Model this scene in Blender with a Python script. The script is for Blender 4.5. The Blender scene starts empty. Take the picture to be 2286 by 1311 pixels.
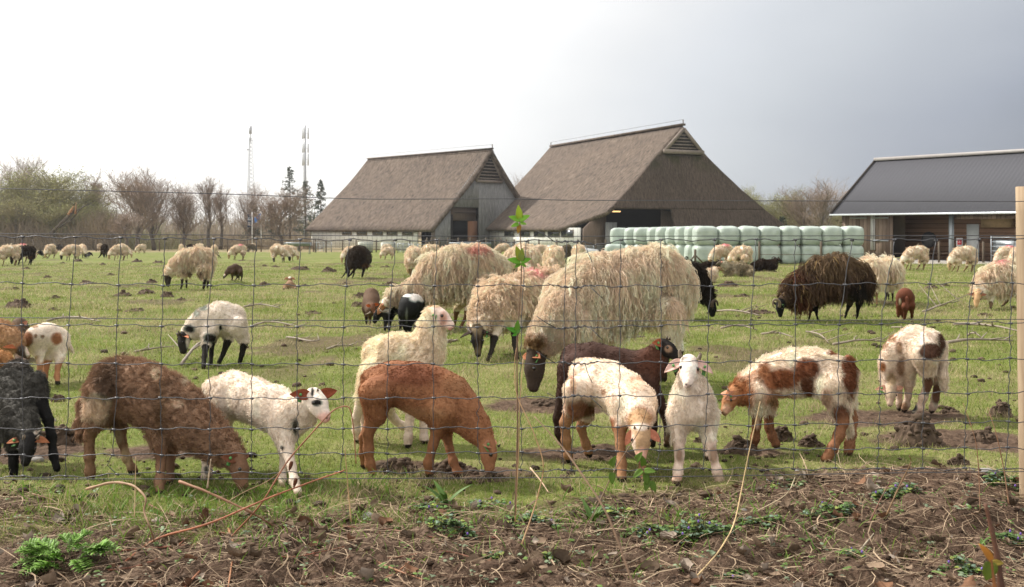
import bpy, math, random
import numpy as np
from mathutils import Vector, Matrix
R = math.radians
SC = bpy.context.scene
COL = SC.collection
# ------------------------------------------------------------------ camera
FPX, CX, HY, CZ = 2222.5, 1143.0, 511.0, 1.0      # focal length in photo pixels, centre column, horizon row, eye height
cam = bpy.data.cameras.new("camera"); camo = bpy.data.objects.new("camera", cam); COL.objects.link(camo)
camo.location = (0, 0, CZ); camo.rotation_euler = (R(90), 0, 0)
cam.sensor_width = 36; cam.lens = 35; cam.shift_y = -(655.5 - HY) / 2286
cam.clip_start = 0.05; cam.clip_end = 6000
cam.dof.use_dof = True; cam.dof.focus_distance = 4.6; cam.dof.aperture_fstop = 9.0
SC.camera = camo
# ------------------------------------------------------------------ sky and sun
SUN_AZ, SUN_EL = R(-62), R(43)                      # azimuth measured from +Y towards +X
sd = Vector((math.sin(SUN_AZ) * math.cos(SUN_EL), math.cos(SUN_AZ) * math.cos(SUN_EL), math.sin(SUN_EL)))
w = bpy.data.worlds.new("World"); SC.world = w; w.use_nodes = True
nt = w.node_tree; nt.nodes.clear()
def wn(t, **k):
    n = nt.nodes.new(t)
    for a, b in k.items(): setattr(n, a, b)
    return n
def wl(a, b): nt.links.new(a, b)
tc = wn('ShaderNodeTexCoord'); sep = wn('ShaderNodeSeparateXYZ'); wl(tc.outputs['Generated'], sep.inputs[0])
sky = wn('ShaderNodeTexSky', sky_type='NISHITA'); sky.sun_disc = False; sky.sun_elevation = SUN_EL; sky.sun_rotation = SUN_AZ
bg1 = wn('ShaderNodeBackground'); bg1.inputs[1].default_value = 0.1; wl(sky.outputs[0], bg1.inputs[0])
def wmath(op, a, b=None, c=None):
    n = wn('ShaderNodeMath', operation=op)
    for i, v in enumerate((a, b, c)):
        if v is None: continue
        if isinstance(v, (int, float)): n.inputs[i].default_value = v
        else: wl(v, n.inputs[i])
    return n.outputs[0]
nz = wn('ShaderNodeTexNoise'); nz.inputs['Scale'].default_value = 2.2; nz.inputs['Detail'].default_value = 4; nz.inputs['Roughness'].default_value = .5
mp = wn('ShaderNodeMapping'); mp.inputs['Scale'].default_value = (1, 1, 2.6); wl(tc.outputs['Generated'], mp.inputs[0]); wl(mp.outputs[0], nz.inputs[0])
# dark rain cloud on the right, low; bright thin cloud on the left
az = wmath('MULTIPLY', sep.outputs[0], 1.0)
lowz = wmath('MULTIPLY', sep.outputs[2], -1.1)
f = wmath('ADD', az, lowz)
f = wmath('ADD', f, wmath('MULTIPLY_ADD', nz.outputs[0], 0.26, -0.13))
f = wmath('SUBTRACT', f, wmath('MULTIPLY', wmath('MAXIMUM', wmath('MULTIPLY', sep.outputs[1], -1.0), 0.0), .15))   # unseen sky behind the camera brightened, added as front fill light
rmp = wn('ShaderNodeValToRGB'); wl(wmath('MULTIPLY_ADD', f, 1.0, 0.49), rmp.inputs[0])
cr = rmp.color_ramp; cr.elements[0].position = 0.0; cr.elements[0].color = (1.45, 1.42, 1.36, 1)
cr.elements[1].position = 1.0; cr.elements[1].color = (.24, .28, .37, 1)
for p, c in ((.30, (1.12, 1.11, 1.09)), (.41, (.90, .905, .91)), (.50, (.76, .785, .82)), (.61, (.62, .65, .69)), (.72, (.49, .52, .575)), (.80, (.385, .415, .485)), (.89, (.28, .305, .365))):
    e = cr.elements.new(p); e.color = (*c, 1)
bg2 = wn('ShaderNodeBackground'); wl(rmp.outputs[0], bg2.inputs[0]); bg2.inputs[1].default_value = .92
mx = wn('ShaderNodeMixShader'); mx.inputs[0].default_value = .92; wl(bg1.outputs[0], mx.inputs[1]); wl(bg2.outputs[0], mx.inputs[2])
wo = wn('ShaderNodeOutputWorld'); wl(mx.outputs[0], wo.inputs[0])
sl = bpy.data.lights.new("sun", 'SUN'); sl.energy = 5.0; sl.angle = R(1.2); sl.color = (1, .955, .885)
so = bpy.data.objects.new("sun", sl); COL.objects.link(so); so.rotation_euler = sd.to_track_quat('Z', 'Y').to_euler(); so.location = (-20, 20, 30)
SC.view_settings.view_transform = 'Standard'; SC.view_settings.look = 'None'; SC.view_settings.exposure = 0.16; SC.view_settings.gamma = 1
SC.cycles.max_bounces = 5; SC.cycles.diffuse_bounces = 2; SC.cycles.glossy_bounces = 2; SC.cycles.transmission_bounces = 3; SC.cycles.transparent_max_bounces = 6

# ------------------------------------------------------------------ helpers
def lin(c):
    c = np.asarray(c, float) / 255.0
    return np.where(c <= .04045, c / 12.92, ((c + .055) / 1.055) ** 2.4)
def tag(o, label=None, cat=None, group=None, kind=None):
    if label: o['label'] = label
    if cat: o['category'] = cat
    if group: o['group'] = group
    if kind: o['kind'] = kind
    return o
def empty(name, loc, rz=0.0, label=None, cat=None, group=None):
    o = bpy.data.objects.new(name, None); COL.objects.link(o); o.location = loc; o.rotation_euler = (0, 0, rz)
    o.empty_display_size = .1
    return tag(o, label, cat, group)
def mesh(name, V, F, mat=None, parent=None, col=None, smooth=True, loc=None, mats=None, mi=None):
    """F: (n,k) int array or list of arrays / list of lists"""
    me = bpy.data.meshes.new(name)
    V = np.asarray(V, np.float32).reshape(-1, 3)
    if isinstance(F, np.ndarray): FL = [F]
    elif len(F) and isinstance(F[0], np.ndarray) and F[0].ndim == 2: FL = F
    else: FL = None
    if FL is not None:
        FL = [f for f in FL if len(f)]
        tot = np.concatenate([np.full(len(f), f.shape[1], np.int32) for f in FL]); vi = np.concatenate([f.ravel() for f in FL]).astype(np.int32)
    else:
        tot = np.array([len(f) for f in F], np.int32); vi = np.array([i for f in F for i in f], np.int32)
    st = np.concatenate([[0], np.cumsum(tot)[:-1]]).astype(np.int32)
    me.vertices.add(len(V)); me.vertices.foreach_set('co', V.ravel())
    me.loops.add(len(vi)); me.loops.foreach_set('vertex_index', vi)
    me.polygons.add(len(tot)); me.polygons.foreach_set('loop_start', st)
    if smooth: me.polygons.foreach_set('use_smooth', np.ones(len(tot), bool))
    if mi is not None: me.polygons.foreach_set('material_index', np.asarray(mi, np.int32))
    if col is not None:
        a = me.color_attributes.new('Col', 'FLOAT_COLOR', 'POINT')
        c = np.ones((len(V), 4), np.float32); c[:, :3] = col
        a.data.foreach_set('color', c.ravel())
    me.update(); me.validate(clean_customdata=False)
    if mats:
        for m in mats: me.materials.append(m)
    elif mat: me.materials.append(mat)
    o = bpy.data.objects.new(name, me); COL.objects.link(o)
    if parent: o.parent = parent
    if loc is not None: o.location = loc
    return o
def _hash(i, j, k, s):
    h = (i * 374761393 + j * 668265263 + k * 2147483647 + s * 1274126177) & 0xffffffff
    h = ((h ^ (h >> 13)) * 1274126177) & 0xffffffff
    return ((h ^ (h >> 16)) & 0xffff) / 65535.0
def vnoise(P, sc=1.0, seed=0):
    """value noise in 0..1 at points P (n,3)"""
    P = np.asarray(P, float) * sc; I = np.floor(P).astype(np.int64); t = P - I; t = t * t * (3 - 2 * t)
    r = 0
    for dx in (0, 1):
        for dy in (0, 1):
            for dz in (0, 1):
                wgt = (t[:, 0] if dx else 1 - t[:, 0]) * (t[:, 1] if dy else 1 - t[:, 1]) * (t[:, 2] if dz else 1 - t[:, 2])
                r = r + wgt * _hash(I[:, 0] + dx, I[:, 1] + dy, I[:, 2] + dz, seed)
    return r
def fbm(P, sc, o=3, seed=0):
    r = 0; a = .5; n = 0
    for i in range(o):
        r = r + a * vnoise(P, sc * 2 ** i, seed + i); n += a; a *= .5
    return r / n
def nrm(v): return v / np.maximum(np.linalg.norm(v, axis=-1, keepdims=True), 1e-9)
def sst(a, b, x):
    t = np.clip((x - a) / (b - a), 0, 1); return t * t * (3 - 2 * t)

# ground profile: level to 8 m, then a slow fall to 130 m, level beyond
BUMPS = []                                          # (x, y, rx, ry, h)
def gbase(y):
    y = np.asarray(y, float); return -0.0135 * np.clip(y - 8, 0, 122)
def gd(py):
    """distance of the level ground seen at photo row py"""
    k = (py - HY) / FPX
    d = CZ / k if k > 0 else 1e9
    if d > 8:
        d = (CZ - .108) / (k - .0135) if k > .0135 else 1e9
        if d > 130: d = (CZ + 1.647) / k
    return d
def W(px, py, d): return np.array(((px - CX) / FPX * d, d, CZ - (py - HY) / FPX * d))
def G(px, py):
    d = gd(py); return np.array(((px - CX) / FPX * d, d, float(gbase(d))))

# ------------------------------------------------------------------ materials
def newmat(name):
    m = bpy.data.materials.new(name); m.use_nodes = True; t = m.node_tree; t.nodes.clear(); return m, t
def N(t, ty, **k):
    n = t.nodes.new(ty)
    for a, b in k.items():
        if a.startswith('i_'): n.inputs[a[2:].replace('_', ' ')].default_value = b
        else: setattr(n, a, b)
    return n
def pmat(name, col, rough=.8, metal=0, var=.15, sc=8, bump=0.0, bsc=30, spec=.3, stretch=(1, 1, 1), col2=None, vsc=None, obj=True, detail=4):
    """principled material whose colour varies with noise between col*(1-var) and col*(1+var) or col..col2"""
    m, t = newmat(name); c = lin(col) if max(col) > 1 else np.array(col)
    o = N(t, 'ShaderNodeOutputMaterial'); b = N(t, 'ShaderNodeBsdfPrincipled'); t.links.new(b.outputs[0], o.inputs[0])
    b.inputs['Roughness'].default_value = rough; b.inputs['Metallic'].default_value = metal; b.inputs['Specular IOR Level'].default_value = spec
    tcn = N(t, 'ShaderNodeTexCoord'); mpn = N(t, 'ShaderNodeMapping'); mpn.inputs['Scale'].default_value = stretch
    t.links.new(tcn.outputs['Object'], mpn.inputs[0])
    nn = N(t, 'ShaderNodeTexNoise'); nn.inputs['Scale'].default_value = sc; nn.inputs['Detail'].default_value = detail; nn.inputs['Roughness'].default_value = .65
    t.links.new(mpn.outputs[0], nn.inputs[0])
    r = N(t, 'ShaderNodeValToRGB'); t.links.new(nn.outputs[0], r.inputs[0])
    c2 = (lin(col2) if max(col2) > 1 else np.array(col2)) if col2 is not None else c * (1 + var)
    c1 = c if col2 is not None else c * (1 - var)
    r.color_ramp.elements[0].position = .3; r.color_ramp.elements[0].color = (*c1, 1)
    r.color_ramp.elements[1].position = .7; r.color_ramp.elements[1].color = (*np.minimum(c2, 1), 1)
    t.links.new(r.outputs[0], b.inputs['Base Color'])
    if bump:
        n2 = N(t, 'ShaderNodeTexNoise'); n2.inputs['Scale'].default_value = bsc; n2.inputs['Detail'].default_value = 3; t.links.new(mpn.outputs[0], n2.inputs[0])
        bp = N(t, 'ShaderNodeBump'); bp.inputs['Strength'].default_value = bump; t.links.new(n2.outputs[0], bp.inputs['Height']); t.links.new(bp.outputs[0], b.inputs['Normal'])
    return m
def colmat(name, transl=0.0, rough=.85, spec=.15, var=.0, vsc=60, bump=0):
    """colour from the mesh's own colour attribute (coat colour, leaf colour)"""
    m, t = newmat(name); o = N(t, 'ShaderNodeOutputMaterial'); a = N(t, 'ShaderNodeVertexColor', layer_name='Col')
    src = a.outputs[0]
    if var:
        tcn = N(t, 'ShaderNodeTexCoord'); nn = N(t, 'ShaderNodeTexNoise'); nn.inputs['Scale'].default_value = vsc; nn.inputs['Detail'].default_value = 3
        t.links.new(tcn.outputs['Object'], nn.inputs[0])
        mr = N(t, 'ShaderNodeMapRange'); mr.inputs['To Min'].default_value = 1 - var; mr.inputs['To Max'].default_value = 1 + var; mr.inputs['From Min'].default_value = .3; mr.inputs['From Max'].default_value = .7
        t.links.new(nn.outputs[0], mr.inputs[0])
        vm = N(t, 'ShaderNodeVectorMath', operation='SCALE'); t.links.new(src, vm.inputs[0]); t.links.new(mr.outputs[0], vm.inputs['Scale']); src = vm.outputs[0]
    b = N(t, 'ShaderNodeBsdfPrincipled'); b.inputs['Roughness'].default_value = rough; b.inputs['Specular IOR Level'].default_value = spec
    t.links.new(src, b.inputs['Base Color'])
    if bump:
        tc2 = N(t, 'ShaderNodeTexCoord'); n2 = N(t, 'ShaderNodeTexNoise'); n2.inputs['Scale'].default_value = vsc; n2.inputs['Detail'].default_value = 4; t.links.new(tc2.outputs['Object'], n2.inputs[0])
        bp = N(t, 'ShaderNodeBump'); bp.inputs['Strength'].default_value = bump; bp.inputs['Distance'].default_value = .02; t.links.new(n2.outputs[0], bp.inputs['Height']); t.links.new(bp.outputs[0], b.inputs['Normal'])
    if transl:
        tr = N(t, 'ShaderNodeBsdfTranslucent'); t.links.new(src, tr.inputs[0]); mxs = N(t, 'ShaderNodeMixShader'); mxs.inputs[0].default_value = transl
        t.links.new(b.outputs[0], mxs.inputs[1]); t.links.new(tr.outputs[0], mxs.inputs[2]); t.links.new(mxs.outputs[0], o.inputs[0])
    else: t.links.new(b.outputs[0], o.inputs[0])
    return m
M = {}
M['skin'] = colmat('coat', rough=.8, var=.12, vsc=90, bump=.25)
M['fur'] = colmat('fur', transl=.28, rough=.7, spec=.2)
M['leaf'] = colmat('leaf', transl=.35, rough=.5, spec=.3)
M['grass'] = colmat('grass_blades', transl=.35, rough=.6, spec=.25)
M['litter'] = colmat('litter', transl=.05, rough=.8, spec=.15, var=.2, vsc=80)
M['stem'] = colmat('stem', rough=.6, spec=.3, var=.15, vsc=60)
M['eye'] = pmat('eye_dark', (.012, .008, .006), rough=.08, var=0, spec=.8)
M['horn'] = pmat('horn', (120, 105, 88), rough=.55, var=.25, sc=60, bump=.3, bsc=120)
M['horn_dark'] = pmat('horn_dark', (70, 58, 50), rough=.55, var=.3, sc=60, bump=.3, bsc=120)
M['tag_green'] = pmat('ear_tag_plastic', (95, 150, 85), rough=.4, var=.05)
M['wire'] = pmat('fence_wire', (92, 92, 94), rough=.45, metal=.6, var=.15, sc=20)
M['wood_post'] = pmat('post_wood', (140, 118, 94), rough=.85, sc=14, stretch=(3, 3, .25), col2=(172, 152, 126), bump=.5, bsc=30)
M['wood_grey'] = pmat('post_wood_grey', (96, 86, 74), rough=.9, sc=20, stretch=(3, 3, .3), var=.3)
M['steel'] = pmat('galvanised_steel', (150, 156, 160), rough=.45, metal=.5, var=.12, sc=5)

# ------------------------------------------------------------------ geometry kits
def ribbons(P, Wd, S):
    """P (N,K,3) centre lines, Wd (N,K) half widths, S (N,3) or (N,K,3) side vectors -> V,F"""
    n, k, _ = P.shape
    if S.ndim == 2: S = np.repeat(S[:, None, :], k, 1)
    A = P - S * Wd[..., None]; B = P + S * Wd[..., None]
    V = np.stack([A, B], 2).reshape(n * k * 2, 3)
    base = (np.arange(n) * k * 2)[:, None] + (np.arange(k - 1) * 2)[None, :]
    F = np.stack([base, base + 1, base + 3, base + 2], -1).reshape(-1, 4)
    return V, F
def tubes(lines, ns=6, cap=True):
    """lines: list of (pts (k,3), radii (k,)) -> V, F(list)"""
    VS, Q, off = [], [], 0; T = []
    for pts, rad in lines:
        pts = np.asarray(pts, float); rad = np.broadcast_to(np.asarray(rad, float), (len(pts),)); k = len(pts)
        d = nrm(np.gradient(pts, axis=0)); ref = np.array((0, 0, 1.)) if abs(d[0][2]) < .9 else np.array((1., 0, 0))
        u = nrm(np.cross(d, ref)); v = np.cross(d, u)
        a = np.arange(ns) * 2 * math.pi / ns
        ring = pts[:, None, :] + rad[:, None, None] * (np.cos(a)[None, :, None] * u[:, None, :] + np.sin(a)[None, :, None] * v[:, None, :])
        VS.append(ring.reshape(-1, 3))
        i = np.arange(k - 1)[:, None] * ns; j = np.arange(ns)[None, :]; j2 = (j + 1) % ns
        Q.append((off + np.stack([i + j, i + j2, i + ns + j2, i + ns + j], -1)).reshape(-1, 4))
        if cap:
            VS.append(pts[[0, -1]]); c0 = off + k * ns; c1 = c0 + 1; jj = np.arange(ns); jn = (jj + 1) % ns
            T.append(np.stack([np.full(ns, c0), off + jn, off + jj], -1)); T.append(np.stack([np.full(ns, c1), off + (k - 1) * ns + jj, off + (k - 1) * ns + jn], -1))
            off += 2
        off += k * ns
    return np.concatenate(VS), [np.concatenate(Q)] + ([np.concatenate(T)] if T else [])
class MB:
    """mesh builder of boxes, quads, tubes with one material"""
    def __init__(s): s.V = []; s.F = []; s.n = 0
    def add(s, V, F):
        V = np.asarray(V, float).reshape(-1, 3)
        if isinstance(F, np.ndarray): F = [F]
        for f in F:
            if isinstance(f, np.ndarray) and f.ndim == 2: s.F += (f + s.n).tolist()
            else: s.F.append([int(i) + s.n for i in f])
        s.V.append(V); s.n += len(V); return s
    def box(s, c, size, rz=0, u=None, v=None, w_=None):
        c = np.asarray(c, float); hx, hy, hz = [q / 2 for q in size]
        if u is None: u = np.array((math.cos(rz), math.sin(rz), 0)); v = np.array((-math.sin(rz), math.cos(rz), 0)); w_ = np.array((0, 0, 1.))
        V = [c + sx * hx * u + sy * hy * v + sz * hz * w_ for sx in (-1, 1) for sy in (-1, 1) for sz in (-1, 1)]
        return s.add(V, [[0, 1, 3, 2], [4, 6, 7, 5], [0, 4, 5, 1], [2, 3, 7, 6], [0, 2, 6, 4], [1, 5, 7, 3]])
    def beam(s, a, b, wd, ht, up=(0, 0, 1)):
        a = np.asarray(a, float); b = np.asarray(b, float); u = b - a; L = np.linalg.norm(u); u = u / L
        v = np.cross(np.asarray(up, float), u); v = v / np.linalg.norm(v); w_ = np.cross(u, v)
        return s.box((a + b) / 2, (L, wd, ht), u=u, v=v, w_=w_)
    def prism(s, poly, ext):
        """poly: list of 3D points, ext: extrusion vector"""
        p = np.asarray(poly, float); n = len(p); e = np.asarray(ext, float)
        F = [list(range(n))[::-1], [i + n for i in range(n)]] + [[i, (i + 1) % n, (i + 1) % n + n, i + n] for i in range(n)]
        return s.add(np.concatenate([p, p + e]), F)
    def tube(s, pts, r, ns=8):
        V, F = tubes([(pts, r)], ns); return s.add(V, F)
    def build(s, name, mat, parent=None, smooth=False, loc=None):
        return mesh(name, np.concatenate(s.V), s.F, mat, parent, smooth=smooth, loc=loc)
# ------------------------------------------------------------------ bodies grown as one continuous surface
class Field:
    def __init__(s, lo, hi, h):
        s.h = h; s.o = np.asarray(lo, float); s.n = np.maximum(((np.asarray(hi) - s.o) / h).astype(int) + 2, 4)
        s.F = np.full(s.n, .5, np.float32); s.raw = np.full(s.n, 9., np.float32); s.id = np.zeros(s.n, np.int16)
        s.ax = [s.o[i] + h * np.arange(s.n[i]) for i in range(3)]
    def add(s, a, b, ra, rb, idx, u=None, k=1.0, blend=.02, mode=1):
        a = np.asarray(a, float); b = np.asarray(b, float); R_ = max(ra, rb) + .07 + blend
        lo = np.minimum(a, b) - R_; hi = np.maximum(a, b) + R_
        sl = tuple(slice(max(0, int((lo[i] - s.o[i]) / s.h)), min(s.n[i], int((hi[i] - s.o[i]) / s.h) + 2)) for i in range(3))
        if any(q.stop <= q.start for q in sl): return
        X, Y, Z = np.meshgrid(s.ax[0][sl[0]] - a[0], s.ax[1][sl[1]] - a[1], s.ax[2][sl[2]] - a[2], indexing='ij')
        ab = b - a
        if u is not None:
            u = np.asarray(u, float); q = (X * u[0] + Y * u[1] + Z * u[2]) * (1 / k - 1)
            X = X + u[0] * q; Y = Y + u[1] * q; Z = Z + u[2] * q; ab = ab + u * (ab @ u) * (1 / k - 1)
        L2 = max(ab @ ab, 1e-9); t = np.clip((X * ab[0] + Y * ab[1] + Z * ab[2]) / L2, 0, 1)
        d = np.sqrt((X - t * ab[0]) ** 2 + (Y - t * ab[1]) ** 2 + (Z - t * ab[2]) ** 2) - (ra + t * (rb - ra))
        d = d.astype(np.float32); F = s.F[sl]
        if mode == 1:
            hh = np.clip(.5 + .5 * (F - d) / blend, 0, 1); s.F[sl] = F * (1 - hh) + d * hh - blend * hh * (1 - hh)
            m = d < s.raw[sl]; s.raw[sl] = np.where(m, d, s.raw[sl]); s.id[sl] = np.where(m, idx, s.id[sl])
        else:
            hh = np.clip(.5 - .5 * (F + d) / blend, 0, 1); s.F[sl] = F * (1 - hh) - d * hh + blend * hh * (1 - hh)
    def mesh(s):
        F = s.F; neg = F < 0; nx, ny, nz = s.n
        c = [(0, 0, 0), (1, 0, 0), (0, 1, 0), (1, 1, 0), (0, 0, 1), (1, 0, 1), (0, 1, 1), (1, 1, 1)]
        cnt = np.zeros((nx - 1, ny - 1, nz - 1), np.int8)
        for d in c: cnt += neg[d[0]:nx - 1 + d[0], d[1]:ny - 1 + d[1], d[2]:nz - 1 + d[2]]
        I = np.argwhere((cnt > 0) & (cnt < 8))
        val = np.stack([F[I[:, 0] + d[0], I[:, 1] + d[1], I[:, 2] + d[2]] for d in c], 1)
        acc = np.zeros((len(I), 3)); num = np.zeros(len(I))
        for i in range(8):
            for j in range(i + 1, 8):
                if sum(abs(c[i][q] - c[j][q]) for q in range(3)) != 1: continue
                cr_ = (val[:, i] < 0) != (val[:, j] < 0); t = np.where(cr_, val[:, i] / (val[:, i] - val[:, j] + 1e-12), 0)
                p = np.array(c[i])[None] + t[:, None] * (np.array(c[j]) - np.array(c[i]))[None]
                acc += p * cr_[:, None]; num += cr_
        V = s.o + s.h * (I + acc / num[:, None])
        vid = np.full((nx - 1, ny - 1, nz - 1), -1, np.int64); vid[I[:, 0], I[:, 1], I[:, 2]] = np.arange(len(I))
        Q = []
        for ax in range(3):
            sl0 = [slice(1, -1)] * 3; sl1 = [slice(1, -1)] * 3; sl0[ax] = slice(0, -1); sl1[ax] = slice(1, None)
            A = neg[tuple(sl0)]; B = neg[tuple(sl1)]; E = np.argwhere(A != B)
            if not len(E): continue
            flip = A[E[:, 0], E[:, 1], E[:, 2]]
            off = np.array([1, 1, 1]); off[ax] = 0; E = E + off
            b1, b2 = [(1, 2), (2, 0), (0, 1)][ax]
            def at(d1, d2):
                q = E.copy(); q[:, b1] -= d1; q[:, b2] -= d2; return vid[q[:, 0], q[:, 1], q[:, 2]]
            q = np.stack([at(1, 1), at(0, 1), at(0, 0), at(1, 0)], 1); q[~flip] = q[~flip][:, ::-1]; Q.append(q)
        Q = np.concatenate(Q); Q = Q[(Q >= 0).all(1)]
        ids = s.id[I[:, 0], I[:, 1], I[:, 2]]
        return V, Q, ids
    def samp(s, P):
        q = (P - s.o) / s.h; q = np.clip(q, 0, s.n - 1.001); i = q.astype(int); t = q - i; r = 0
        for dx in (0, 1):
            for dy in (0, 1):
                for dz in (0, 1):
                    r = r + (t[..., 0] if dx else 1 - t[..., 0]) * (t[..., 1] if dy else 1 - t[..., 1]) * (t[..., 2] if dz else 1 - t[..., 2]) * s.F[i[..., 0] + dx, i[..., 1] + dy, i[..., 2] + dz]
        return r
    def grad(s, P):
        e = s.h
        return nrm(np.stack([s.samp(P + np.eye(3)[i] * e) - s.samp(P - np.eye(3)[i] * e) for i in range(3)], -1))
def vnormals(V, Q):
    fn = np.cross(V[Q[:, 2]] - V[Q[:, 0]], V[Q[:, 3]] - V[Q[:, 1]]); n = np.zeros_like(V)
    for i in range(4): np.add.at(n, Q[:, i], fn)
    return nrm(n)
def smoothV(V, Q, it=1):
    for _ in range(it):
        a = np.zeros_like(V); c = np.zeros(len(V))
        for i in range(4):
            np.add.at(a, Q[:, i], V[Q[:, (i + 1) % 4]]); np.add.at(c, Q[:, i], 1)
        V = V * .4 + .6 * a / np.maximum(c, 1)[:, None]
    return V
def leafshape(base, d, up, L, wd, cup=.25, thick=.004, droop=0.0, nl=8, nw=5):
    """closed thin leaf/ear surface; returns V,F,inner mask"""
    d = nrm(np.asarray(d, float)); up = np.asarray(up, float); up = nrm(up - d * (up @ d)); s = np.cross(d, up)
    V = []; inner = []
    for side in (0, 1):
        for i in range(nl):
            t = i / (nl - 1); ww = wd * (math.sin(math.pi * min(1, .12 + t * .88) ** .75) ** .8 if t < 1 else 0.02)
            ww = max(ww, wd * .04)
            for j in range(nw):
                q = j / (nw - 1) * 2 - 1
                p = np.asarray(base) + d * L * t + s * ww * .5 * q + up * (cup * ww * .5 * (q * q) - droop * L * t * t)
                p = p - up * (thick * side * (1 - abs(q) * .7))
                V.append(p); inner.append(side == 0)
    F = []; n1 = nl * nw
    for i in range(nl - 1):
        for j in range(nw - 1):
            a = i * nw + j; F.append([a, a + 1, a + nw + 1, a + nw]); F.append([n1 + a, n1 + a + nw, n1 + a + nw + 1, n1 + a + 1])
    for i in range(nl - 1):
        a = i * nw; F.append([a, a + nw, n1 + a + nw, n1 + a]); a = i * nw + nw - 1; F.append([a, n1 + a, n1 + a + nw, a + nw])
    for j in range(nw - 1):
        a = (nl - 1) * nw + j; F.append([a, a + 1, n1 + a + 1, n1 + a])
    return np.array(V), np.array(F), np.array(inner)

def uvsphere(c, r, n=12, m=8, sc=(1, 1, 1)):
    V = [np.array((0, 0, 1.))]; F = []
    for i in range(1, m):
        for j in range(n):
            a = math.pi * i / m; b = 2 * math.pi * j / n; V.append(np.array((math.sin(a) * math.cos(b), math.sin(a) * math.sin(b), math.cos(a))))
    V.append(np.array((0, 0, -1.)))
    for j in range(n): F.append([0, 1 + j, 1 + (j + 1) % n])
    for i in range(m - 2):
        for j in range(n): a = 1 + i * n + j; b = 1 + i * n + (j + 1) % n; F.append([a, a + n, b + n, b])
    e = len(V) - 1
    for j in range(n): F.append([e - n + (j + 1) % n, e - n + j, e])
    return np.asarray(c) + np.array(V) * r * np.array(sc), F

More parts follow.
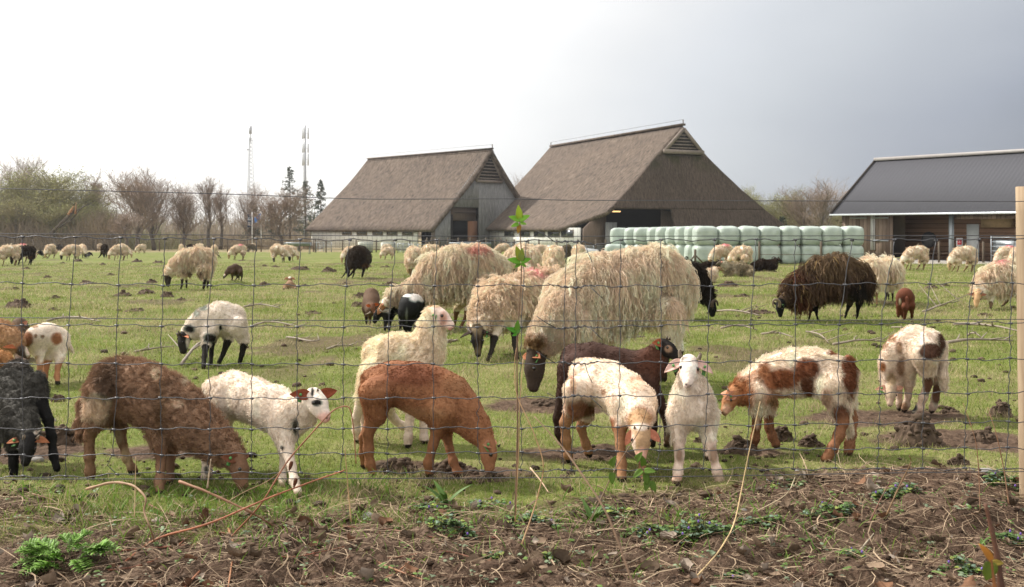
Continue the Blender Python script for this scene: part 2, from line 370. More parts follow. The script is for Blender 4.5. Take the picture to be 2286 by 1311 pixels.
def animal(name, label, cat, T, D, torso, legs, head=None, group=None, squash=((0, 1, 0), .78), extra=(), res=.0065,
           base=(225, 212, 195), legc=None, headc=None, hoof=(48, 40, 34), patches=(), earc=None, inner=(190, 130, 110), tail=None,
           wool=None, fur=(16000, .012), bump=(0, 30), fleece=None, seed=1, ground=True, spots=None, tagged=(), pal=.14, blend=.035, lowres=False):
    """Everything is given in photo pixels (zoomed by T) plus a depth offset in metres, and turned into metres about a root on the ground."""
    rng = np.random.default_rng(seed); ox, oy, kk = T
    def px(x, y): return ox + x / kk, oy + y / kk
    def pt(x, y, dd=0.0, absd=None):
        a, b = px(x, y); return W(a, b, D + dd if absd is None else absd)
    sc = FPX / D * kk                                        # zoomed pixels per metre
    xm = np.mean([q[0] for q in torso]); rp = pt(xm, 0); root = np.array((rp[0], D, float(gbase(D))))
    prims = []                                               # (a,b,ra,rb,zone,flow,u,k,blend)
    slim = min(fur[1] * .55 + .004, .012) if not fleece else .0
    tp = [(pt(q[0], q[1], q[3] if len(q) > 3 else 0), max(q[2] / sc - slim, q[2] / sc * .8)) for q in torso]
    for (a, ra), (b, rb) in zip(tp[:-1], tp[1:]):
        prims.append((a, b, ra, rb, 0, -nrm(b - a), squash[0] if squash else None, squash[1] if squash else 1, blend))
    feet = []
    for L in legs:
        pts, dd = L[0], L[1]; opt = L[2] if len(L) > 2 else {}
        y0, y1 = pts[0][1], pts[-1][1]; fx, fy = px(pts[-1][0], y1 - (opt.get('lift', 0)))
        gdp = opt.get('fd', None)
        gdp = (gd(oy + (y1 + opt.get('lift', 0)) / kk) if gdp is None else D + gdp)
        out = []
        for i, q in enumerate(pts):
            t = (q[1] - y0) / max(y1 - y0, 1e-6); t = min(max(t, 0), 1); dep = (D + dd) * (1 - t) + gdp * t
            y = q[1]; r = q[2] / sc
            if i == len(pts) - 1: y = q[1] - q[2] * .75
            out.append((pt(q[0], y, absd=dep), r))
        feet.append(out[-1][0])
        for i, ((a, ra), (b, rb)) in enumerate(zip(out[:-1], out[1:])):
            ra_ = ra * (.92 if i == 0 else .8 if i > 1 else .84); rb_ = rb * (.84 if i == 0 else .8)
            prims.append((a, b, ra_, rb_, 0 if i == 0 else 1, nrm(b - a), None, 1, blend * 1.3 if i == 0 else .012, True))
            if i >= 2 and i < len(out) - 2: prims.append((b, b + np.array((0, 0, .004)), rb_ * 1.13, rb_ * 1.13, 1, nrm(b - a), None, 1, .01))
    if tail is not None:
        tl = [(pt(q[0], q[1], q[3] if len(q) > 3 else 0), q[2] / sc) for q in tail]
        for (a, ra), (b, rb) in zip(tl[:-1], tl[1:]): prims.append((a, b, ra, rb, 3, nrm(b - a), None, 1, .01))
    for ex in extra:
        e = [(pt(q[0], q[1], q[3] if len(q) > 3 else 0), q[2] / sc) for q in ex[1]]
        for (a, ra), (b, rb) in zip(e[:-1], e[1:]): prims.append((a, b, ra, rb, ex[0], nrm(b - a), None, 1, .02))
    H = None
    if head:
        P0 = pt(*head['p0']); P1 = pt(*head['p1']); f = P1 - P0; L = np.linalg.norm(f); f = f / L
        up = np.array(head['up'], float); up = nrm(up - f * (up @ f)); lat = np.cross(f, up); wd = head.get('w', 1.0)
        H = (P0, f, up, lat, L)
        def h(a, b=0, c=0): return P0 + f * a * L + up * b * L + lat * c * L
        hp = [(h(.13, .02), h(.42, .03), .25, .235, .88), (h(.42, -.01), h(.84, -.03), .205, .135, .86), (h(.34, .09), h(.80, .045), .13, .082, .8),
              (h(.22, -.1), h(.55, -.115), .15, .10, .8), (h(.55, -.115), h(.88, -.085), .09, .062, .9)]
        for a, b, ra, rb, k in hp: prims.append((a, b, ra * L * wd, rb * L * wd, 2, -f, lat, k, .018 * L / .16))
        for s_ in (-1, 1): prims.append((h(.35, .14, s_ * .15 * wd), h(.46, .11, s_ * .15 * wd), .058 * L, .05 * L, 2, -f, None, 1, .012))
    allp = np.array([p for q in prims for p in (q[0], q[1])]); rm = max(max(q[2], q[3]) for q in prims)
    Fd = Field(allp.min(0) - rm - .02, allp.max(0) + rm + .02, res)
    for i, q in enumerate(prims): Fd.add(q[0], q[1], q[2], q[3], i, q[6], q[7], q[8])
    if head:
        def surf(a, b, sgn, start=.05):
            for c_ in np.arange(start, .5, .004):
                if float(Fd.samp(h(a, b, sgn * c_)[None])[0]) > 0: return c_
            return .2
        eyes = [h(.43, head.get('eb', .09), s_ * (surf(.43, head.get('eb', .09), s_) - .006)) for s_ in (-1, 1)]
        # eye sockets, mouth line and nostrils
        for s_ in (-1, 1):
            e = eyes[0 if s_ < 0 else 1] + lat * s_ * L * .02; Fd.add(e, e, .03 * L, .03 * L, 0, blend=.006, mode=-1)
            e = h(.945, .02, s_ * .055); Fd.add(e, e, .022 * L, .022 * L, 0, blend=.006, mode=-1)
        Fd.add(h(.70, -.075, .10), h(.99, -.068, 0), .006 * L, .010 * L, 0, blend=.006, mode=-1); Fd.add(h(.70, -.075, -.10), h(.99, -.068, 0), .006 * L, .010 * L, 0, blend=.006, mode=-1)
    if ground:
        Y = Fd.ax[1][None, :, None]; Z = Fd.ax[2][None, None, :]; Fd.F = np.maximum(Fd.F, (gbase(Y) - .006 - Z).astype(np.float32))
    V, Q, ids = Fd.mesh(); V = smoothV(V, Q, 2); n = vnormals(V, Q)
    zone = np.array([q[4] for q in prims])[ids]; flow = np.array([q[5] for q in prims])[ids]
    # ---- coat colour
    ppx = (V[:, 0] / V[:, 1] * FPX + CX - ox) * kk; ppy = (HY + (CZ - V[:, 2]) / V[:, 1] * FPX - oy) * kk
    c = np.tile(lin(base), (len(V), 1)); nz1 = vnoise(V, 22, seed)[:, None]
    if legc is not None:
        hgt = (V[:, 2] - gbase(V[:, 1])); lh = legc[1] if len(legc) == 2 else 9
        m = ((zone == 1) * sst(0, .03, lh - hgt + (nz1[:, 0] - .5) * .06))[:, None]; c = c * (1 - m) + lin(legc[0]) * m
    if headc is not None: m = (zone == 2)[:, None]; c = np.where(m, lin(headc), c)
    if earc is None: earc = headc if headc is not None else base
    for pq in patches:
        x, y, rx, ry, pc = pq[:5]; so_ = pq[5] if len(pq) > 5 else .25; zf = pq[6] if len(pq) > 6 else None
        e = np.sqrt(((ppx - x) / rx) ** 2 + ((ppy - y) / ry) ** 2) + (fbm(V, 14, 3, seed + 3) - .5) * .9
        m = 1 - sst(1 - so_, 1 + so_, e)
        if zf is not None: m = m * np.isin(zone, zf)
        c = c * (1 - m[:, None]) + lin(pc) * m[:, None]
    if spots:                                                # (scale, threshold, colour)
        m = sst(spots[1], spots[1] + .06, fbm(V, spots[0], 3, seed + 9))[:, None] * (zone == 0)[:, None]; c = c * (1 - m) + lin(spots[2]) * m
    hg = V[:, 2] - gbase(V[:, 1])
    hoofh = 9 / 120 * (L if head else .2) * 2.2
    m = ((zone == 1) & (hg < hoofh * .9))[:, None]; c = np.where(m, lin(hoof), c)
    if head:
        def near(p, r): return 1 - sst(r * .6, r, np.linalg.norm(V - p, axis=1))
        for s_ in (-1, 1):
            m = near(eyes[0 if s_ < 0 else 1], .078 * L)[:, None]; c = c * (1 - m) + lin(head.get('rim', (60, 44, 38))) * m
            m = near(h(.95, .02, s_ * .06), .04 * L)[:, None]; c = c * (1 - m) + lin((40, 26, 24)) * m
        m = near(h(1.0, .0), .085 * L)[:, None] * .8; c = c * (1 - m) + lin(head.get('nosec', (150, 110, 100))) * m
        for s_ in (0, .05, -.05):
            m = near(h(.93, -.078, s_), .035 * L)[:, None] * .7; c = c * (1 - m) + lin((60, 38, 34)) * m
    c = c * (1 - pal + 2 * pal * nz1)
    if bump[0]:
        dsp = (fbm(V, bump[1], 3, seed + 5) - .5) * 2 * bump[0] * np.isin(zone, (0, 3)); V = V + n * dsp[:, None]
    lm = c.mean(1, keepdims=True); c = np.clip((lm + (c - lm) * .86) * np.where(lm > .4, np.array([[1.05, .965, .90]]), np.array([[1.0, 1.10, 1.0]])), 0, .9)
    # ---- ears
    VV, QQ, CC = [V], [Q], [c]; nv = len(V); ears = []
    if head:
        el = head.get('el', .55) * L; ew = head.get('ew', .26) * L
        for s_, key in ((-1, 'ear_a'), (1, 'ear_b')):
            dr = head.get(key, None)
            if dr is False: continue
            d = nrm(lat * s_ * .9 - f * .25 + up * .1) if dr is None else nrm(np.array(dr, float))
            b = h(.12, .08, s_ * .17 * wd); upv = head.get('eup', None); upv = (f * .6 + up * .8) if upv is None else np.array(upv, float)
            ev, ef, inn = leafshape(b, d, upv, el, ew, cup=.5, thick=.006 * L / .16, droop=head.get('droop', .15))
            ec = np.where(inn[:, None], lin(inner), lin(earc))
            VV.append(ev); QQ.append(ef + nv); CC.append(ec); nv += len(ev); ears.append((b, d, upv))
    rt = empty(name, root, 0, label, cat, group)
    zl = root
    body = mesh('body', np.concatenate(VV) - zl, np.concatenate(QQ), M['skin'], rt, col=np.concatenate(CC))
    if head:
        for s_ in (-1, 1):
            ev, ef = uvsphere(eyes[0 if s_ < 0 else 1] - lat * s_ * L * .012, .052 * L, 14, 10); mesh('eye', ev - zl, ef, M['eye'], rt)
        for i in tagged:
            if i < len(ears):
                b, d, upv = ears[i]; p = b + d * el * .45; upn = nrm(upv - d * (upv @ d)); ss = np.cross(d, upn)
                mb = MB(); tl_ = .036 if L < .2 else .045
                mb.box(p - upn * .006 - (0, 0, .012), (tl_, .012 if False else .014, .003), u=nrm(ss + np.array((0, 0, -.6))), v=nrm(np.cross(upn, nrm(ss + np.array((0, 0, -.6))))), w_=upn)
                V_, F_ = uvsphere(p + upn * .004, .006, 8, 6); mb.add(V_, F_)
                mb.build('ear_tag', M['tag_green'], rt, loc=None).data.transform(Matrix.Translation(-Vector(zl)))
        for hs in head.get('horns', ()):                     # dict(pts=[(a,b,c)] in head units) or px list
            pts = np.array([h(*q) for q in hs['pts']]) if 'pts' in hs else np.array([pt(*q) for q in hs['px']])
            if len(pts) > 2:                                 # smooth the curve
                t = np.linspace(0, len(pts) - 1, len(pts) * 5); pts = np.stack([np.interp(t, range(len(pts)), pts[:, i]) for i in range(3)], 1)
                for _ in range(4): pts[1:-1] = (pts[:-2] + pts[1:-1] * 2 + pts[2:]) / 4
            k = len(pts); rr = np.linspace(hs['r'], hs['r'] * hs.get('tip', .3), k) * L; rr = rr * (1 + .06 * np.sin(np.arange(k) * 2.2))
            hv, hf = tubes([(pts, rr)], 9); mesh('horn', hv - zl, hf, M[hs.get('mat', 'horn')], rt)
    # ---- coat strands
    if fur and not fleece or (fleece and fleece.get('short')):
        cnt, ln = fur; roots(V, Q, n, zone, flow, c, cnt, ln, rng, rt, zl, wool, [(e, .085 * L) for e in eyes] if head else [])
    if fleece: fleece = dict(fleece, leg=np.array([q[9] if len(q) > 9 else False for q in prims])[ids])
    if fleece and head: fleece = dict(fleece, hp=H[0], hr=fleece.get('hr', H[4] * 1.2))
    if fleece: shaggy(Fd, V, Q, n, zone, flow, c, fleece, rng, rt, zl)
    return rt

def roots(V, Q, n, zone, flow, c, cnt, ln, rng, rt, zl, wool, avoid=()):
    ar = np.linalg.norm(np.cross(V[Q[:, 2]] - V[Q[:, 0]], V[Q[:, 3]] - V[Q[:, 1]]), axis=1)
    wgt = ar.copy()
    for e, er in avoid: wgt[np.linalg.norm(V[Q[:, 0]] - e, axis=1) < er] = 0
    i = rng.choice(len(Q), cnt, p=wgt / wgt.sum())
    a, b = rng.random((2, cnt, 1)); q = Q[i]
    P = (V[q[:, 0]] * (1 - a) + V[q[:, 1]] * a) * (1 - b) + (V[q[:, 3]] * (1 - a) + V[q[:, 2]] * a) * b
    nn = nrm(n[q[:, 0]] * (1 - a) + n[q[:, 2]] * a); z = zone[q[:, 0]]; fl = flow[q[:, 0]]; cc = c[q[:, 0]]
    lz = np.array([1, .5, .42, 1.5])[z] * ln
    ft = nrm(fl - nn * (fl * nn).sum(1, keepdims=True) + np.array((0, 0, -.35)))
    wv = 0 if wool is None else wool
    # clumps: strands lean the same way inside small tufts
    cs = 70
    lean = np.stack([vnoise(P, cs, 11), vnoise(P, cs, 12), vnoise(P, cs, 13)], 1) - .5
    iswool = np.where(z == 0, 1.0, 0.0)[:, None] * wv
    d = nrm(ft * (1 - .55 * iswool) + nn * (.38 + .45 * iswool) + lean * (.5 + 1.5 * iswool) + rng.normal(0, .16, (cnt, 3)))
    K = 4; S = np.zeros((cnt, K, 3)); S[:, 0] = P - nn * .002
    l = lz * (.6 + .8 * rng.random(cnt)) * (1 + .25 * iswool[:, 0])
    curl = nrm(rng.normal(0, 1, (cnt, 3)))
    for k in range(1, K):
        S[:, k] = S[:, k - 1] + d * (l / (K - 1))[:, None]
        d = nrm(d + ft * .25 + curl * .5 * iswool - nn * .08 * k + rng.normal(0, .08, (cnt, 3)))
    side = nrm(np.cross(nn, S[:, -1] - S[:, 0]) + nn * rng.normal(0, .45, (cnt, 1)))
    wd = .0010 * (ln / .012) ** .35 * np.array([1.0, .9, .75, .12])[None, :] * (.7 + .6 * rng.random((cnt, 1)))
    RV, RF = ribbons(S, wd, side)
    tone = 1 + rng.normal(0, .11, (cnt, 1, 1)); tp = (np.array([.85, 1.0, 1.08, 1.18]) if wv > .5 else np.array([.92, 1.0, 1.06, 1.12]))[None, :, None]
    C = np.clip(cc[:, None, :] * tone * tp, 0, .95); C = np.repeat(C, 2, 1).reshape(-1, 3)
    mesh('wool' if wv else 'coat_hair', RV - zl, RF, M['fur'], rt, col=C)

def shaggy(Fd, V, Q, n, zone, flow, c, o, rng, rt, zl):
    """long fleece: locks that leave the back sideways and hang down the flanks"""
    nl_, per, ln = o['locks'], o.get('per', 7), o['len']; zs = np.isin(zone, (0,)); fz = zs[Q].all(1)
    hgt = V[Q[:, 0]][:, 2] - gbase(V[Q[:, 0]][:, 1]); fz &= (hgt > o.get('clip', .36)) | (~o['leg'][Q[:, 0]] & (hgt > .12))
    Qz = Q[fz]; ar = np.linalg.norm(np.cross(V[Qz[:, 2]] - V[Qz[:, 0]], V[Qz[:, 3]] - V[Qz[:, 1]]), axis=1)
    i = rng.choice(len(Qz), nl_, p=ar / ar.sum()); q = Qz[i]; P = V[q].mean(1) + rng.normal(0, .004, (nl_, 3)); nn = n[q[:, 0]]; cc = c[q[:, 0]]; fl = flow[q[:, 0]]
    cc = cc * np.array((1.06, .985, .92))
    K = o.get('K', 8); g = np.array((0, 0, -1.))
    lat = nn.copy(); lat[:, 2] = 0
    clump = np.stack([vnoise(P, o.get('cs', 9), s) for s in (21, 22, 23)], 1) - .5
    td = g - nn * (nn @ g)[:, None]
    d = nrm(nn * o.get('lift', .6) + td * .9 + lat * .5 + clump * o.get('mess', 1.4) + rng.normal(0, .22, (nl_, 3)) + fl * o.get('flow', .25))
    l = ln * (.55 + .75 * rng.random(nl_)) * (.75 + .6 * vnoise(P, 6, 31))
    if o.get('hp') is not None:
        hd = np.linalg.norm(P - o['hp'], axis=1); l = l * (.12 + .88 * sst(o['hr'] * .35, o['hr'] * 1.4, hd))
    if 'headlen' in o: l = l
    S = np.zeros((nl_, K, 3)); S[:, 0] = P - nn * .005; ph = rng.random(nl_) * 6.28; wv = nrm(np.cross(nn, g) + rng.normal(0, .4, (nl_, 3)))
    wa = o.get('wave', .35) * (.4 + 1.2 * rng.random(nl_))
    for k in range(1, K):
        step = (l / (K - 1))[:, None]
        dd = nrm(d + wv * (wa * np.sin(ph + k * 1.15))[:, None] + np.cross(wv, d) * (wa * .6 * np.cos(ph * 2 + k * 1.15))[:, None])
        S[:, k] = S[:, k - 1] + dd * step
        fv = Fd.samp(S[:, k]); pen = fv < .006
        if pen.any():
            gr = Fd.grad(S[pen, k]); S[pen, k] += gr * (.008 - fv[pen])[:, None]
        d = nrm(d + g * o.get('grav', .42) + rng.normal(0, .07, (nl_, 3)))
    # strands inside each lock
    n2 = nl_ * per; idx = np.repeat(np.arange(nl_), per); B = S[idx]
    r0 = o.get('spread', .013); off = rng.normal(0, r0, (n2, 3)); fall = np.linspace(1, .12, K)[None, :, None] ** .8
    jit = np.sin(np.arange(K)[None, :] * 2.1 + rng.random((n2, 1)) * 6.28)[..., None] * rng.normal(0, .0022, (n2, 1, 3))
    B = B + off[:, None, :] * fall + jit
    # keep strand lengths uneven
    cut = (1 - .35 * rng.random((n2, 1, 1)) ** 2); B = B[:, :1] + (B - B[:, :1]) * cut
    side = nrm(np.cross(nn[idx], B[:, -1] - B[:, 0]) + nn[idx] * rng.normal(0, .5, (n2, 1)))
    prof = np.concatenate([[.8], np.linspace(1, .75, K - 2), [.1]]); wd = o.get('w', .0022) * prof[None] * (.6 + .8 * rng.random((n2, 1)))
    RV, RF = ribbons(B, wd, side)
    lt = (1 + rng.normal(0, .10, nl_)); tint = np.ones((nl_, 3)); yy = rng.random(nl_) * o.get('tan', .5); tint = 1 - yy[:, None] * np.array((.14, .24, .34))
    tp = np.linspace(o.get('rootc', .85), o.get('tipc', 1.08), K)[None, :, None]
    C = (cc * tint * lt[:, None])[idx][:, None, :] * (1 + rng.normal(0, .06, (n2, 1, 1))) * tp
    if 'straw' in o:
        m = rng.random(n2) < o['straw']; C[m] = lin((190, 160, 105))
    C = np.repeat(np.clip(C, 0, .95), 2, 1).reshape(-1, 3)
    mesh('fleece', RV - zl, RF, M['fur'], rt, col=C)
def dup(src, name, loc, rz, label, cat=None, group=None, sc=1.0):
    r = src.copy(); COL.objects.link(r); r.name = name; r.location = loc; r.rotation_euler = (0, 0, rz); r.scale = (sc, sc, sc)
    r['label'] = label
    if cat: r['category'] = cat
    if group: r['group'] = group
    for ch in src.children:
        c_ = ch.copy(); COL.objects.link(c_); c_.parent = r
        for g in ch.children:
            e_ = g.copy(); COL.objects.link(e_); e_.parent = c_
    return r
# ------------------------------------------------------------------ ground
BUMPS += [(*G(2040, 1118)[:2], .62, .30, .10), (*G(1500, 1230)[:2], .9, .25, -.02), (*G(60, 1120)[:2], .5, .3, .03), (*G(960, 1090)[:2], .3, .12, .025), (*G(2150, 1190)[:2], .4, .15, .07)]
def gz(x, y):
    x = np.asarray(x, float); y = np.asarray(y, float); z = gbase(y).copy() + 0 * x
    for bx, by, rx, ry, h_ in BUMPS: z += h_ * np.exp(-((x - bx) / rx) ** 2 - ((y - by) / ry) ** 2)
    P = np.stack([x, y, 0 * x], -1).reshape(-1, 3)
    r = (fbm(P, 3.0, 4, 71) - .5).reshape(x.shape); r2 = (fbm(P, 11.0, 3, 75) - .5).reshape(x.shape)
    near = 1 - sst(3.05, 3.6, y)
    z += near * (.10 * r + .075 * r2 + .02) + (1 - near) * r * .02 * sst(3.2, 3.6, y) * (1 + sst(9, 20, y) * 3)
    return z
def soil(x, y):
    """1 where bare soil shows, 0 where turf grows"""
    P = np.stack([x, y, 0 * x], -1).reshape(-1, 3); n1 = fbm(P, 2.2, 4, 81).reshape(x.shape); n2 = fbm(P, .9, 3, 85).reshape(x.shape)
    edge = 3.50 + .14 * np.sin(x * 1.7) + (n1 - .5) * 1.5 + .28 * np.exp(-((x - 1.45) / .55) ** 2)
    s = 1 - sst(-.22, .22, y - edge)
    for px_, py_, w_ in ((350, 1010, .34), (70, 1010, .36), (880, 1040, .42), (1000, 1060, .26), (1250, 1010, .30), (2040, 1110, .5), (1980, 935, .55), (1640, 1010, .22), (2150, 975, .36), (1700, 1110, .2), (420, 900, .2), (1220, 905, .36), (2050, 990, .36)):
        g = G(px_, py_); e = np.sqrt(((x - g[0]) / w_) ** 2 + ((y - g[1]) / (w_ * .55)) ** 2) * 1.25 + (n1 - .5) * 2.6
        s = np.maximum(s, 1 - sst(.75, 1.15, e))
    far = sst(.64, .70, fbm(P * np.array((1, .6, 1)), 1.1, 4, 91).reshape(x.shape)) * sst(5, 8, y) * (1 - sst(48, 60, y)); s = np.maximum(s, far * .75)
    return s
def build_ground():
    ys = [1.0]
    while ys[-1] < 9: ys.append(ys[-1] + .012 * max(1, ys[-1] / 3.0))
    while ys[-1] < 420: ys.append(ys[-1] * 1.018)
    ys += [600, 900, 1500, 3000]; ys = np.array(ys)
    u = np.concatenate([[-9, -4, -2, -1.3], np.linspace(-.95, .95, 430), [1.3, 2, 4, 9]])
    Y, U = np.meshgrid(ys, u, indexing='ij'); X = U * np.maximum(Y, 1.0)
    Z = gz(X, Y); s = soil(X, Y)
    # rough earth where the soil is bare, cloddy
    P = np.stack([X, Y, 0 * X], -1).reshape(-1, 3)
    cl = (np.abs(fbm(P, 16, 3, 95) - .5) * 2).reshape(X.shape); Z += s * (.025 * cl - .004) * (Y < 9)
    V = np.stack([X, Y, Z], -1).reshape(-1, 3); ny, nx = X.shape
    i = (np.arange(ny - 1)[:, None] * nx + np.arange(nx - 1)[None, :]).reshape(-1); F = np.stack([i, i + 1, i + nx + 1, i + nx], -1)
    m, t = newmat('pasture'); L = t.links.new
    o = N(t, 'ShaderNodeOutputMaterial'); b = N(t, 'ShaderNodeBsdfPrincipled'); L(b.outputs[0], o.inputs[0]); b.inputs['Roughness'].default_value = .95; b.inputs['Specular IOR Level'].default_value = .1
    tcn = N(t, 'ShaderNodeTexCoord')
    def noise(sc, det=5, st=(1, 1, 1)):
        mp_ = N(t, 'ShaderNodeMapping'); mp_.inputs['Scale'].default_value = st; L(tcn.outputs['Object'], mp_.inputs[0])
        n_ = N(t, 'ShaderNodeTexNoise'); n_.inputs['Scale'].default_value = sc; n_.inputs['Detail'].default_value = det; n_.inputs['Roughness'].default_value = .7; L(mp_.outputs[0], n_.inputs[0]); return n_.outputs[0]
    def ramp(f_, *st):
        r = N(t, 'ShaderNodeValToRGB'); L(f_, r.inputs[0]); e = r.color_ramp.elements
        e[0].position, e[0].color = st[0][0], (*st[0][1], 1); e[1].position, e[1].color = st[-1][0], (*st[-1][1], 1)
        for p_, c_ in st[1:-1]: q = e.new(p_); q.color = (*c_, 1)
        return r.outputs[0]
    def mixc(fac, a, c_):
        n_ = N(t, 'ShaderNodeMixRGB'); 
        if isinstance(fac, float): n_.inputs[0].default_value = fac
        else: L(fac, n_.inputs[0])
        L(a, n_.inputs[1]); L(c_, n_.inputs[2]); return n_.outputs[0]
    g1 = ramp(noise(26, 6), (.32, (.05, .062, .018)), (.5, (.135, .158, .038)), (.68, (.26, .25, .09)))
    g2 = ramp(noise(1.1, 5), (.36, (.12, .17, .03)), (.50, (.16, .19, .045)), (.62, (.32, .28, .14)))
    ng = N(t, 'ShaderNodeMixRGB', blend_type='MIX'); ng.inputs[0].default_value = .5; L(g1, ng.inputs[1]); L(g2, ng.inputs[2])
    e1 = ramp(noise(30, 6), (.3, (.026, .016, .011)), (.5, (.10, .064, .043)), (.72, (.26, .18, .13)))
    e2 = ramp(noise(3, 4), (.35, (.045, .029, .02)), (.65, (.18, .122, .086)))
    ne = mixc(.4, e1, e2)
    at = N(t, 'ShaderNodeVertexColor', layer_name='Col'); sp_ = N(t, 'ShaderNodeSeparateColor'); L(at.outputs[0], sp_.inputs[0])
    c1 = mixc(sp_.outputs[0], ng.outputs[0], ne)
    straw = ramp(noise(2, 4, (1, .3, 1)), (.35, (.20, .16, .085)), (.65, (.34, .28, .16))); c2 = mixc(sp_.outputs[1], c1, straw)
    L(c2, b.inputs['Base Color'])
    bp = N(t, 'ShaderNodeBump'); bp.inputs['Strength'].default_value = .7; bp.inputs['Distance'].default_value = .03; L(noise(40, 4), bp.inputs['Height']); L(bp.outputs[0], b.inputs['Normal'])
    c = np.zeros((len(V), 3)); c[:, 0] = s.ravel()
    yf = V[:, 1]; xf = V[:, 0]; c[:, 1] = sst(86, 92, yf + (fbm(V, .15, 3, 99) - .5) * 14) * (xf < -.16 * yf) + sst(105, 125, yf) * (xf >= -.16 * yf)
    c[:, 1] = np.clip(c[:, 1], 0, 1)
    return tag(mesh('pasture_ground', V, F, m, col=c), kind='structure')
build_ground()
def blades():
    rng = np.random.default_rng(5); n = 560000
    # distance law: density falls as the grass gets farther
    u = rng.random(n) ** 1.0; a0, a1 = 2.9 ** .12, 42 ** .12; y = (a0 + u * (a1 - a0)) ** (1 / .12); x = (rng.random(n) * 2 - 1) * (y * .60 + .25)
    s = soil(x, y); P = np.stack([x, y, 0 * x], 1); tf = fbm(P, 9, 3, 101); big = fbm(P, .8, 3, 105)
    keep = (rng.random(n) > s * 1.02 - .02 * (tf > .6)) & (rng.random(n) < .35 + 1.3 * tf); x, y, tf, big = x[keep], y[keep], tf[keep], big[keep]; n = len(x)
    z = gz(x, y); fac = (y / 4) ** .62
    front = 1 - sst(3.35, 3.7, y)
    h_ = (.007 + .020 * rng.random(n) ** 1.8) * (.6 + 1.1 * tf) * (1 + 1.2 * front * rng.random(n)) * np.clip(fac, 1, 2.2)
    tuft = (fbm(np.stack([x, y, 0 * x], 1), 2.3, 2, 111) > .70); h_ *= np.where(tuft, 1.9, 1)
    ang = rng.random(n) * 6.283; leanv = rng.random(n) * .95 + .15
    d = np.stack([np.cos(ang) * leanv, np.sin(ang) * leanv, np.ones(n)], 1); d = nrm(d)
    B = np.stack([x, y, z - .004], 1); S = np.zeros((n, 3, 3)); S[:, 0] = B; S[:, 1] = B + d * (h_ * .55)[:, None]
    d2 = nrm(d + np.stack([np.cos(ang), np.sin(ang), -.3 * np.ones(n)], 1) * (.5 * rng.random(n))[:, None]); S[:, 2] = S[:, 1] + d2 * (h_ * .5)[:, None]
    a2 = rng.random(n) * 3.14; side = np.stack([np.cos(a2), np.sin(a2), 0 * a2], 1)
    wd = (.0012 * fac * (.7 + .7 * rng.random(n)))[:, None] * np.array([1, .8, .08])[None]
    V, F = ribbons(S, wd, side)
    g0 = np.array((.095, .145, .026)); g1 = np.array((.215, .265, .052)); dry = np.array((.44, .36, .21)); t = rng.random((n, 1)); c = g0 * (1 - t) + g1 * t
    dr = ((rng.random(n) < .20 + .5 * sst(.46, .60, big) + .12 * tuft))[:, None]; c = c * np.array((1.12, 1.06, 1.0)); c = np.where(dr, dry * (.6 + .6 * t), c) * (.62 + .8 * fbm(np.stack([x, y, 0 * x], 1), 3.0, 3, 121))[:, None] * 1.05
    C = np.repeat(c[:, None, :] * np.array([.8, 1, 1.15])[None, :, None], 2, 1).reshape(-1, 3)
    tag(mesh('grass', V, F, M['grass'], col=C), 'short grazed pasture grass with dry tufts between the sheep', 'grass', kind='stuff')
blades()
# taller seeding grass along the fence foot
def tall_grass():
    rng = np.random.default_rng(8); X = []; 
    spots_ = [(230, 1130, 150, 30, 260), (480, 1110, 120, 30, 200), (650, 1110, 120, 25, 260), (830, 1090, 70, 20, 160), (60, 1120, 60, 30, 60), (560, 1150, 150, 20, 120), (1330, 1100, 90, 20, 90), (900, 1120, 60, 12, 60), (1690, 1120, 100, 16, 60), (300, 1165, 300, 30, 520), (900, 1170, 400, 32, 560), (1500, 1170, 300, 34, 420), (1900, 1230, 300, 60, 260), (500, 1240, 500, 50, 260), (1200, 1260, 500, 40, 160)]
    P = []
    for px_, py_, rx, ry, n in spots_:
        for _ in range(n):
            g = G(px_ + rng.normal(0, rx * .6), py_ + rng.normal(0, ry * .5)); P.append((g[0], g[1]))
    P = np.array(P); n = len(P); z = gz(P[:, 0], P[:, 1]); h_ = .025 + .06 * rng.random(n) ** 1.5; a = rng.random(n) * 6.28; ln_ = rng.random(n) * .6 + .1
    B = np.stack([P[:, 0], P[:, 1], z - .005], 1); K = 5; S = np.zeros((n, K, 3)); S[:, 0] = B; d = nrm(np.stack([np.cos(a) * ln_, np.sin(a) * ln_, np.ones(n)], 1))
    for k in range(1, K):
        S[:, k] = S[:, k - 1] + d * (h_ / (K - 1))[:, None]; d = nrm(d + np.stack([np.cos(a), np.sin(a), -.5 + 0 * a], 1) * .22)
    a2 = rng.random(n) * 3.14; side = np.stack([np.cos(a2), np.sin(a2), 0 * a2], 1)
    V, F = ribbons(S, .0018 * np.array([.7, 1, .9, .6, .1])[None] * (.7 + .6 * rng.random((n, 1))), side)
    t = rng.random((n, 1)); c = np.array((.09, .20, .03)) * (1 - t) + np.array((.22, .34, .05)) * t; c = np.where(rng.random((n, 1)) < .2, np.array((.42, .35, .2)), c)
    tag(mesh('long_grass', V, F, M['grass'], col=np.repeat(np.repeat(c, K, 0), 2, 0)), 'longer fresh grass blades along the foot of the fence', 'grass', kind='stuff')
tall_grass()
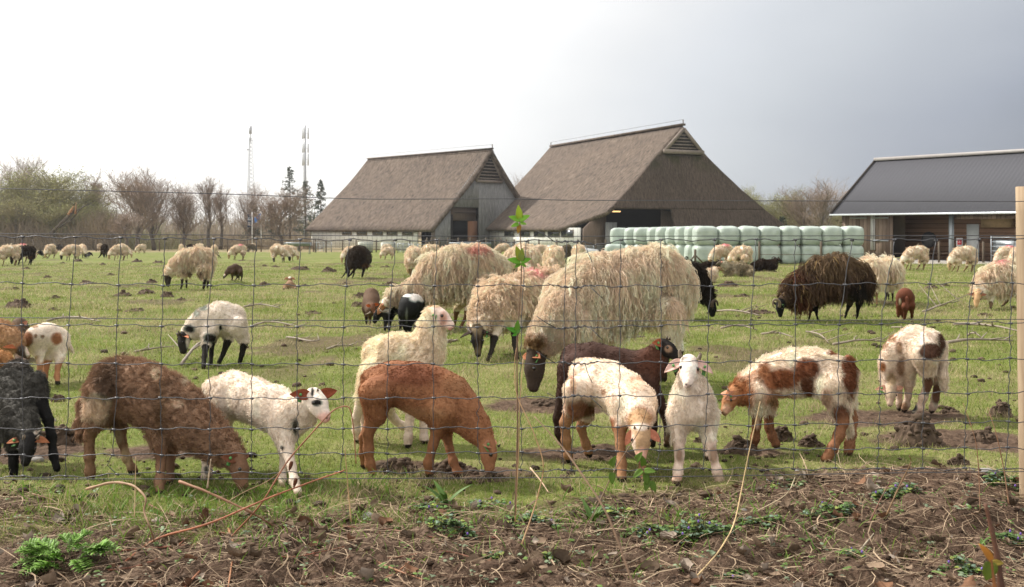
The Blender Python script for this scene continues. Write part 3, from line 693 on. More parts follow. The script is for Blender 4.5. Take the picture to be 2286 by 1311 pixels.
# ------------------------------------------------------------------ soil heaps and clods
M['earth'] = pmat('earth', (.035, .024, .016), col2=(.15, .105, .075), rough=.95, sc=28, bump=.9, bsc=60, spec=.15, detail=6)
ICO = None
def ico():
    global ICO
    if ICO is None:
        t = (1 + 5 ** .5) / 2; v = [(-1, t, 0), (1, t, 0), (-1, -t, 0), (1, -t, 0), (0, -1, t), (0, 1, t), (0, -1, -t), (0, 1, -t), (t, 0, -1), (t, 0, 1), (-t, 0, -1), (-t, 0, 1)]
        f = [(0, 11, 5), (0, 5, 1), (0, 1, 7), (0, 7, 10), (0, 10, 11), (1, 5, 9), (5, 11, 4), (11, 10, 2), (10, 7, 6), (7, 1, 8), (3, 9, 4), (3, 4, 2), (3, 2, 6), (3, 6, 8), (3, 8, 9), (4, 9, 5), (2, 4, 11), (6, 2, 10), (8, 6, 7), (9, 8, 1)]
        v = [nrm(np.array(p, float)) for p in v]
        for _ in range(1):
            nf = []; c = {}
            def mid(a_, b_):
                k = (min(a_, b_), max(a_, b_))
                if k not in c: v.append(nrm(v[a_] + v[b_])); c[k] = len(v) - 1
                return c[k]
            for a_, b_, d_ in f: x1, x2, x3 = mid(a_, b_), mid(b_, d_), mid(d_, a_); nf += [(a_, x1, x3), (b_, x2, x1), (d_, x3, x2), (x1, x2, x3)]
            f = nf
        ICO = (np.array(v), np.array(f))
    return ICO
def heap(px_, py_, wpx, hpx, label, cat='molehill', name='molehill', group=None, lumpy=1.0, dark=False, seed=0):
    g = G(px_, py_); d = g[1]; s = FPX / d; rx = wpx / 2 / s * .95; h_ = hpx / s; ry = rx * .7; n = 26 if d > 6 else 48; rng = np.random.default_rng(seed + 500)
    u = np.linspace(-1.1, 1.1, n); X, Y = np.meshgrid(u, u, indexing='ij'); r = np.sqrt(X ** 2 + Y ** 2)
    P = np.stack([X * rx, Y * ry, 0 * X], -1).reshape(-1, 3) + np.array((g[0], g[1], seed * 3.1))
    n1 = fbm(P, 1.6 / rx, 3, 7 + seed).reshape(X.shape); n2 = fbm(P, 4 / rx, 3, 17 + seed).reshape(X.shape)
    q = np.clip(1 - (r * (1 + (n1 - .5) * .9)) ** 2, 0, 1) ** 1.15; Z = h_ * q * (.72 + .75 * (n2 - .5) * lumpy) - .012 * sst(.85, 1.05, r) - .003
    V0 = np.stack([X * rx, Y * ry, Z + (gz(g[0] + X * rx, g[1] + Y * ry) - g[2])], -1).reshape(-1, 3)
    i = (np.arange(n - 1)[:, None] * n + np.arange(n - 1)[None, :]).reshape(-1); F0 = np.stack([i, i + n, i + n + 1, i + 1], -1); F0 = F0[(q.ravel()[F0] > 0).any(1)]
    iv, jf = ico(); VS = [V0]; FS = [np.concatenate([F0[:, [0, 1, 2]], F0[:, [0, 2, 3]]])]; off = len(V0); m_ = int((26 if d > 6 else 70) * min(lumpy, 1.8))
    for k in range(m_):
        a_ = rng.random() * 6.28; rr = rng.random() ** .6 * 1.05; cx_, cy_ = math.cos(a_) * rr, math.sin(a_) * rr; sz = rx * (.035 + .12 * rng.random() ** 2) * (1.25 - .6 * rr) * min(1, .5 + .4 * lumpy); sz = min(sz, h_ * .45)
        ii = min(n - 1, max(0, int((cx_ + 1.1) / 2.2 * (n - 1)))); jj = min(n - 1, max(0, int((cy_ + 1.1) / 2.2 * (n - 1)))); z0 = V0[ii * n + jj, 2]
        v = iv * (1 + (vnoise(iv * 1.7 + k, 1.0, seed)[:, None] - .5) * .9) * sz * np.array((1.25, 1.1, .85)) + np.array((cx_ * rx, cy_ * ry, z0 + sz * .2)); VS.append(v); FS.append(jf + off); off += len(v)
    return tag(mesh(name, np.concatenate(VS), np.concatenate(FS), M['earth'], loc=g), label, cat, group)
GRP = 'molehills scattered over the pasture'
hp = [(42, 686, 70, 24), (123, 668, 28, 9), (275, 661, 50, 14), (325, 657, 50, 13), (375, 664, 40, 14), (405, 671, 26, 8), (338, 633, 34, 11), (195, 635, 46, 10), (145, 636, 26, 7), (35, 648, 22, 7), (105, 621, 26, 7), (305, 586, 28, 8), (355, 588, 30, 8), (172, 584, 24, 6), (140, 589, 20, 5), (247, 616, 20, 6), (672, 603, 50, 11), (735, 608, 44, 14), (590, 595, 16, 6), (615, 597, 22, 6), (590, 637, 30, 8), (680, 640, 26, 6), (120, 692, 34, 7), (300, 695, 54, 7), (700, 700, 50, 6), (800, 664, 40, 14), (800, 685, 40, 14), (870, 636, 50, 8), (540, 583, 22, 4), (860, 598, 26, 5), (822, 597, 20, 5),
      (1625, 641, 50, 16), (1590, 652, 30, 11), (1655, 664, 44, 8), (2080, 644, 38, 9), (2110, 641, 26, 7), (1690, 700, 70, 9), (2200, 705, 44, 8), (1900, 560, 10, 2), (60, 600, 20, 5), (230, 592, 20, 5), (770, 635, 30, 6), (520, 608, 24, 5)]
pos = ['near the left edge', 'beyond the orange lamb', 'left of the fence centre']
NM = ['broad dark molehill at the far left of the meadow', 'small dark molehill above the rusty patched lamb', 'low wide molehill left of the grazing mid field ewe', 'split dark molehill in the middle of the left meadow', 'crumbly molehill below the mid field ewe', 'little molehill just right of the ewe feet', 'straw covered earth heap in front of the mid field ewe face', 'flat molehill in line with the second fence wire', 'small flat molehill left of the second fence stay', 'tiny molehill near the left picture edge', 'small low molehill under the black faced sheep', 'low heap right of the cream sheep pair at left', 'low twin heap before the big mid field ewe', 'small heap under the left group of sheep', 'very small heap left of the black lamb', 'little lone heap under the black resting lamb', 'smooth heap right of the lying brown lamb', 'pointed pale brown molehill in front of the left barn', 'tiny dark heap above the lying lamb', 'small flat heap above the lying lamb', 'dark flat heap left of the lying lamb', 'flat heap touching the lying lamb', 'thin strip of bare soil above the left lambs', 'wide bare soil strip above the brown woolly lamb', 'wide bare soil strip right of the white lamb back', 'molehill above the brown lamb behind the horned one', 'molehill left of the spotted horned lamb', 'low molehill above the shaggy ewe neck', 'thin heap under the grazing cream sheep', 'thin heap under the pair of dark sheep', 'small thin heap beside the dark sheep feet', 'twin brown molehill right of the resting cream sheep', 'small round molehill behind the black horned head', 'flat molehill left of the curled horn ram', 'low molehill right of the cream sheep with pink spot', 'small molehill left of the right edge sheep', 'flat heap with twigs below the horned ram', 'thin heap under the right edge sheep', 'barely raised heap by the bales', 'small thin heap beneath the left edge sheep', 'small thin heap below the big white sheep row', 'flat heap near the dark grazing pair', 'thin low heap below the brown grazing lamb']
for i, (a, b, c_, d_) in enumerate(hp): heap(a, b, c_, d_, NM[i], group=GRP, seed=i, lumpy=1.1)
CG = 'lumps of turned soil near the fence'
for i, (a, b, c_, d_, lb) in enumerate([(2045, 992, 130, 72, 'big dark cloddy soil mound below the bending white and brown lamb'), (2235, 930, 66, 36, 'dark soil lump near the fence post'), (2195, 985, 84, 32, 'low dark soil lump left of the fence post'), (1655, 1012, 90, 36, 'dark soil lump under the patched lamb front feet'), (1745, 985, 60, 34, 'dark soil lump behind the patched lamb raised foot'), (1810, 998, 66, 28, 'dark soil lump under the patched lamb belly'), (2140, 1040, 60, 22, 'low soil lump right of the big cloddy mound'), (500, 900, 70, 24, 'soil lump behind the brown woolly lamb'), (135, 990, 120, 45, 'trampled soil heap beside the black lamb foot'), (1010, 1055, 120, 34, 'soil heap under the reddish lamb chest'), (880, 1050, 130, 22, 'soil heap between the reddish lamb legs'), (1215, 905, 80, 14, 'soil patch under the dark ewe nose'), (1100, 1080, 60, 26, 'small dark clod under the reddish lamb nose'), (130, 895, 40, 18, 'small clod between the black lamb and the brown one'), (1720, 700, 30, 6, 'small clod below the ram'), (2120, 920, 50, 14, 'small clod beside the bending lamb hind foot'), (1560, 985, 34, 14, 'clod right of the white lamb feet'), (1350, 910, 34, 14, 'clod right of the dark ewe nose')]):
    heap(a, b, c_, d_, lb, 'soil lump', 'soil_lump', CG, lumpy=1.9, seed=100 + i)
heap(405, 556, 130, 26, 'large grey brown earth heap at the far left edge of the pasture', 'earth heap', 'earth_heap', lumpy=1.0, seed=200)
heap(1015, 566, 60, 16, 'heap of dry twigs and straw in front of the left barn', 'straw heap', 'straw_heap', lumpy=1.6, seed=201)
# ------------------------------------------------------------------ litter in the foreground
def litter():
    rng = np.random.default_rng(12)
    def scat(n, y0=2.3, y1=3.75, pw=1.0):
        y = y0 + (y1 - y0) * rng.random(n) ** pw; x = (rng.random(n) * 2 - 1) * (y * .62 + .15); s = soil(x, y); k = rng.random(n) < .08 + s; return x[k], y[k]
    # leaves: curled quads 3x3
    x, y = scat(900); n = len(x); z = gz(x, y)
    V = []; F = []; C = []
    gx, gy = np.meshgrid(np.linspace(-1, 1, 4), np.linspace(-1, 1, 5), indexing='ij'); outl = 1 - .0 * gx
    for i in range(n):
        L_ = .008 + .022 * rng.random() ** 2.2; w_ = L_ * (.45 + .3 * rng.random()); edge = (1 - np.abs(gy) ** 2.4) + .12; lobes = 1 + .28 * np.sin(gy * 9 + rng.random() * 6)
        lx = gx * w_ * edge * lobes; ly = gy * L_; lz = L_ * ((rng.random() * 1.1 - .2) * gx ** 2 + (rng.random() * .9 - .3) * gy ** 2 + rng.normal(0, .10, gx.shape))
        a = rng.random() * 6.28; tx, ty = rng.normal(0, .38, 2); p = np.stack([lx.ravel(), ly.ravel(), lz.ravel()], 1)
        Rm = np.array(Matrix.Rotation(a, 3, 'Z') @ Matrix.Rotation(tx, 3, 'X') @ Matrix.Rotation(ty, 3, 'Y')); p = p @ Rm.T + np.array((x[i], y[i], z[i] + .010 + .014 * rng.random()))
        o = len(V) * 20; V.append(p); ii = (np.arange(3)[:, None] * 5 + np.arange(4)[None]).reshape(-1) + o; F.append(np.stack([ii, ii + 1, ii + 6, ii + 5], 1))
        q = rng.random(); rq = rng.random(); col = np.array((.22, .155, .105)) * (.4 + .8 * q) if rq < .62 else (np.array((.20, .105, .06)) * (.5 + .6 * q) if rq < .78 else np.array((.36, .29, .23)) * (.5 + .6 * q)); C.append(np.tile(col, (20, 1)))
    tag(mesh('dead_leaves', np.concatenate(V), np.concatenate(F), M['litter'], col=np.concatenate(C)), 'curled dead brown leaves strewn over the bare soil in front', 'leaf litter', kind='stuff')
    # dry stalks and straw lying about
    x, y = scat(17000, pw=.85); n = len(x); z = gz(x, y); K = 4; S = np.zeros((n, K, 3)); a = rng.random(n) * 6.28; L_ = .02 + .22 * rng.random(n) ** 2.5
    S[:, 0] = np.stack([x, y, z + .004 + .012 * rng.random(n)], 1); el = rng.normal(0, .18, n); d = np.stack([np.cos(a), np.sin(a), el], 1); crv = rng.normal(0, .5, n)
    for k in range(1, K):
        S[:, k] = S[:, k - 1] + nrm(d) * (L_ / 3)[:, None]; d = d + np.stack([-np.sin(a) * crv, np.cos(a) * crv, -.10 + 0 * a], 1)
        S[:, k, 2] = np.maximum(S[:, k, 2], gz(S[:, k, 0], S[:, k, 1]) + .003)
    side = nrm(np.cross(d, (0, 0, 1.)) + np.stack([0 * a, 0 * a, rng.normal(0, .7, n)], 1))
    V, F = ribbons(S, (.0009 + .0014 * rng.random((n, 1)) ** 3) * np.array([1, 1, .9, .4])[None], side)
    t = rng.random((n, 1)); c = np.array((.17, .10, .062)) * (1 - t) + np.array((.48, .36, .24)) * t ** 1.8; c = np.where(t < .38, np.array((.085, .048, .03)), c)
    tag(mesh('dry_stalks', V, F, M['litter'], col=np.repeat(np.repeat(c, K, 0), 2, 0)), 'broken dry grass stalks and small twigs littering the foreground soil', 'dry stalks', kind='stuff')
    # crumbs of earth
    x, y = scat(12000, 2.3, 4.4); n = len(x); z = gz(x, y); r = .0025 + .011 * rng.random(n) ** 5
    ico = np.array([(0, 0, 1), (.9, 0, .3), (.28, .85, .3), (-.72, .53, .3), (-.72, -.53, .3), (.28, -.85, .3), (.3, 0, -.8)]); IF = np.array([[0, 1, 2], [0, 2, 3], [0, 3, 4], [0, 4, 5], [0, 5, 1], [6, 2, 1], [6, 3, 2], [6, 4, 3], [6, 5, 4], [6, 1, 5]])
    V = (ico[None] * (1 + rng.normal(0, .22, (n, 7, 1)))) * r[:, None, None] * np.array((1.3, 1, .8)) + np.stack([x, y, z + r * .3], 1)[:, None]
    F = (IF[None] + (np.arange(n) * 7)[:, None, None]).reshape(-1, 3); t = rng.random((n, 1)); c = np.array((.06, .038, .026)) * (1 - t) + np.array((.22, .15, .105)) * t ** 1.5
    tag(mesh('soil_crumbs', V.reshape(-1, 3), F, M['litter'], col=np.repeat(c, 7, 0), smooth=False), 'small crumbs of earth and grit on the bare soil', 'soil crumbs', kind='stuff')
litter()
def weeds():
    rng = np.random.default_rng(21); V, F, C, off = [], [], [], 0
    for k in range(420):
        y = 2.65 + 1.0 * rng.random(); x = (rng.random() * 2 - 1) * (y * .58); z = float(gz(np.array([x]), np.array([y]))[0]); m = rng.integers(2, 6); c0 = (np.array((.17, .27, .07)) if rng.random() < .6 else np.array((.26, .33, .20))) * (.6 + .7 * rng.random())
        for j in range(m):
            a = rng.random() * 6.28; L_ = .006 + .012 * rng.random(); ev, ef, inn = leafshape((x + rng.normal(0, .008), y + rng.normal(0, .008), z + .006 + .014 * rng.random()), (math.cos(a), math.sin(a), .35), (0, -.2, 1), L_, L_ * .8, cup=.3, thick=.0004, droop=.2, nl=4, nw=3); V.append(ev); F.append(ef + off); off += len(ev); C.append(np.tile(c0 * (.8 + .4 * rng.random()), (len(ev), 1)))
    tag(mesh('small_weeds', np.concatenate(V), np.concatenate(F), M['leaf'], col=np.concatenate(C)), 'tiny weed seedlings sprouting all over the bare foreground soil', 'weeds', kind='stuff')
weeds()
def droppings():
    rng = np.random.default_rng(31); n = 1500; y = 3.55 + 12 * rng.random(n) ** 1.7; x = (rng.random(n) * 2 - 1) * (y * .56); k = fbm(np.stack([x, y, 0 * x], 1), 1.4, 3, 131) > .47; x, y = x[k], y[k]; n = len(x); z = gz(x, y); r = (.004 + .016 * rng.random(n) ** 3) * (y / 4.5) ** .4
    iv, jf = ico(); V = iv[None] * (1 + rng.normal(0, .16, (n, len(iv), 1))) * r[:, None, None] * np.array((1.3, 1.1, .7)) + np.stack([x, y, z + r * .35], 1)[:, None]; F = (jf[None] + (np.arange(n) * len(iv))[:, None, None]).reshape(-1, 3)
    t = rng.random((n, 1)); c = np.array((.035, .024, .016)) * (1 - t) + np.array((.13, .09, .062)) * t; tag(mesh('dung_and_clods', V.reshape(-1, 3), F, M['litter'], col=np.repeat(c, len(iv), 0), smooth=False), 'sheep droppings and small earth clods dotted over the near pasture', 'droppings', kind='stuff')
droppings()
# ------------------------------------------------------------------ buildings
def thatch(name, stretch, c1, c2):
    m, t = newmat(name); L = t.links.new; o = N(t, 'ShaderNodeOutputMaterial'); b = N(t, 'ShaderNodeBsdfPrincipled'); L(b.outputs[0], o.inputs[0]); b.inputs['Roughness'].default_value = .95; b.inputs['Specular IOR Level'].default_value = .1
    tcn = N(t, 'ShaderNodeTexCoord'); mpn = N(t, 'ShaderNodeMapping'); mpn.inputs['Scale'].default_value = stretch; L(tcn.outputs['Object'], mpn.inputs[0])
    n1 = N(t, 'ShaderNodeTexNoise'); n1.inputs['Scale'].default_value = 3.2; n1.inputs['Detail'].default_value = 9; n1.inputs['Roughness'].default_value = .85; L(mpn.outputs[0], n1.inputs[0])
    n2 = N(t, 'ShaderNodeTexNoise'); n2.inputs['Scale'].default_value = .35; n2.inputs['Detail'].default_value = 5; L(tcn.outputs['Object'], n2.inputs[0])
    r = N(t, 'ShaderNodeValToRGB'); L(n1.outputs[0], r.inputs[0]); r.color_ramp.elements[0].position = .40; r.color_ramp.elements[0].color = (*c1, 1); r.color_ramp.elements[1].position = .62; r.color_ramp.elements[1].color = (*c2, 1)
    r2 = N(t, 'ShaderNodeValToRGB'); L(n2.outputs[0], r2.inputs[0]); r2.color_ramp.elements[0].position = .35; r2.color_ramp.elements[0].color = (.88, .88, .89, 1); r2.color_ramp.elements[1].position = .65; r2.color_ramp.elements[1].color = (1.06, 1.04, 1.02, 1)
    mm = N(t, 'ShaderNodeMixRGB', blend_type='MULTIPLY'); mm.inputs[0].default_value = 1; L(r.outputs[0], mm.inputs[1]); L(r2.outputs[0], mm.inputs[2])
    vc = N(t, 'ShaderNodeVertexColor', layer_name='Col'); m3 = N(t, 'ShaderNodeMixRGB'); m3.inputs[2].default_value = (.05, .055, .022, 1); sp_ = N(t, 'ShaderNodeSeparateColor'); L(vc.outputs[0], sp_.inputs[0]); L(sp_.outputs[0], m3.inputs[0]); L(mm.outputs[0], m3.inputs[1])
    L(m3.outputs[0], b.inputs['Base Color'])
    bp = N(t, 'ShaderNodeBump'); bp.inputs['Strength'].default_value = 1.0; bp.inputs['Distance'].default_value = .16; L(n1.outputs[0], bp.inputs['Height']); L(bp.outputs[0], b.inputs['Normal'])
    return m
M['thatch'] = thatch('thatch', (1.8, .5, .5), (.062, .049, .041), (.265, .21, .17))
M['thatch_dark'] = thatch('thatch_dark', (1, 2.6, .5), (.06, .044, .036), (.17, .13, .105))
def planks(name, c1, c2, wide=.16, axis=0, dark=(.02, .016, .012)):
    """weathered boards: a tone per board, grain along the board and a dark joint"""
    m, t = newmat(name); L = t.links.new; o = N(t, 'ShaderNodeOutputMaterial'); b = N(t, 'ShaderNodeBsdfPrincipled'); L(b.outputs[0], o.inputs[0]); b.inputs['Roughness'].default_value = .85; b.inputs['Specular IOR Level'].default_value = .2
    tcn = N(t, 'ShaderNodeTexCoord'); sp_ = N(t, 'ShaderNodeSeparateXYZ'); L(tcn.outputs['Object'], sp_.inputs[0])
    dv = N(t, 'ShaderNodeMath', operation='DIVIDE'); L(sp_.outputs[axis], dv.inputs[0]); dv.inputs[1].default_value = wide
    fl = N(t, 'ShaderNodeMath', operation='FLOOR'); L(dv.outputs[0], fl.inputs[0]); wn_ = N(t, 'ShaderNodeTexWhiteNoise', noise_dimensions='1D'); L(fl.outputs[0], wn_.inputs['W'])
    mpn = N(t, 'ShaderNodeMapping'); mpn.inputs['Scale'].default_value = (6, 6, .5) if axis != 2 else (.5, .5, 6); L(tcn.outputs['Object'], mpn.inputs[0])
    n1 = N(t, 'ShaderNodeTexNoise'); n1.inputs['Scale'].default_value = 3; n1.inputs['Detail'].default_value = 5; L(mpn.outputs[0], n1.inputs[0])
    ad = N(t, 'ShaderNodeMath', operation='MULTIPLY_ADD'); L(wn_.outputs[0], ad.inputs[0]); ad.inputs[1].default_value = .5; 
    m5 = N(t, 'ShaderNodeMath', operation='MULTIPLY'); L(n1.outputs[0], m5.inputs[0]); m5.inputs[1].default_value = .55; L(m5.outputs[0], ad.inputs[2])
    r = N(t, 'ShaderNodeValToRGB'); L(ad.outputs[0], r.inputs[0]); r.color_ramp.elements[0].position = .2; r.color_ramp.elements[0].color = (*c1, 1); r.color_ramp.elements[1].position = .85; r.color_ramp.elements[1].color = (*c2, 1)
    fr = N(t, 'ShaderNodeMath', operation='FRACT'); L(dv.outputs[0], fr.inputs[0]); lt = N(t, 'ShaderNodeMath', operation='LESS_THAN'); L(fr.outputs[0], lt.inputs[0]); lt.inputs[1].default_value = .08
    mm = N(t, 'ShaderNodeMixRGB'); L(lt.outputs[0], mm.inputs[0]); L(r.outputs[0], mm.inputs[1]); mm.inputs[2].default_value = (*dark, 1); L(mm.outputs[0], b.inputs['Base Color'])
    return m
M['plank_grey'] = planks('boards_grey', (.12, .12, .125), (.66, .65, .64), .22)
M['plank_brown'] = planks('boards_brown', (.11, .078, .060), (.30, .225, .18), .2)
M['plank_red'] = planks('boards_red', (.16, .075, .040), (.30, .16, .09), .2)
M['plank_white'] = planks('boards_white', (.70, .69, .64), (.82, .81, .76), .9, dark=(.33, .32, .29))
M['plank_h'] = planks('boards_level', (.24, .14, .10), (.48, .30, .21), .22, axis=2)
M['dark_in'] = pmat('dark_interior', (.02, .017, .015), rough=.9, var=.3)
M['trim'] = pmat('weathered_trim', (.22, .18, .15), rough=.8, var=.25, sc=3)
M['glass_dark'] = pmat('window_glass', (.05, .055, .06), rough=.15, var=.2, spec=.6)
M['glow'] = None
def barn(name, label, C0, th, Lg, Wd, ze, zr, hipfront, zg):
    """local axes: x along the long side towards the visible gable (x=0), y along the gable from the near corner"""
    rt = empty(name, (C0[0], C0[1], zg), -th, label, 'barn')
    return rt
def roofsurf(name, prof, x0f, x1f, n=60, thick=.35, mat=None, parent=None, moss=None, wob=.03, flip=False):
    """thatch slope: prof = [(y,z)] from ridge to eave; x0f/x1f give the x range at each station; closed slab"""
    prof = np.array(prof, float); k = len(prof); T_ = np.linspace(0, k - 1, 22); yz = np.stack([np.interp(T_, range(k), prof[:, j]) for j in (0, 1)], 1)
    for _ in range(3): yz[1:-1] = (yz[:-2] + yz[1:-1] * 2 + yz[2:]) / 4
    V = []; U = np.linspace(0, 1, n)
    tang = nrm(np.gradient(yz, axis=0)); nor = np.stack([-tang[:, 1], tang[:, 0]], 1); nor *= np.sign(nor[:, 1])[:, None]
    for lay in (0, 1):
        for j, (y, z) in enumerate(yz):
            t = T_[j] / (k - 1); xa, xb = x0f(t), x1f(t)
            for u in U:
                x = xa + (xb - xa) * u; q = np.array([[x, y, z]]); dz = (fbm(q, .9, 3, 5)[0] - .5) * wob * 2 if lay == 0 else 0
                V.append((x, y + nor[j, 0] * (dz - thick * lay), z + nor[j, 1] * (dz - thick * lay)))
    nj = len(yz); F = []; o = n * nj
    for j in range(nj - 1):
        for i in range(n - 1):
            a = j * n + i; F.append([a, a + 1, a + n + 1, a + n]); F.append([o + a, o + a + n, o + a + n + 1, o + a + 1])
    for i in range(n - 1): F.append([i, o + i, o + i + 1, i + 1]); a = (nj - 1) * n + i; F.append([a, a + 1, o + a + 1, o + a])
    for j in range(nj - 1): a = j * n; F.append([a, a + n, o + a + n, o + a]); a += n - 1; F.append([a, o + a, o + a + n, a + n])
    V = np.array(V); c = np.zeros((len(V), 3))
    return mesh(name, V, F, mat, parent, col=c)
def barn_one():
    zg = -1.25; C0 = (-8.3, 105.7); Lg, Wd, ze, zr = 23.0, 16.2, 2.28, 11.15
    rt = empty('thatched_barn', (C0[0], C0[1], zg), -R(45), 'left thatched barn with weathered grey plank gable', 'barn')
    hw = Wd / 2; prof = lambda s: [(hw, zr), (hw - s * hw * .18, zr - 1.75), (hw - s * hw * .36, zr - 3.45), (hw - s * (hw + .5), ze - .15 if s > 0 else ze + 3.3)]
    e = .5
    near = roofsurf('roof', [(hw, zr), (hw * .80, zr - 2.0), (hw * .60, zr - 3.8), (hw * .3, zr - 6.1), (-.55, ze - .12)], lambda t: -Lg + 1.2 * (1 - t) - .6, lambda t: .5 - .25 * t, mat=M['thatch'], parent=rt)
    far = roofsurf('roof', [(hw, zr), (hw * 1.2, zr - 2.0), (hw * 1.42, zr - 4.0), (hw * 1.62, zr - 5.7), (Wd * .93, zr - 7.1)], lambda t: -Lg + 1.2 * (1 - t), lambda t: .5, n=30, mat=M['thatch'], parent=rt)
    MB().beam((-Lg + .6, hw, zr + .05), (.55, hw, zr + .05), .4, .16).build('ridge_cap', M['thatch'], near)
    MB().tube([(.5, hw, zr), (.55, hw, zr + .55)], .05).tube([(-Lg + .7, hw, zr + .5), (.5, hw, zr + .5)], .012, 4).build('ridge_spike', M['wood_grey'], near)
    # bird wires on the ridge
    # walls
    g = MB(); dx0, dx1, dtop, stop = 3.0, 7.2, 6.0, 6.0     # upper recess
    zt = lambda y: min(zr - .4, 2.1 + (zr - 2.5) * (1 - abs(y - hw) / hw) ** .93)
    def gpoly(y0, y1, z0, m=6):
        ys_ = np.linspace(y0, y1, m); top = [(0, y, zt(y)) for y in ys_]; return [(0, y0, z0)] + [(0, y1, z0)] + top[::-1]
    rg = random.Random(3)
    for k in range(int(Wd / .22)):
        y = .11 + .22 * k; za = 4.6 if 2.5 < y < 6.6 else 0; zz = min(zt(y - .11), zt(y + .11)) + .1; g.box((-.1 + rg.uniform(-.018, .018), y, (za + zz) / 2), (.05, .2105, zz - za))
    g.box((-.16, Wd * .72, 1.0), (.02, Wd * .5, 2.0))
    gw = g.build('gable_wall', M['plank_grey'], rt)
    gw.data.transform(Matrix.Translation((0, 0, 0)))
    MB().box((-.55, 4.55, 3.9), (.1, 4.1, 1.5)).build('door_lintel', M['plank_brown'], rt)
    MB().box((-.35, 5.9, 1.55), (.08, 1.4, 3.1)).build('door', M['plank_red'], rt)
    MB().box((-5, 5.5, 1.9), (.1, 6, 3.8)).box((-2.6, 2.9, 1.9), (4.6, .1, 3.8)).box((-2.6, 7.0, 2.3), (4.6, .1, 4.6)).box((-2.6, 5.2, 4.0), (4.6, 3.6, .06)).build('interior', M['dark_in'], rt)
    # vent triangle with louvres
    v = MB(); zb = zr - 3.6; hb = 1.95
    v.beam((.06, hw - hb, zb), (.06, hw + hb, zb), .22, .3); v.beam((.06, hw - hb - .1, zb), (.06, hw, zr - .25), .2, .25); v.beam((.06, hw + hb + .1, zb), (.06, hw, zr - .25), .2, .25)
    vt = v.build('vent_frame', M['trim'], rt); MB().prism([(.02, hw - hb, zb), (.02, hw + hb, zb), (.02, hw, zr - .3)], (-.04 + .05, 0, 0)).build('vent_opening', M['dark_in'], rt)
    l = MB()
    for i in range(8): z = zb + .33 + i * .36; q = hb * (1 - (z - zb) / 3.3) - .08; l.beam((.09, hw - q, z), (.09, hw + q, z), .05, .12)
    l.build('louvre', M['trim'], vt)
    # long wall: white boards, dark hatches
    MB().box((-Lg / 2 - 1.4 + 0, .1, 1.15), (Lg - 3.8 + 1.0, .2, 2.3)).build('wall', M['plank_white'], rt); MB().box((-Lg + 1.9, .12, 1.15), (3.4, .2, 2.3)).build('wall', M['plank_brown'], rt)
    for x in (-4.35, -7.1, -9.7, -12.7, -15.6):
        fr = MB().box((x, -.03, 1.82), (1.95, .06, .62)).build('window', M['trim'], rt); MB().box((x, -.055, 1.82), (1.75, .04, .5)).build('pane', M['glass_dark'], fr)
    MB().box((-Lg - .2, hw, 2.2), (.2, Wd * .8, 4.4)).build('back_wall', M['plank_grey'], rt)
    MB().box((-.1, .0, 1.1), (.3, .3, 2.2)).build('corner_board', M['wood_grey'], rt)
    return rt
barn_one()
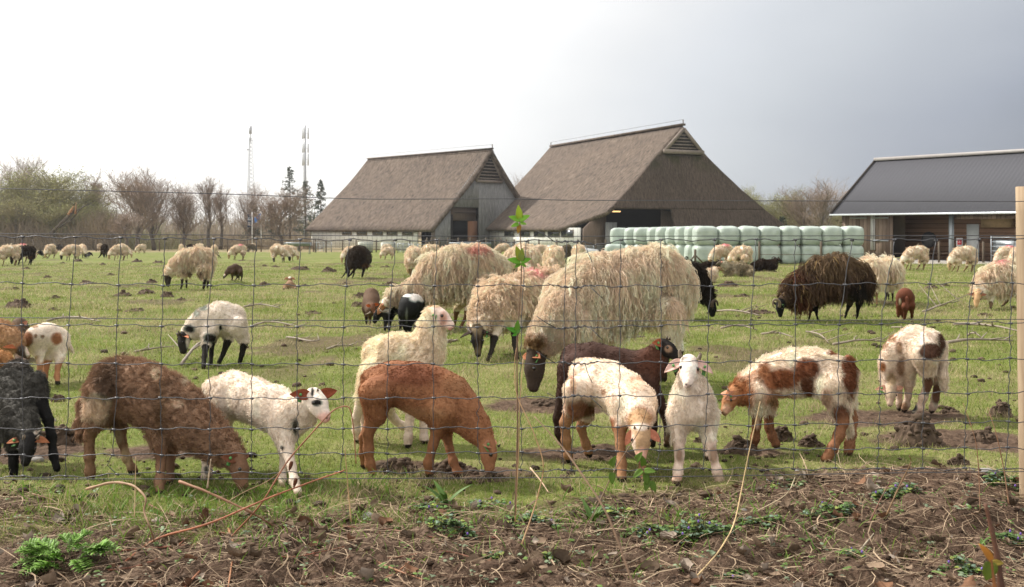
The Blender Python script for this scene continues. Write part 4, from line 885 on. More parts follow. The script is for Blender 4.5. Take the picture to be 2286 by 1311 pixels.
def barn_two():
    zg = -1.2; C0 = (6.5, 92.0); rt = empty('thatched_barn', (C0[0], C0[1], zg), -R(65), 'right thatched barn with mossy hipped end and dark opening', 'barn'); Wd, zr, ze, Lg, Lr = 21.8, 12.16, 2.2, 20.9, 27.5; hw = Wd / 2
    n = 60
    def plane(name, poly_fn, mat, moss=False, thick=.35, dirn=(0, 0, -1)):
        nu, nv = 60, 24; V = []; c = []
        for lay in (0, 1):
            for j in range(nv):
                for i in range(nu):
                    p = np.array(poly_fn(i / (nu - 1), j / (nv - 1)), float); q = (fbm(p[None], .8, 3, 9)[0] - .5) * .09
                    if lay: p = p + np.array(dirn) * thick
                    else: p = p - np.array(dirn) * q
                    V.append(p); u, v = i / (nu - 1), j / (nv - 1)
                    mo = 0
                    if moss:
                        qn = fbm(p[None], 1.1, 3, 15)[0]; mo = max(0, 1 - v * 3.2) * (1 - np.exp(-((u - .5) / .13) ** 2)) * 1.0 * sst(.35, .6, qn) + .5 * np.exp(-((u - .42) / .05) ** 2) * max(0, 1 - v * 1.6) * sst(.4, .6, qn)
                    c.append((mo, 0, 0))
        F = []; o = nu * nv
        for j in range(nv - 1):
            for i in range(nu - 1): a = j * nu + i; F.append([a, a + nu, a + nu + 1, a + 1]); F.append([o + a, o + a + 1, o + a + nu + 1, o + a + nu])
        for i in range(nu - 1): F.append([i, i + 1, o + i + 1, o + i]); a = (nv - 1) * nu + i; F.append([a, o + a, o + a + 1, a + 1])
        for j in range(nv - 1): a = j * nu; F.append([a, o + a, o + a + nu, a + nu]); a += nu - 1; F.append([a, a + nu, o + a + nu, o + a])
        return mesh(name, V, F, mat, rt, col=np.array(c))
    def prof(v):                                            # ridge 0 .. eave 1 -> fraction in y, height
        return v, zr - (zr - ze) * (v + .05 * math.sin(math.pi * v))
    vb = .245                                               # where the hip starts below the vent
    ov = 2.0
    zcut = 4.1
    def nearslope(u, v):
        f_, z = prof(v); y = hw * (1 - f_) - .5 * v; xb = -Lr - .3 + v * 1.5
        xf = .3 if v < vb else .3 + (v - vb) / (1 - vb) * ov
        # the front bottom corner is cut away over the wide opening
        vc = 1 - (zcut - ze) / (zr - ze) * .97
        if v > vc: xf = xf - (v - vc) / (1 - vc) * 6.0
        return (xb + (xf - xb) * u, y, z)
    plane('roof', nearslope, M['thatch'], dirn=(0, .6, -.8))
    def farslope(u, v):
        f_, z = prof(v); y = hw * (1 + f_) + .5 * v; xf = .3 if v < vb else .3 + (v - vb) / (1 - vb) * ov
        return (-Lr + (xf + Lr) * u, y, z)
    plane('roof', farslope, M['thatch'], dirn=(0, -.6, -.8))
    def hip(u, v):
        t = vb + (1 - vb) * v; f_, z = prof(t); f0, z0 = prof(vb)
        x = .3 + v * ov; y0 = hw * (1 - f_) - .5 * t; y1 = hw * (1 + f_) + .5 * t; return (x, y0 + (y1 - y0) * u, z)
    # hipped end: upper part across the whole width, lower part only right of the opening
    vh = (zr - zcut) / (zr - ze)
    def hipup(u, v): return hip(u, v * (vh - vb) / (1 - vb) * .955)
    def hiplow(u, v):
        a = (vh - vb) / (1 - vb) * .955; w_ = a + v * (1.14 - a); p = hip(1, min(w_, 1)); q = hip(1, w_) if w_ <= 1 else None
        t = vb + (1 - vb) * w_; f_ = t; z = prof(t)[1]; x = .3 + w_ * ov; y1 = hw * (1 + f_) + .5 * t; y0 = 8.7; return (x, y0 + (y1 - y0) * u, z)
    plane('hipped_end', hipup, M['thatch_dark'], moss=True, dirn=(-1, 0, 0)); plane('hipped_end', hiplow, M['thatch_dark'], dirn=(-1, 0, 0), thick=.3)
    rc = MB().beam((-Lr, hw, zr + .12), (.5, hw, zr + .12), .42, .2).build('ridge_cap', M['thatch'], rt); MB().tube([(-Lr, hw, zr), (-Lr, hw, zr + .6)], .05).tube([(.4, hw, zr), (.4, hw, zr + .6)], .05).tube([(-Lr, hw, zr + .6), (.4, hw, zr + .6)], .014, 4).build('ridge_wire', M['wood_grey'], rc)
    zb = zr - 2.55; hb = 2.2; v = MB(); v.beam((.55, hw - hb - .1, zb), (.55, hw + hb + .1, zb), .25, .4); v.beam((.5, hw - hb, zb), (.5, hw, zr - .3), .2, .3); v.beam((.5, hw + hb, zb), (.5, hw, zr - .3), .2, .3)
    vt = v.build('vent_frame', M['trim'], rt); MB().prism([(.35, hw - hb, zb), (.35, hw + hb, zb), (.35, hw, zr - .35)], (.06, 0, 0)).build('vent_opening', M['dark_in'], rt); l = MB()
    for i in range(6): z = zb + .4 + i * .31; q = hb * (1 - (z - zb) / 2.2) - .1; l.beam((.46, hw - q, z), (.46, hw + q, z), .05, .1)
    l.build('louvre', M['trim'], vt)
    MB().box((-Lg / 2 - .5, .1, 1.15), (Lg - .2, .2, 2.3)).build('wall', M['plank_white'], rt)
    for x in (-2.9, -5.7, -8.8, -12.2, -16.0):
        fr = MB().box((x, -.03, 1.75), (2.5, .06, .72)).build('window', M['trim'], rt); MB().box((x, -.055, 1.75), (2.3, .04, .6)).build('pane', M['glass_dark'], fr)
    MB().prism([(-.1, .2, 0), (-.1, 2.6, 0), (-.1, 2.6, 4.3), (-.1, .2, 2.2)], (-.2, 0, 0)).build('front_wall', M['plank_brown'], rt)
    MB().prism([(.0, 8.7, 0), (.0, 21.6, 0), (.0, 21.0, 2.1), (.0, 8.7, 4.0)], (-.2, 0, 0)).build('inner_wall', M['plank_brown'], rt)
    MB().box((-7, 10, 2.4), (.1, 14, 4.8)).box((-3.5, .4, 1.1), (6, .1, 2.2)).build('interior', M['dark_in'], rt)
    MB().box((.3, 2.9, 1.4), (.12, 1.2, 2.8)).build('door', M['plank_grey'], rt)
    lampm, t = newmat('lamp_lit'); em = N(t, 'ShaderNodeEmission'); em.inputs[0].default_value = (1, .62, .25, 1); em.inputs[1].default_value = 1.6; oo = N(t, 'ShaderNodeOutputMaterial'); t.links.new(em.outputs[0], oo.inputs[0])
    MB().box((-1.2, 4.3, 3.85), (.3, .9, .12)).build('ceiling_lamp', lampm, rt)
barn_two()
def shed():
    zg = -.52; E1 = W(1877, 468.5, 49.5); th = 51.0; rt = empty('open_shed', (E1[0], E1[1], zg), -R(th), 'low open fronted shed with dark corrugated roof and steel posts', 'shed')
    zE = E1[2] - zg; w_ = 3.73; rise = 2.62; Lh = 22
    m, t = newmat('corrugated_roof'); L = t.links.new; o = N(t, 'ShaderNodeOutputMaterial'); b = N(t, 'ShaderNodeBsdfPrincipled'); L(b.outputs[0], o.inputs[0]); b.inputs['Roughness'].default_value = .85; b.inputs['Specular IOR Level'].default_value = .1; b.inputs['Base Color'].default_value = (.085, .085, .095, 1)
    # corrugated sheet as geometry
    nx = 900; xs = np.linspace(-.3, Lh, nx); prof_ = .005 * np.sin(xs * 2 * math.pi / .2); V = []; F = []
    for s_, (y, z) in enumerate(((-.35, zE + .02 - .25), (w_, zE + rise), (2 * w_ + .35, zE - .25))): V += [(x, y, z + prof_[i] + (.02 if s_ == 1 else 0)) for i, x in enumerate(xs)]
    for s_ in range(2):
        for i in range(nx - 1): a = s_ * nx + i; F.append([a, a + 1, a + nx + 1, a + nx])
    r = mesh('roof', V, F, m, rt, smooth=False); sm = r.modifiers.new('solid', 'SOLIDIFY'); sm.thickness = .03
    MB().beam((-.35, w_, zE + rise + .06), (Lh, w_, zE + rise + .06), .35, .16).build('ridge_cap', pmat('ridge_tin', (.30, .28, .27), rough=.5, var=.1, sc=2), r)
    MB().beam((-.35, -.40, zE - .26), (Lh, -.40, zE - .26), .10, .085).build('gutter', pmat('gutter_zinc', (.62, .66, .70), rough=.3, metal=.4, var=.05), r)
    MB().beam((-.33, -.38, zE - .24), (-.33, w_, zE + rise - .01), .06, .22).build('barge_board', pmat('barge', (.05, .04, .035), var=.1), r)
    MB().box((1.35, .15, (zE - .2) / 2), (2.7, .1, zE - .25)).prism([(0, .1, 0), (0, 2 * w_, 0), (0, 2 * w_, zE - .3), (0, w_, zE + rise - .25), (0, .1, zE - .2)], (.1, 0, 0)).build('wall', M['plank_brown'], rt)
    MB().box((1.0, .07, 1.25), (1.3, .04, 2.3)).build('door', M['plank_brown'], rt); MB().box((2.25, .07, 1.2), (.8, .04, 2.3)).build('door', M['plank_brown'], rt); MB().box((1.72, .05, 1.5), (.22, .05, 2.0)).build('door_strip', M['plank_grey'], rt)
    MB().box((.95, .02, zE - .42), (.9, .03, .06)).box((2.15, .02, zE - .42), (.8, .03, .06)).box((2.15, .02, .95), (.8, .03, .06)).build('door_rail', M['steel'], rt)
    MB().box((Lh / 2 + 1, 2.4, 1.2), (Lh - 2.2, .1, 2.4)).build('inner_wall', M['plank_h'], rt)
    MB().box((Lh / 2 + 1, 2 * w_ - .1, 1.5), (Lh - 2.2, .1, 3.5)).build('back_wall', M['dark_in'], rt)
    MB().box((Lh / 2 + 1, 1.3, .03), (Lh - 2, 2.6, .05)).build('floor_slab', pmat('concrete_floor', (.30, .28, .26), var=.1), rt)
    for x in (5.62, 8.9, 12.4, 16):
        MB().box((x, .0, (zE - .3) / 2), (.17, .012, zE - .3)).box((x, .14, (zE - .3) / 2), (.17, .012, zE - .3)).box((x, .07, (zE - .3) / 2), (.012, .13, zE - .3)).build('post', M['steel'], rt)
    MB().box((6.2, .9, .87), (.55, .06, 1.72)).build('door', pmat('pale_door', (.45, .47, .48), var=.05), rt)
    MB().box((Lh / 2 + 3.5, .2, zE - .42), (Lh - 4, .12, .18)).build('beam', M['plank_brown'], rt)
    pn = MB().box((6.9, 1.8, 1.95), (1.3, .5, .75)).build('stored_crate', pmat('crate', (.42, .30, .18), var=.2), rt)
    bx = mesh('container_tank', *uvsphere((4.05, 1.0, 1.0), .38, 16, 10, (1, .5, 1)), pmat('black_plastic', (.025, .025, .028), rough=.5, var=.1), rt)
    # railings in the right bays
    for x0 in (7.6, 9.6, 11.8):
        q = MB()
        for z in (.35, .55, .75, .95, 1.15): q.tube([(x0, -.3, z), (x0 + 1.7, -.3, z)], .02, 6)
        q.tube([(x0, -.3, 0), (x0, -.3, 1.2)], .03, 6); q.tube([(x0 + 1.7, -.3, 0), (x0 + 1.7, -.3, 1.2)], .03, 6); q.box((x0 + .85, -.25, .72), (1.6, .01, .65)).build('sheep_gate', M['steel'], rt)
    return rt
SH = shed()
# red notice sign by the shed
def sign():
    c = W(2142, 541, 45.6); g_ = float(gbase(45.6)); rt = empty('notice_sign', (c[0], 45.6, g_), R(-20), 'white notice board with a red field on the shed wall', 'sign')
    MB().box((0, 0, c[2] - g_), (.27, .03, .38)).build('board', pmat('sign_white', (.75, .75, .76), rough=.4, var=.03), rt); MB().box((0, -.02, c[2] - g_ + .01), (.18, .012, .24)).build('red_field', pmat('sign_red', (.70, .03, .05), rough=.4, var=.03), rt)
    MB().box((0, -.028, c[2] - g_ - .02), (.10, .006, .035)).box((0, -.028, c[2] - g_ + .04), (.05, .006, .06)).build('symbol', pmat('sign_pale', (.80, .55, .55), var=.03), rt)
    MB().tube([(0, .05, 0), (0, .05, c[2] - g_ + .15)], .02).build('pole', M['steel'], rt)
sign()
# yard slab before the shed
y_ = MB(); ya = [G(1960, 589), G(2700, 594), G(2700, 579), G(1985, 577)]
tag(mesh('yard_slab', [a + np.array((0, 0, .012)) for a in ya], [[0, 1, 2, 3]], pmat('yard_concrete', (.34, .31, .27), var=.15, sc=1.5)), kind='structure')
# ------------------------------------------------------------------ wrapped bales
def bale(w_, d_, h_, seed):
    rng = np.random.default_rng(seed); n = 14; V = []; F = []
    U = np.linspace(-1, 1, n); idx = {}
    for ax in range(3):
        for sg in (-1, 1):
            base = len(V)
            for a in U:
                for b in U:
                    p = np.zeros(3); p[ax] = sg; p[(ax + 1) % 3] = a; p[(ax + 2) % 3] = b; V.append(p)
            for i in range(n - 1):
                for j in range(n - 1):
                    q = base + i * n + j; f_ = [q, q + n, q + n + 1, q + 1]; F.append(f_ if sg > 0 else f_[::-1])
    V = np.array(V); e = 4.2; r = (np.abs(V) ** e).sum(1) ** (-1 / e); V = V * r[:, None] * 1.03
    nn = (fbm(V + seed * 2.3, 2.2, 3, seed) - .5)[:, None] * .11 + (np.abs(vnoise(V * np.array((1, 1, 4)) + seed, 3.0, seed + 4)[:, None] - .5)) * -.035
    V = V * (1 + nn); return V * np.array((w_, d_, h_)) / 2, np.array(F)
m, t = newmat('bale_wrap'); L_ = t.links.new; o_ = N(t, 'ShaderNodeOutputMaterial'); b_ = N(t, 'ShaderNodeBsdfPrincipled'); L_(b_.outputs[0], o_.inputs[0]); b_.inputs['Roughness'].default_value = .48; b_.inputs['Specular IOR Level'].default_value = .4
tc_ = N(t, 'ShaderNodeTexCoord'); oi = N(t, 'ShaderNodeObjectInfo'); n_ = N(t, 'ShaderNodeTexNoise'); n_.inputs['Scale'].default_value = 2.5; n_.inputs['Detail'].default_value = 6; L_(tc_.outputs['Object'], n_.inputs[0])
r_ = N(t, 'ShaderNodeValToRGB'); L_(n_.outputs[0], r_.inputs[0]); r_.color_ramp.elements[0].position = .3; r_.color_ramp.elements[0].color = (.34, .40, .355, 1); r_.color_ramp.elements[1].position = .7; r_.color_ramp.elements[1].color = (.48, .545, .485, 1); L_(r_.outputs[0], b_.inputs['Base Color'])
mp_ = N(t, 'ShaderNodeMapping'); mp_.inputs['Scale'].default_value = (1, 1, 5); L_(tc_.outputs['Object'], mp_.inputs[0]); n3 = N(t, 'ShaderNodeTexNoise'); n3.inputs['Scale'].default_value = 4; L_(mp_.outputs[0], n3.inputs[0])
bp_ = N(t, 'ShaderNodeBump'); bp_.inputs['Strength'].default_value = .5; bp_.inputs['Distance'].default_value = .03; L_(n3.outputs[0], bp_.inputs['Height']); L_(bp_.outputs[0], b_.inputs['Normal']); M['bale'] = m
D_B = 40.6; sB = FPX / D_B; zb = float(gbase(D_B)); BG = 'pale green wrapped bales stacked two high'
ed = [1553, 1605, 1654, 1699, 1746, 1791, 1838, 1885, 1933]; ords = ['first', 'second', 'third', 'fourth', 'fifth', 'sixth', 'seventh', 'eighth']
for row in (0, 1):
    for i in range(8):
        x0, x1 = (ed[i] - CX) / sB, (ed[i + 1] - CX) / sB; V_, F_ = bale(x1 - x0 - .008, 1.1, .80, i + 10 * row)
        lb = f"{ords[i]} wrapped bale from the stack corner in the {'top' if row else 'bottom'} row of the front face"
        if i == 7: lb = f"rightmost wrapped bale of the {'top' if row else 'bottom'} row, next to the van"
        if i == 0: lb = f"wrapped bale at the stack corner, {'top' if row else 'bottom'} row"
        tag(mesh('silage_bale', V_, F_, M['bale'], loc=((x0 + x1) / 2, D_B + .55, zb + .38 + row * .765)), lb, 'bale', BG)
    lx = [1540, 1518, 1497, 1474, 1455, 1425, 1404, 1384]
    for i in range(8):
        dd = D_B + 1.4 + i * .85; x = (lx[i] - CX) / FPX * dd; V_, F_ = bale(.9, .84, .80, 40 + i + 10 * row)
        if row == 1: lb = f"{ords[i]} wrapped bale behind the stack corner in the top row of the receding side"
        else: lb = f"{ords[i]} wrapped bale behind the stack corner, bottom row of the receding side"
        if i == 7: lb = f"leftmost wrapped bale of the stack, {'top' if row else 'bottom'} row"
        tag(mesh('silage_bale', V_, F_, M['bale'], loc=(x + (.25 if i < 7 else 0), dd, zb - .01 * i + .38 + row * .765)), lb, 'bale', BG)
V_, F_ = bale(.9, .84, .80, 77); tag(mesh('silage_bale', V_, F_, M['bale'], loc=((1372 - CX) / FPX * 47.2, 47.2, float(gbase(47)) + .4)), 'single wrapped bale on the ground left of the leftmost stack', 'bale', BG)
# ------------------------------------------------------------------ van behind the bales
def van():
    d = 60.0; g_ = float(gbase(d)); c = W(1930, 540, d); rt = empty('parked_van', (c[0] - .25, d, g_), 0, 'rear of a white van parked between the bales and the shed', 'van'); wm = pmat('van_paint', (.72, .73, .75), rough=.3, var=.03, spec=.5)
    V_, F_ = bale(1.75, 3.6, 1.75, 3); V_ = np.sign(V_) * np.abs(V_); mesh('body', V_ + np.array((0, 1.8, .98)), F_, wm, rt)
    MB().box((.35, -.06, 1.35), (.5, .03, .5)).box((-.35, -.06, 1.35), (.5, .03, .5)).build('rear_window', M['glass_dark'], rt)
    MB().box((.2, -.07, .62), (.45, .03, .11)).build('number_plate', pmat('plate_yellow', (.75, .45, .03), var=.02), rt)
    for s_ in (-1, 1):
        MB().box((s_ * .72, -.04, .95), (.12, .05, .42)).build('tail_light', pmat('tail_light', (.35, .03, .02), rough=.3, var=.05), rt)
        V2, F2 = tubes([(np.array([(s_ * .8 - .1, .55, .3), (s_ * .8 + .1, .55, .3)]), np.array((.3, .3)))], 18); mesh('wheel', V2, F2, pmat('tyre', (.02, .02, .02), var=.1), rt)
    MB().box((0, -.08, .38), (1.6, .08, .16)).build('bumper', M['dark_in'], rt); rt.scale = (1, 1, .64)
van()
# ------------------------------------------------------------------ trees
def spawn(P, nchild, t0, ang, ln, rng, up=.2, K=5, bend=.12, taper=0.0):
    m, k, _ = P.shape; idx = np.repeat(np.arange(m), nchild); n = len(idx); t = t0 + (1 - t0) * rng.random(n); f_ = t * (k - 1); i = np.minimum(f_.astype(int), k - 2); fr = (f_ - i)[:, None]
    A, B = P[idx, i], P[idx, i + 1]; pos = A * (1 - fr) + B * fr; pd = nrm(B - A); q = rng.normal(0, 1, (n, 3)); per = nrm(q - pd * (q * pd).sum(1, keepdims=True))
    a = ang * (.6 + .7 * rng.random(n))[:, None]; d = nrm(pd * np.cos(a) + per * np.sin(a) + np.array((0, 0, up))); L_ = ln * (.55 + .7 * rng.random(n)) * (1 - taper * t)
    S = np.zeros((n, K, 3)); S[:, 0] = pos; 
    for j in range(1, K):
        S[:, j] = S[:, j - 1] + d * (L_ / (K - 1))[:, None]; d = nrm(d + rng.normal(0, bend, (n, 3)) + np.array((0, 0, up * .35)))
    return S, t
def tree_parts(kind, H, Wd, seed):
    rng = np.random.default_rng(seed); K0 = 9; tr = np.zeros((1, K0, 3)); hh = H * (.62 if kind != 'willow' else .5)
    for j in range(1, K0): tr[0, j] = tr[0, j - 1] + np.array((rng.normal(0, .03) * H * .25, rng.normal(0, .03) * H * .25, hh / (K0 - 1)))
    fork = {'bare': (18, .2, .55, Wd * .50), 'willow': (20, .05, .75, Wd * .48), 'slim': (10, .3, .42, Wd * .5)}[kind]
    A, t1 = spawn(tr, fork[0], fork[1], fork[2], fork[3], rng, up=.62 if kind != 'willow' else .42, K=6, bend=.08, taper=.4)
    B, _ = spawn(A, 8, .15, .5, Wd * .24, rng, up=.3, K=5, bend=.08); C_, _ = spawn(B, 7, .15, .5, Wd * .13, rng, up=.2, K=4, bend=.1); D_, _ = spawn(C_, 4, .2, .55, Wd * .07, rng, up=.08, K=3, bend=.15)
    r0 = H * .015; VT, FT = tubes([(tr[0], np.linspace(r0, r0 * .35, K0))], 8)
    lines = [(a, np.linspace(r0 * .42, r0 * .10, 6)) for a in A]; VB, FB = tubes(lines, 4, cap=False)
    V = [VB]; F = [FB[0]]; off = len(VB); n0 = len(VB); C = [np.tile((.24, .20, .165), (n0, 1))]
    for S, w_, col in ((B, .024, (.26, .21, .17)), (C_, .011, (.30, .235, .185)), (D_, .006, (.34, .26, .21))):
        n = len(S); sd_ = nrm(rng.normal(0, 1, (n, 3)) * np.array((1, .4, .3))); k = S.shape[1]; v, f_ = ribbons(S, w_ * H / 9 * np.linspace(1, .5, k)[None] * np.ones((n, 1)), sd_); V.append(v); F.append(f_ + off); off += len(v)
        C.append(np.tile(np.array(col) * ((.85, .98, .72) if kind == 'willow' else (1, 1, 1)), (len(v), 1)) * (.75 + .5 * rng.random((n, 1, 1))).repeat(2 * k, 1).reshape(-1, 1))
    if kind == 'willow':
        tips = np.concatenate([D_[:, 1], D_[:, 2]]); pick = tips[rng.random(len(tips)) < 1.1]; n = len(pick); a = nrm(rng.normal(0, 1, (n, 3))); b_ = nrm(np.cross(a, rng.normal(0, 1, (n, 3)))); s_ = (.03 + .05 * rng.random((n, 1))) * H / 9
        clump = vnoise(pick, .55, seed)[:, None]
        v = np.stack([pick - a * s_, pick + b_ * s_ * .5, pick + a * s_, pick - b_ * s_ * .5], 1).reshape(-1, 3); V.append(v); f_ = np.arange(n * 4).reshape(n, 4) + off; F.append(f_); off += len(v)
        c = (np.array((.27, .31, .09)) * clump + np.array((.34, .29, .15)) * (1 - clump)) * (.6 + .8 * rng.random((n, 1))); C.append(np.repeat(c, 4, 0))
    return (VT, FT), (np.concatenate(V), np.concatenate(F), np.concatenate(C))
M['bark'] = pmat('bark', (.11, .09, .07), rough=.95, var=.3, sc=4, bump=.4, bsc=10)
M['twig'] = colmat('twigs', transl=.0, rough=.9, spec=.05)
M['needles'] = colmat('needles', transl=.1, rough=.8, spec=.1)
PROTO = {}
def make_tree(kind, px_, topy, wpx, d, label, group, v=0, rz=0.0, name=None, bx=None):
    basez = float(gbase(d)); H = (CZ - (topy - HY) / FPX * d) - basez; Wm = wpx / FPX * d; key = (kind, v); loc = ((px_ - CX) / FPX * d, d, basez - .05)
    nm = name or {'bare': 'bare_tree', 'slim': 'bare_tree', 'willow': 'budding_tree'}[kind]
    if key not in PROTO:
        (VT, FT), (VC, FC, CC) = tree_parts(kind, 10.0, 10.0 if kind != 'slim' else 6.0, 300 + v * 7 + len(kind)); zt = VC[:, 2].max(); wt = np.percentile(VC[:, 0], 99) - np.percentile(VC[:, 0], 1); r = empty(nm, loc); mesh('trunk', VT, FT, M['bark'], r); mesh('crown', VC, FC, M['twig'], r, col=CC, smooth=False); PROTO[key] = (r, zt, wt); o = r
    else: r, zt, wt = PROTO[key]; o = dup(r, nm, loc, 0, label)
    r, zt, wt = PROTO[key]; o.location = loc; o.rotation_euler = (0, 0, rz); o.scale = (Wm / wt, Wm / wt, H / zt); tag(o, label, 'tree', group); return o
TG = 'trees along the left edge of the pasture'; TR = 'trees behind the bales on the right'
TL = [('willow', 92, 350, 230, 118, 'broad olive green budding tree, tallest of the left wood', 0, 0), ('willow', 18, 372, 190, 121, 'olive brown budding tree cut by the left edge', 1, 1), ('willow', 165, 385, 170, 116, 'rounded budding tree at the right shoulder of the left wood', 2, 2), ('willow', 50, 420, 170, 112, 'low orange brown budding bush tree in front of the left wood', 2, 4), ('willow', 120, 440, 150, 111, 'low olive bush tree under the tallest budding tree', 1, 3), ('willow', 205, 440, 110, 113, 'low greenish bush tree left of the first bare oak', 0, 5),
      ('bare', 50, 314, 100, 150, 'bare treetop poking above the left wood', 0, 1), ('slim', 212, 372, 60, 119, 'thin crooked bare tree at the right end of the left wood', 0, 0), ('bare', 304, 350, 150, 106, 'largest bare tree with a low fork, left of the masts', 1, 0), ('bare', 344, 356, 120, 109, 'bare tree leaning against the largest bare tree', 2, 2), ('bare', 408, 388, 100, 112, 'bare tree alone right of the largest pair', 0, 3), ('slim', 466, 384, 62, 114, 'tall slim bare tree in the gap', 1, 1), ('slim', 492, 396, 55, 117, 'second slim bare tree in the gap', 0, 2.5), ('bare', 556, 392, 86, 125, 'thin bare tree at the foot of the lattice mast', 2, 5), ('bare', 626, 392, 140, 104, 'broad bare tree just left of the left barn', 1, 4), ('slim', 285, 470, 70, 100, 'small bare sapling in front of the largest bare tree', 1, 3), ('bare', 250, 455, 90, 112, 'low bare thorn tree between wood and bare oak', 0, 2)]
for k, a, b, c_, d_, lb, v, rz in TL: make_tree(k, a, b, c_, d_, lb, TG, v, rz)
TRL = [('willow', 1655, 404, 110, 125, 'rounded brown treetop just right of the right barn roof', 1, 2.2), ('willow', 1710, 424, 120, 128, 'low rounded treetop second from the right barn', 2, 1), ('willow', 1760, 410, 110, 122, 'rounded olive brown tree left of the bare pair', 0, 3), ('bare', 1796, 396, 100, 112, 'dense bare tree left of the tall one by the shed', 0, 4), ('bare', 1842, 376, 108, 108, 'tall pale bare tree beside the shed roof', 1, 2), ('willow', 1880, 455, 90, 120, 'low scrubby tree behind the shed corner', 1, 5), ('bare', 1168, 378, 70, 140, 'small bare treetop in the gap between the barns', 2, 2), ('willow', 1690, 470, 100, 118, 'low scrubby tree behind the right barn foot', 0, 0), ('willow', 1800, 470, 110, 119, 'low brown scrub tree below the bare pair', 2, 4)]
for k, a, b, c_, d_, lb, v, rz in TRL: make_tree(k, a, b, c_, d_, lb, TR, v, rz)
def conifer(px_, topy, wpx, d, label, seed):
    rng = np.random.default_rng(seed); bz = float(gbase(d)); H = (CZ - (topy - HY) / FPX * d) - bz; Wm = wpx / FPX * d; rt = empty('conifer_tree', ((px_ - CX) / FPX * d, d, bz), 0, label, 'tree', 'dark conifers left of the barn')
    V, F = tubes([(np.array([(0, 0, 0), (0.05, 0, H * .5), (0, 0, H * .98)]), np.array((.16, .1, .02)))], 7); mesh('trunk', V, F, M['bark'], rt)
    br = []
    for i in range(90):
        t = .22 + .78 * i / 90; z = H * t; L_ = Wm * .55 * (1 - t) ** .8 * (.6 + .6 * rng.random()) + .12; a = rng.random() * 6.28; K = 6; s = np.zeros((K, 3)); s[0] = (0, 0, z); d_ = np.array((math.cos(a), math.sin(a), .1))
        for k in range(1, K): s[k] = s[k - 1] + nrm(d_) * L_ / (K - 1); d_[2] -= .10 if k < 3 else -.05
        br.append(s)
    br = np.array(br); S, t_ = spawn(br, 17, .12, 1.0, .32, rng, up=-.25, K=3, bend=.1); n = len(S); v, f_ = ribbons(S, np.array([.05, .045, .01])[None] * np.ones((n, 1)), nrm(rng.normal(0, 1, (n, 3)))); v2, f2 = ribbons(br, np.ones((90, 1)) * np.linspace(.03, .01, 6)[None], nrm(rng.normal(0, 1, (90, 3))))
    c = np.array((.07, .09, .06)) * (.6 + .9 * rng.random((n, 1))); mesh('crown', np.concatenate([v, v2]), np.concatenate([f_, f2 + len(v)]), M['needles'], rt, col=np.concatenate([np.repeat(c, 6, 0), np.tile((.06, .05, .04), (len(v2), 1))]), smooth=False)
conifer(647, 372, 100, 130, 'tallest dark spruce behind the broad bare tree', 1); conifer(682, 404, 90, 134, 'dark spruce at the foot of the antenna mast', 2); conifer(716, 402, 60, 128, 'thin spruce just left of the left barn roof', 3); conifer(566, 450, 50, 126, 'small dark conifer left of the banner pole', 4); conifer(605, 455, 60, 132, 'low dark conifer right of the blue flag', 5); conifer(1747, 486, 40, 116, 'small dark conifer behind the bales', 6)
def thicket():
    rng = np.random.default_rng(77); 
    def seg(n, x0, x1, d0, d1, h0, h1, w_):
        d = d0 + (d1 - d0) * rng.random(n); px_ = x0 + (x1 - x0) * rng.random(n); x = (px_ - CX) / FPX * d; z = gbase(d); cl = vnoise(np.stack([x, d, 0 * x], 1), .12, 3); h_ = (h0 + (h1 - h0) * rng.random(n)) * (.5 + .9 * cl)
        S = np.zeros((n, 4, 3)); S[:, 0] = np.stack([x, d, z], 1); dr = nrm(np.stack([rng.normal(0, .3, n), rng.normal(0, .3, n), np.ones(n)], 1))
        for k in range(1, 4): S[:, k] = S[:, k - 1] + dr * (h_ / 3)[:, None]; dr = nrm(dr + rng.normal(0, .22, (n, 3)))
        v, f_ = ribbons(S, w_ * np.array([1, .9, .7, .3])[None] * (.5 + rng.random((n, 1))), nrm(rng.normal(0, 1, (n, 3)) * np.array((1, .4, .2))))
        t = rng.random((n, 1)); c = np.array((.22, .175, .135)) * (1 - t) + np.array((.36, .29, .19)) * t; c = np.where(cl[:, None] > .68, np.array((.26, .25, .13)) * (.6 + .7 * t), c); return v, f_, np.repeat(c, 8, 0)
    parts = [seg(16000, -60, 250, 108, 124, 1.5, 5.2, .025), seg(6000, 200, 720, 118, 140, .8, 2.4, .025), seg(7000, 1620, 1960, 112, 130, 1.5, 4.5, .025)]
    V, F, C, off = [], [], [], 0
    for v, f_, c in parts: V.append(v); F.append(f_ + off); C.append(c); off += len(v)
    tag(mesh('thicket', np.concatenate(V), np.concatenate(F), M['twig'], col=np.concatenate(C), smooth=False), 'brown leafless undergrowth below the trees beyond the pasture', 'undergrowth', kind='stuff')
    v, f_, c = seg(16000, -200, 2500, 250, 330, 3, 8.5, .10); tag(mesh('distant_wood', v, f_, M['twig'], col=c, smooth=False), 'distant line of brown woodland on the horizon', 'woodland', kind='stuff')
thicket()
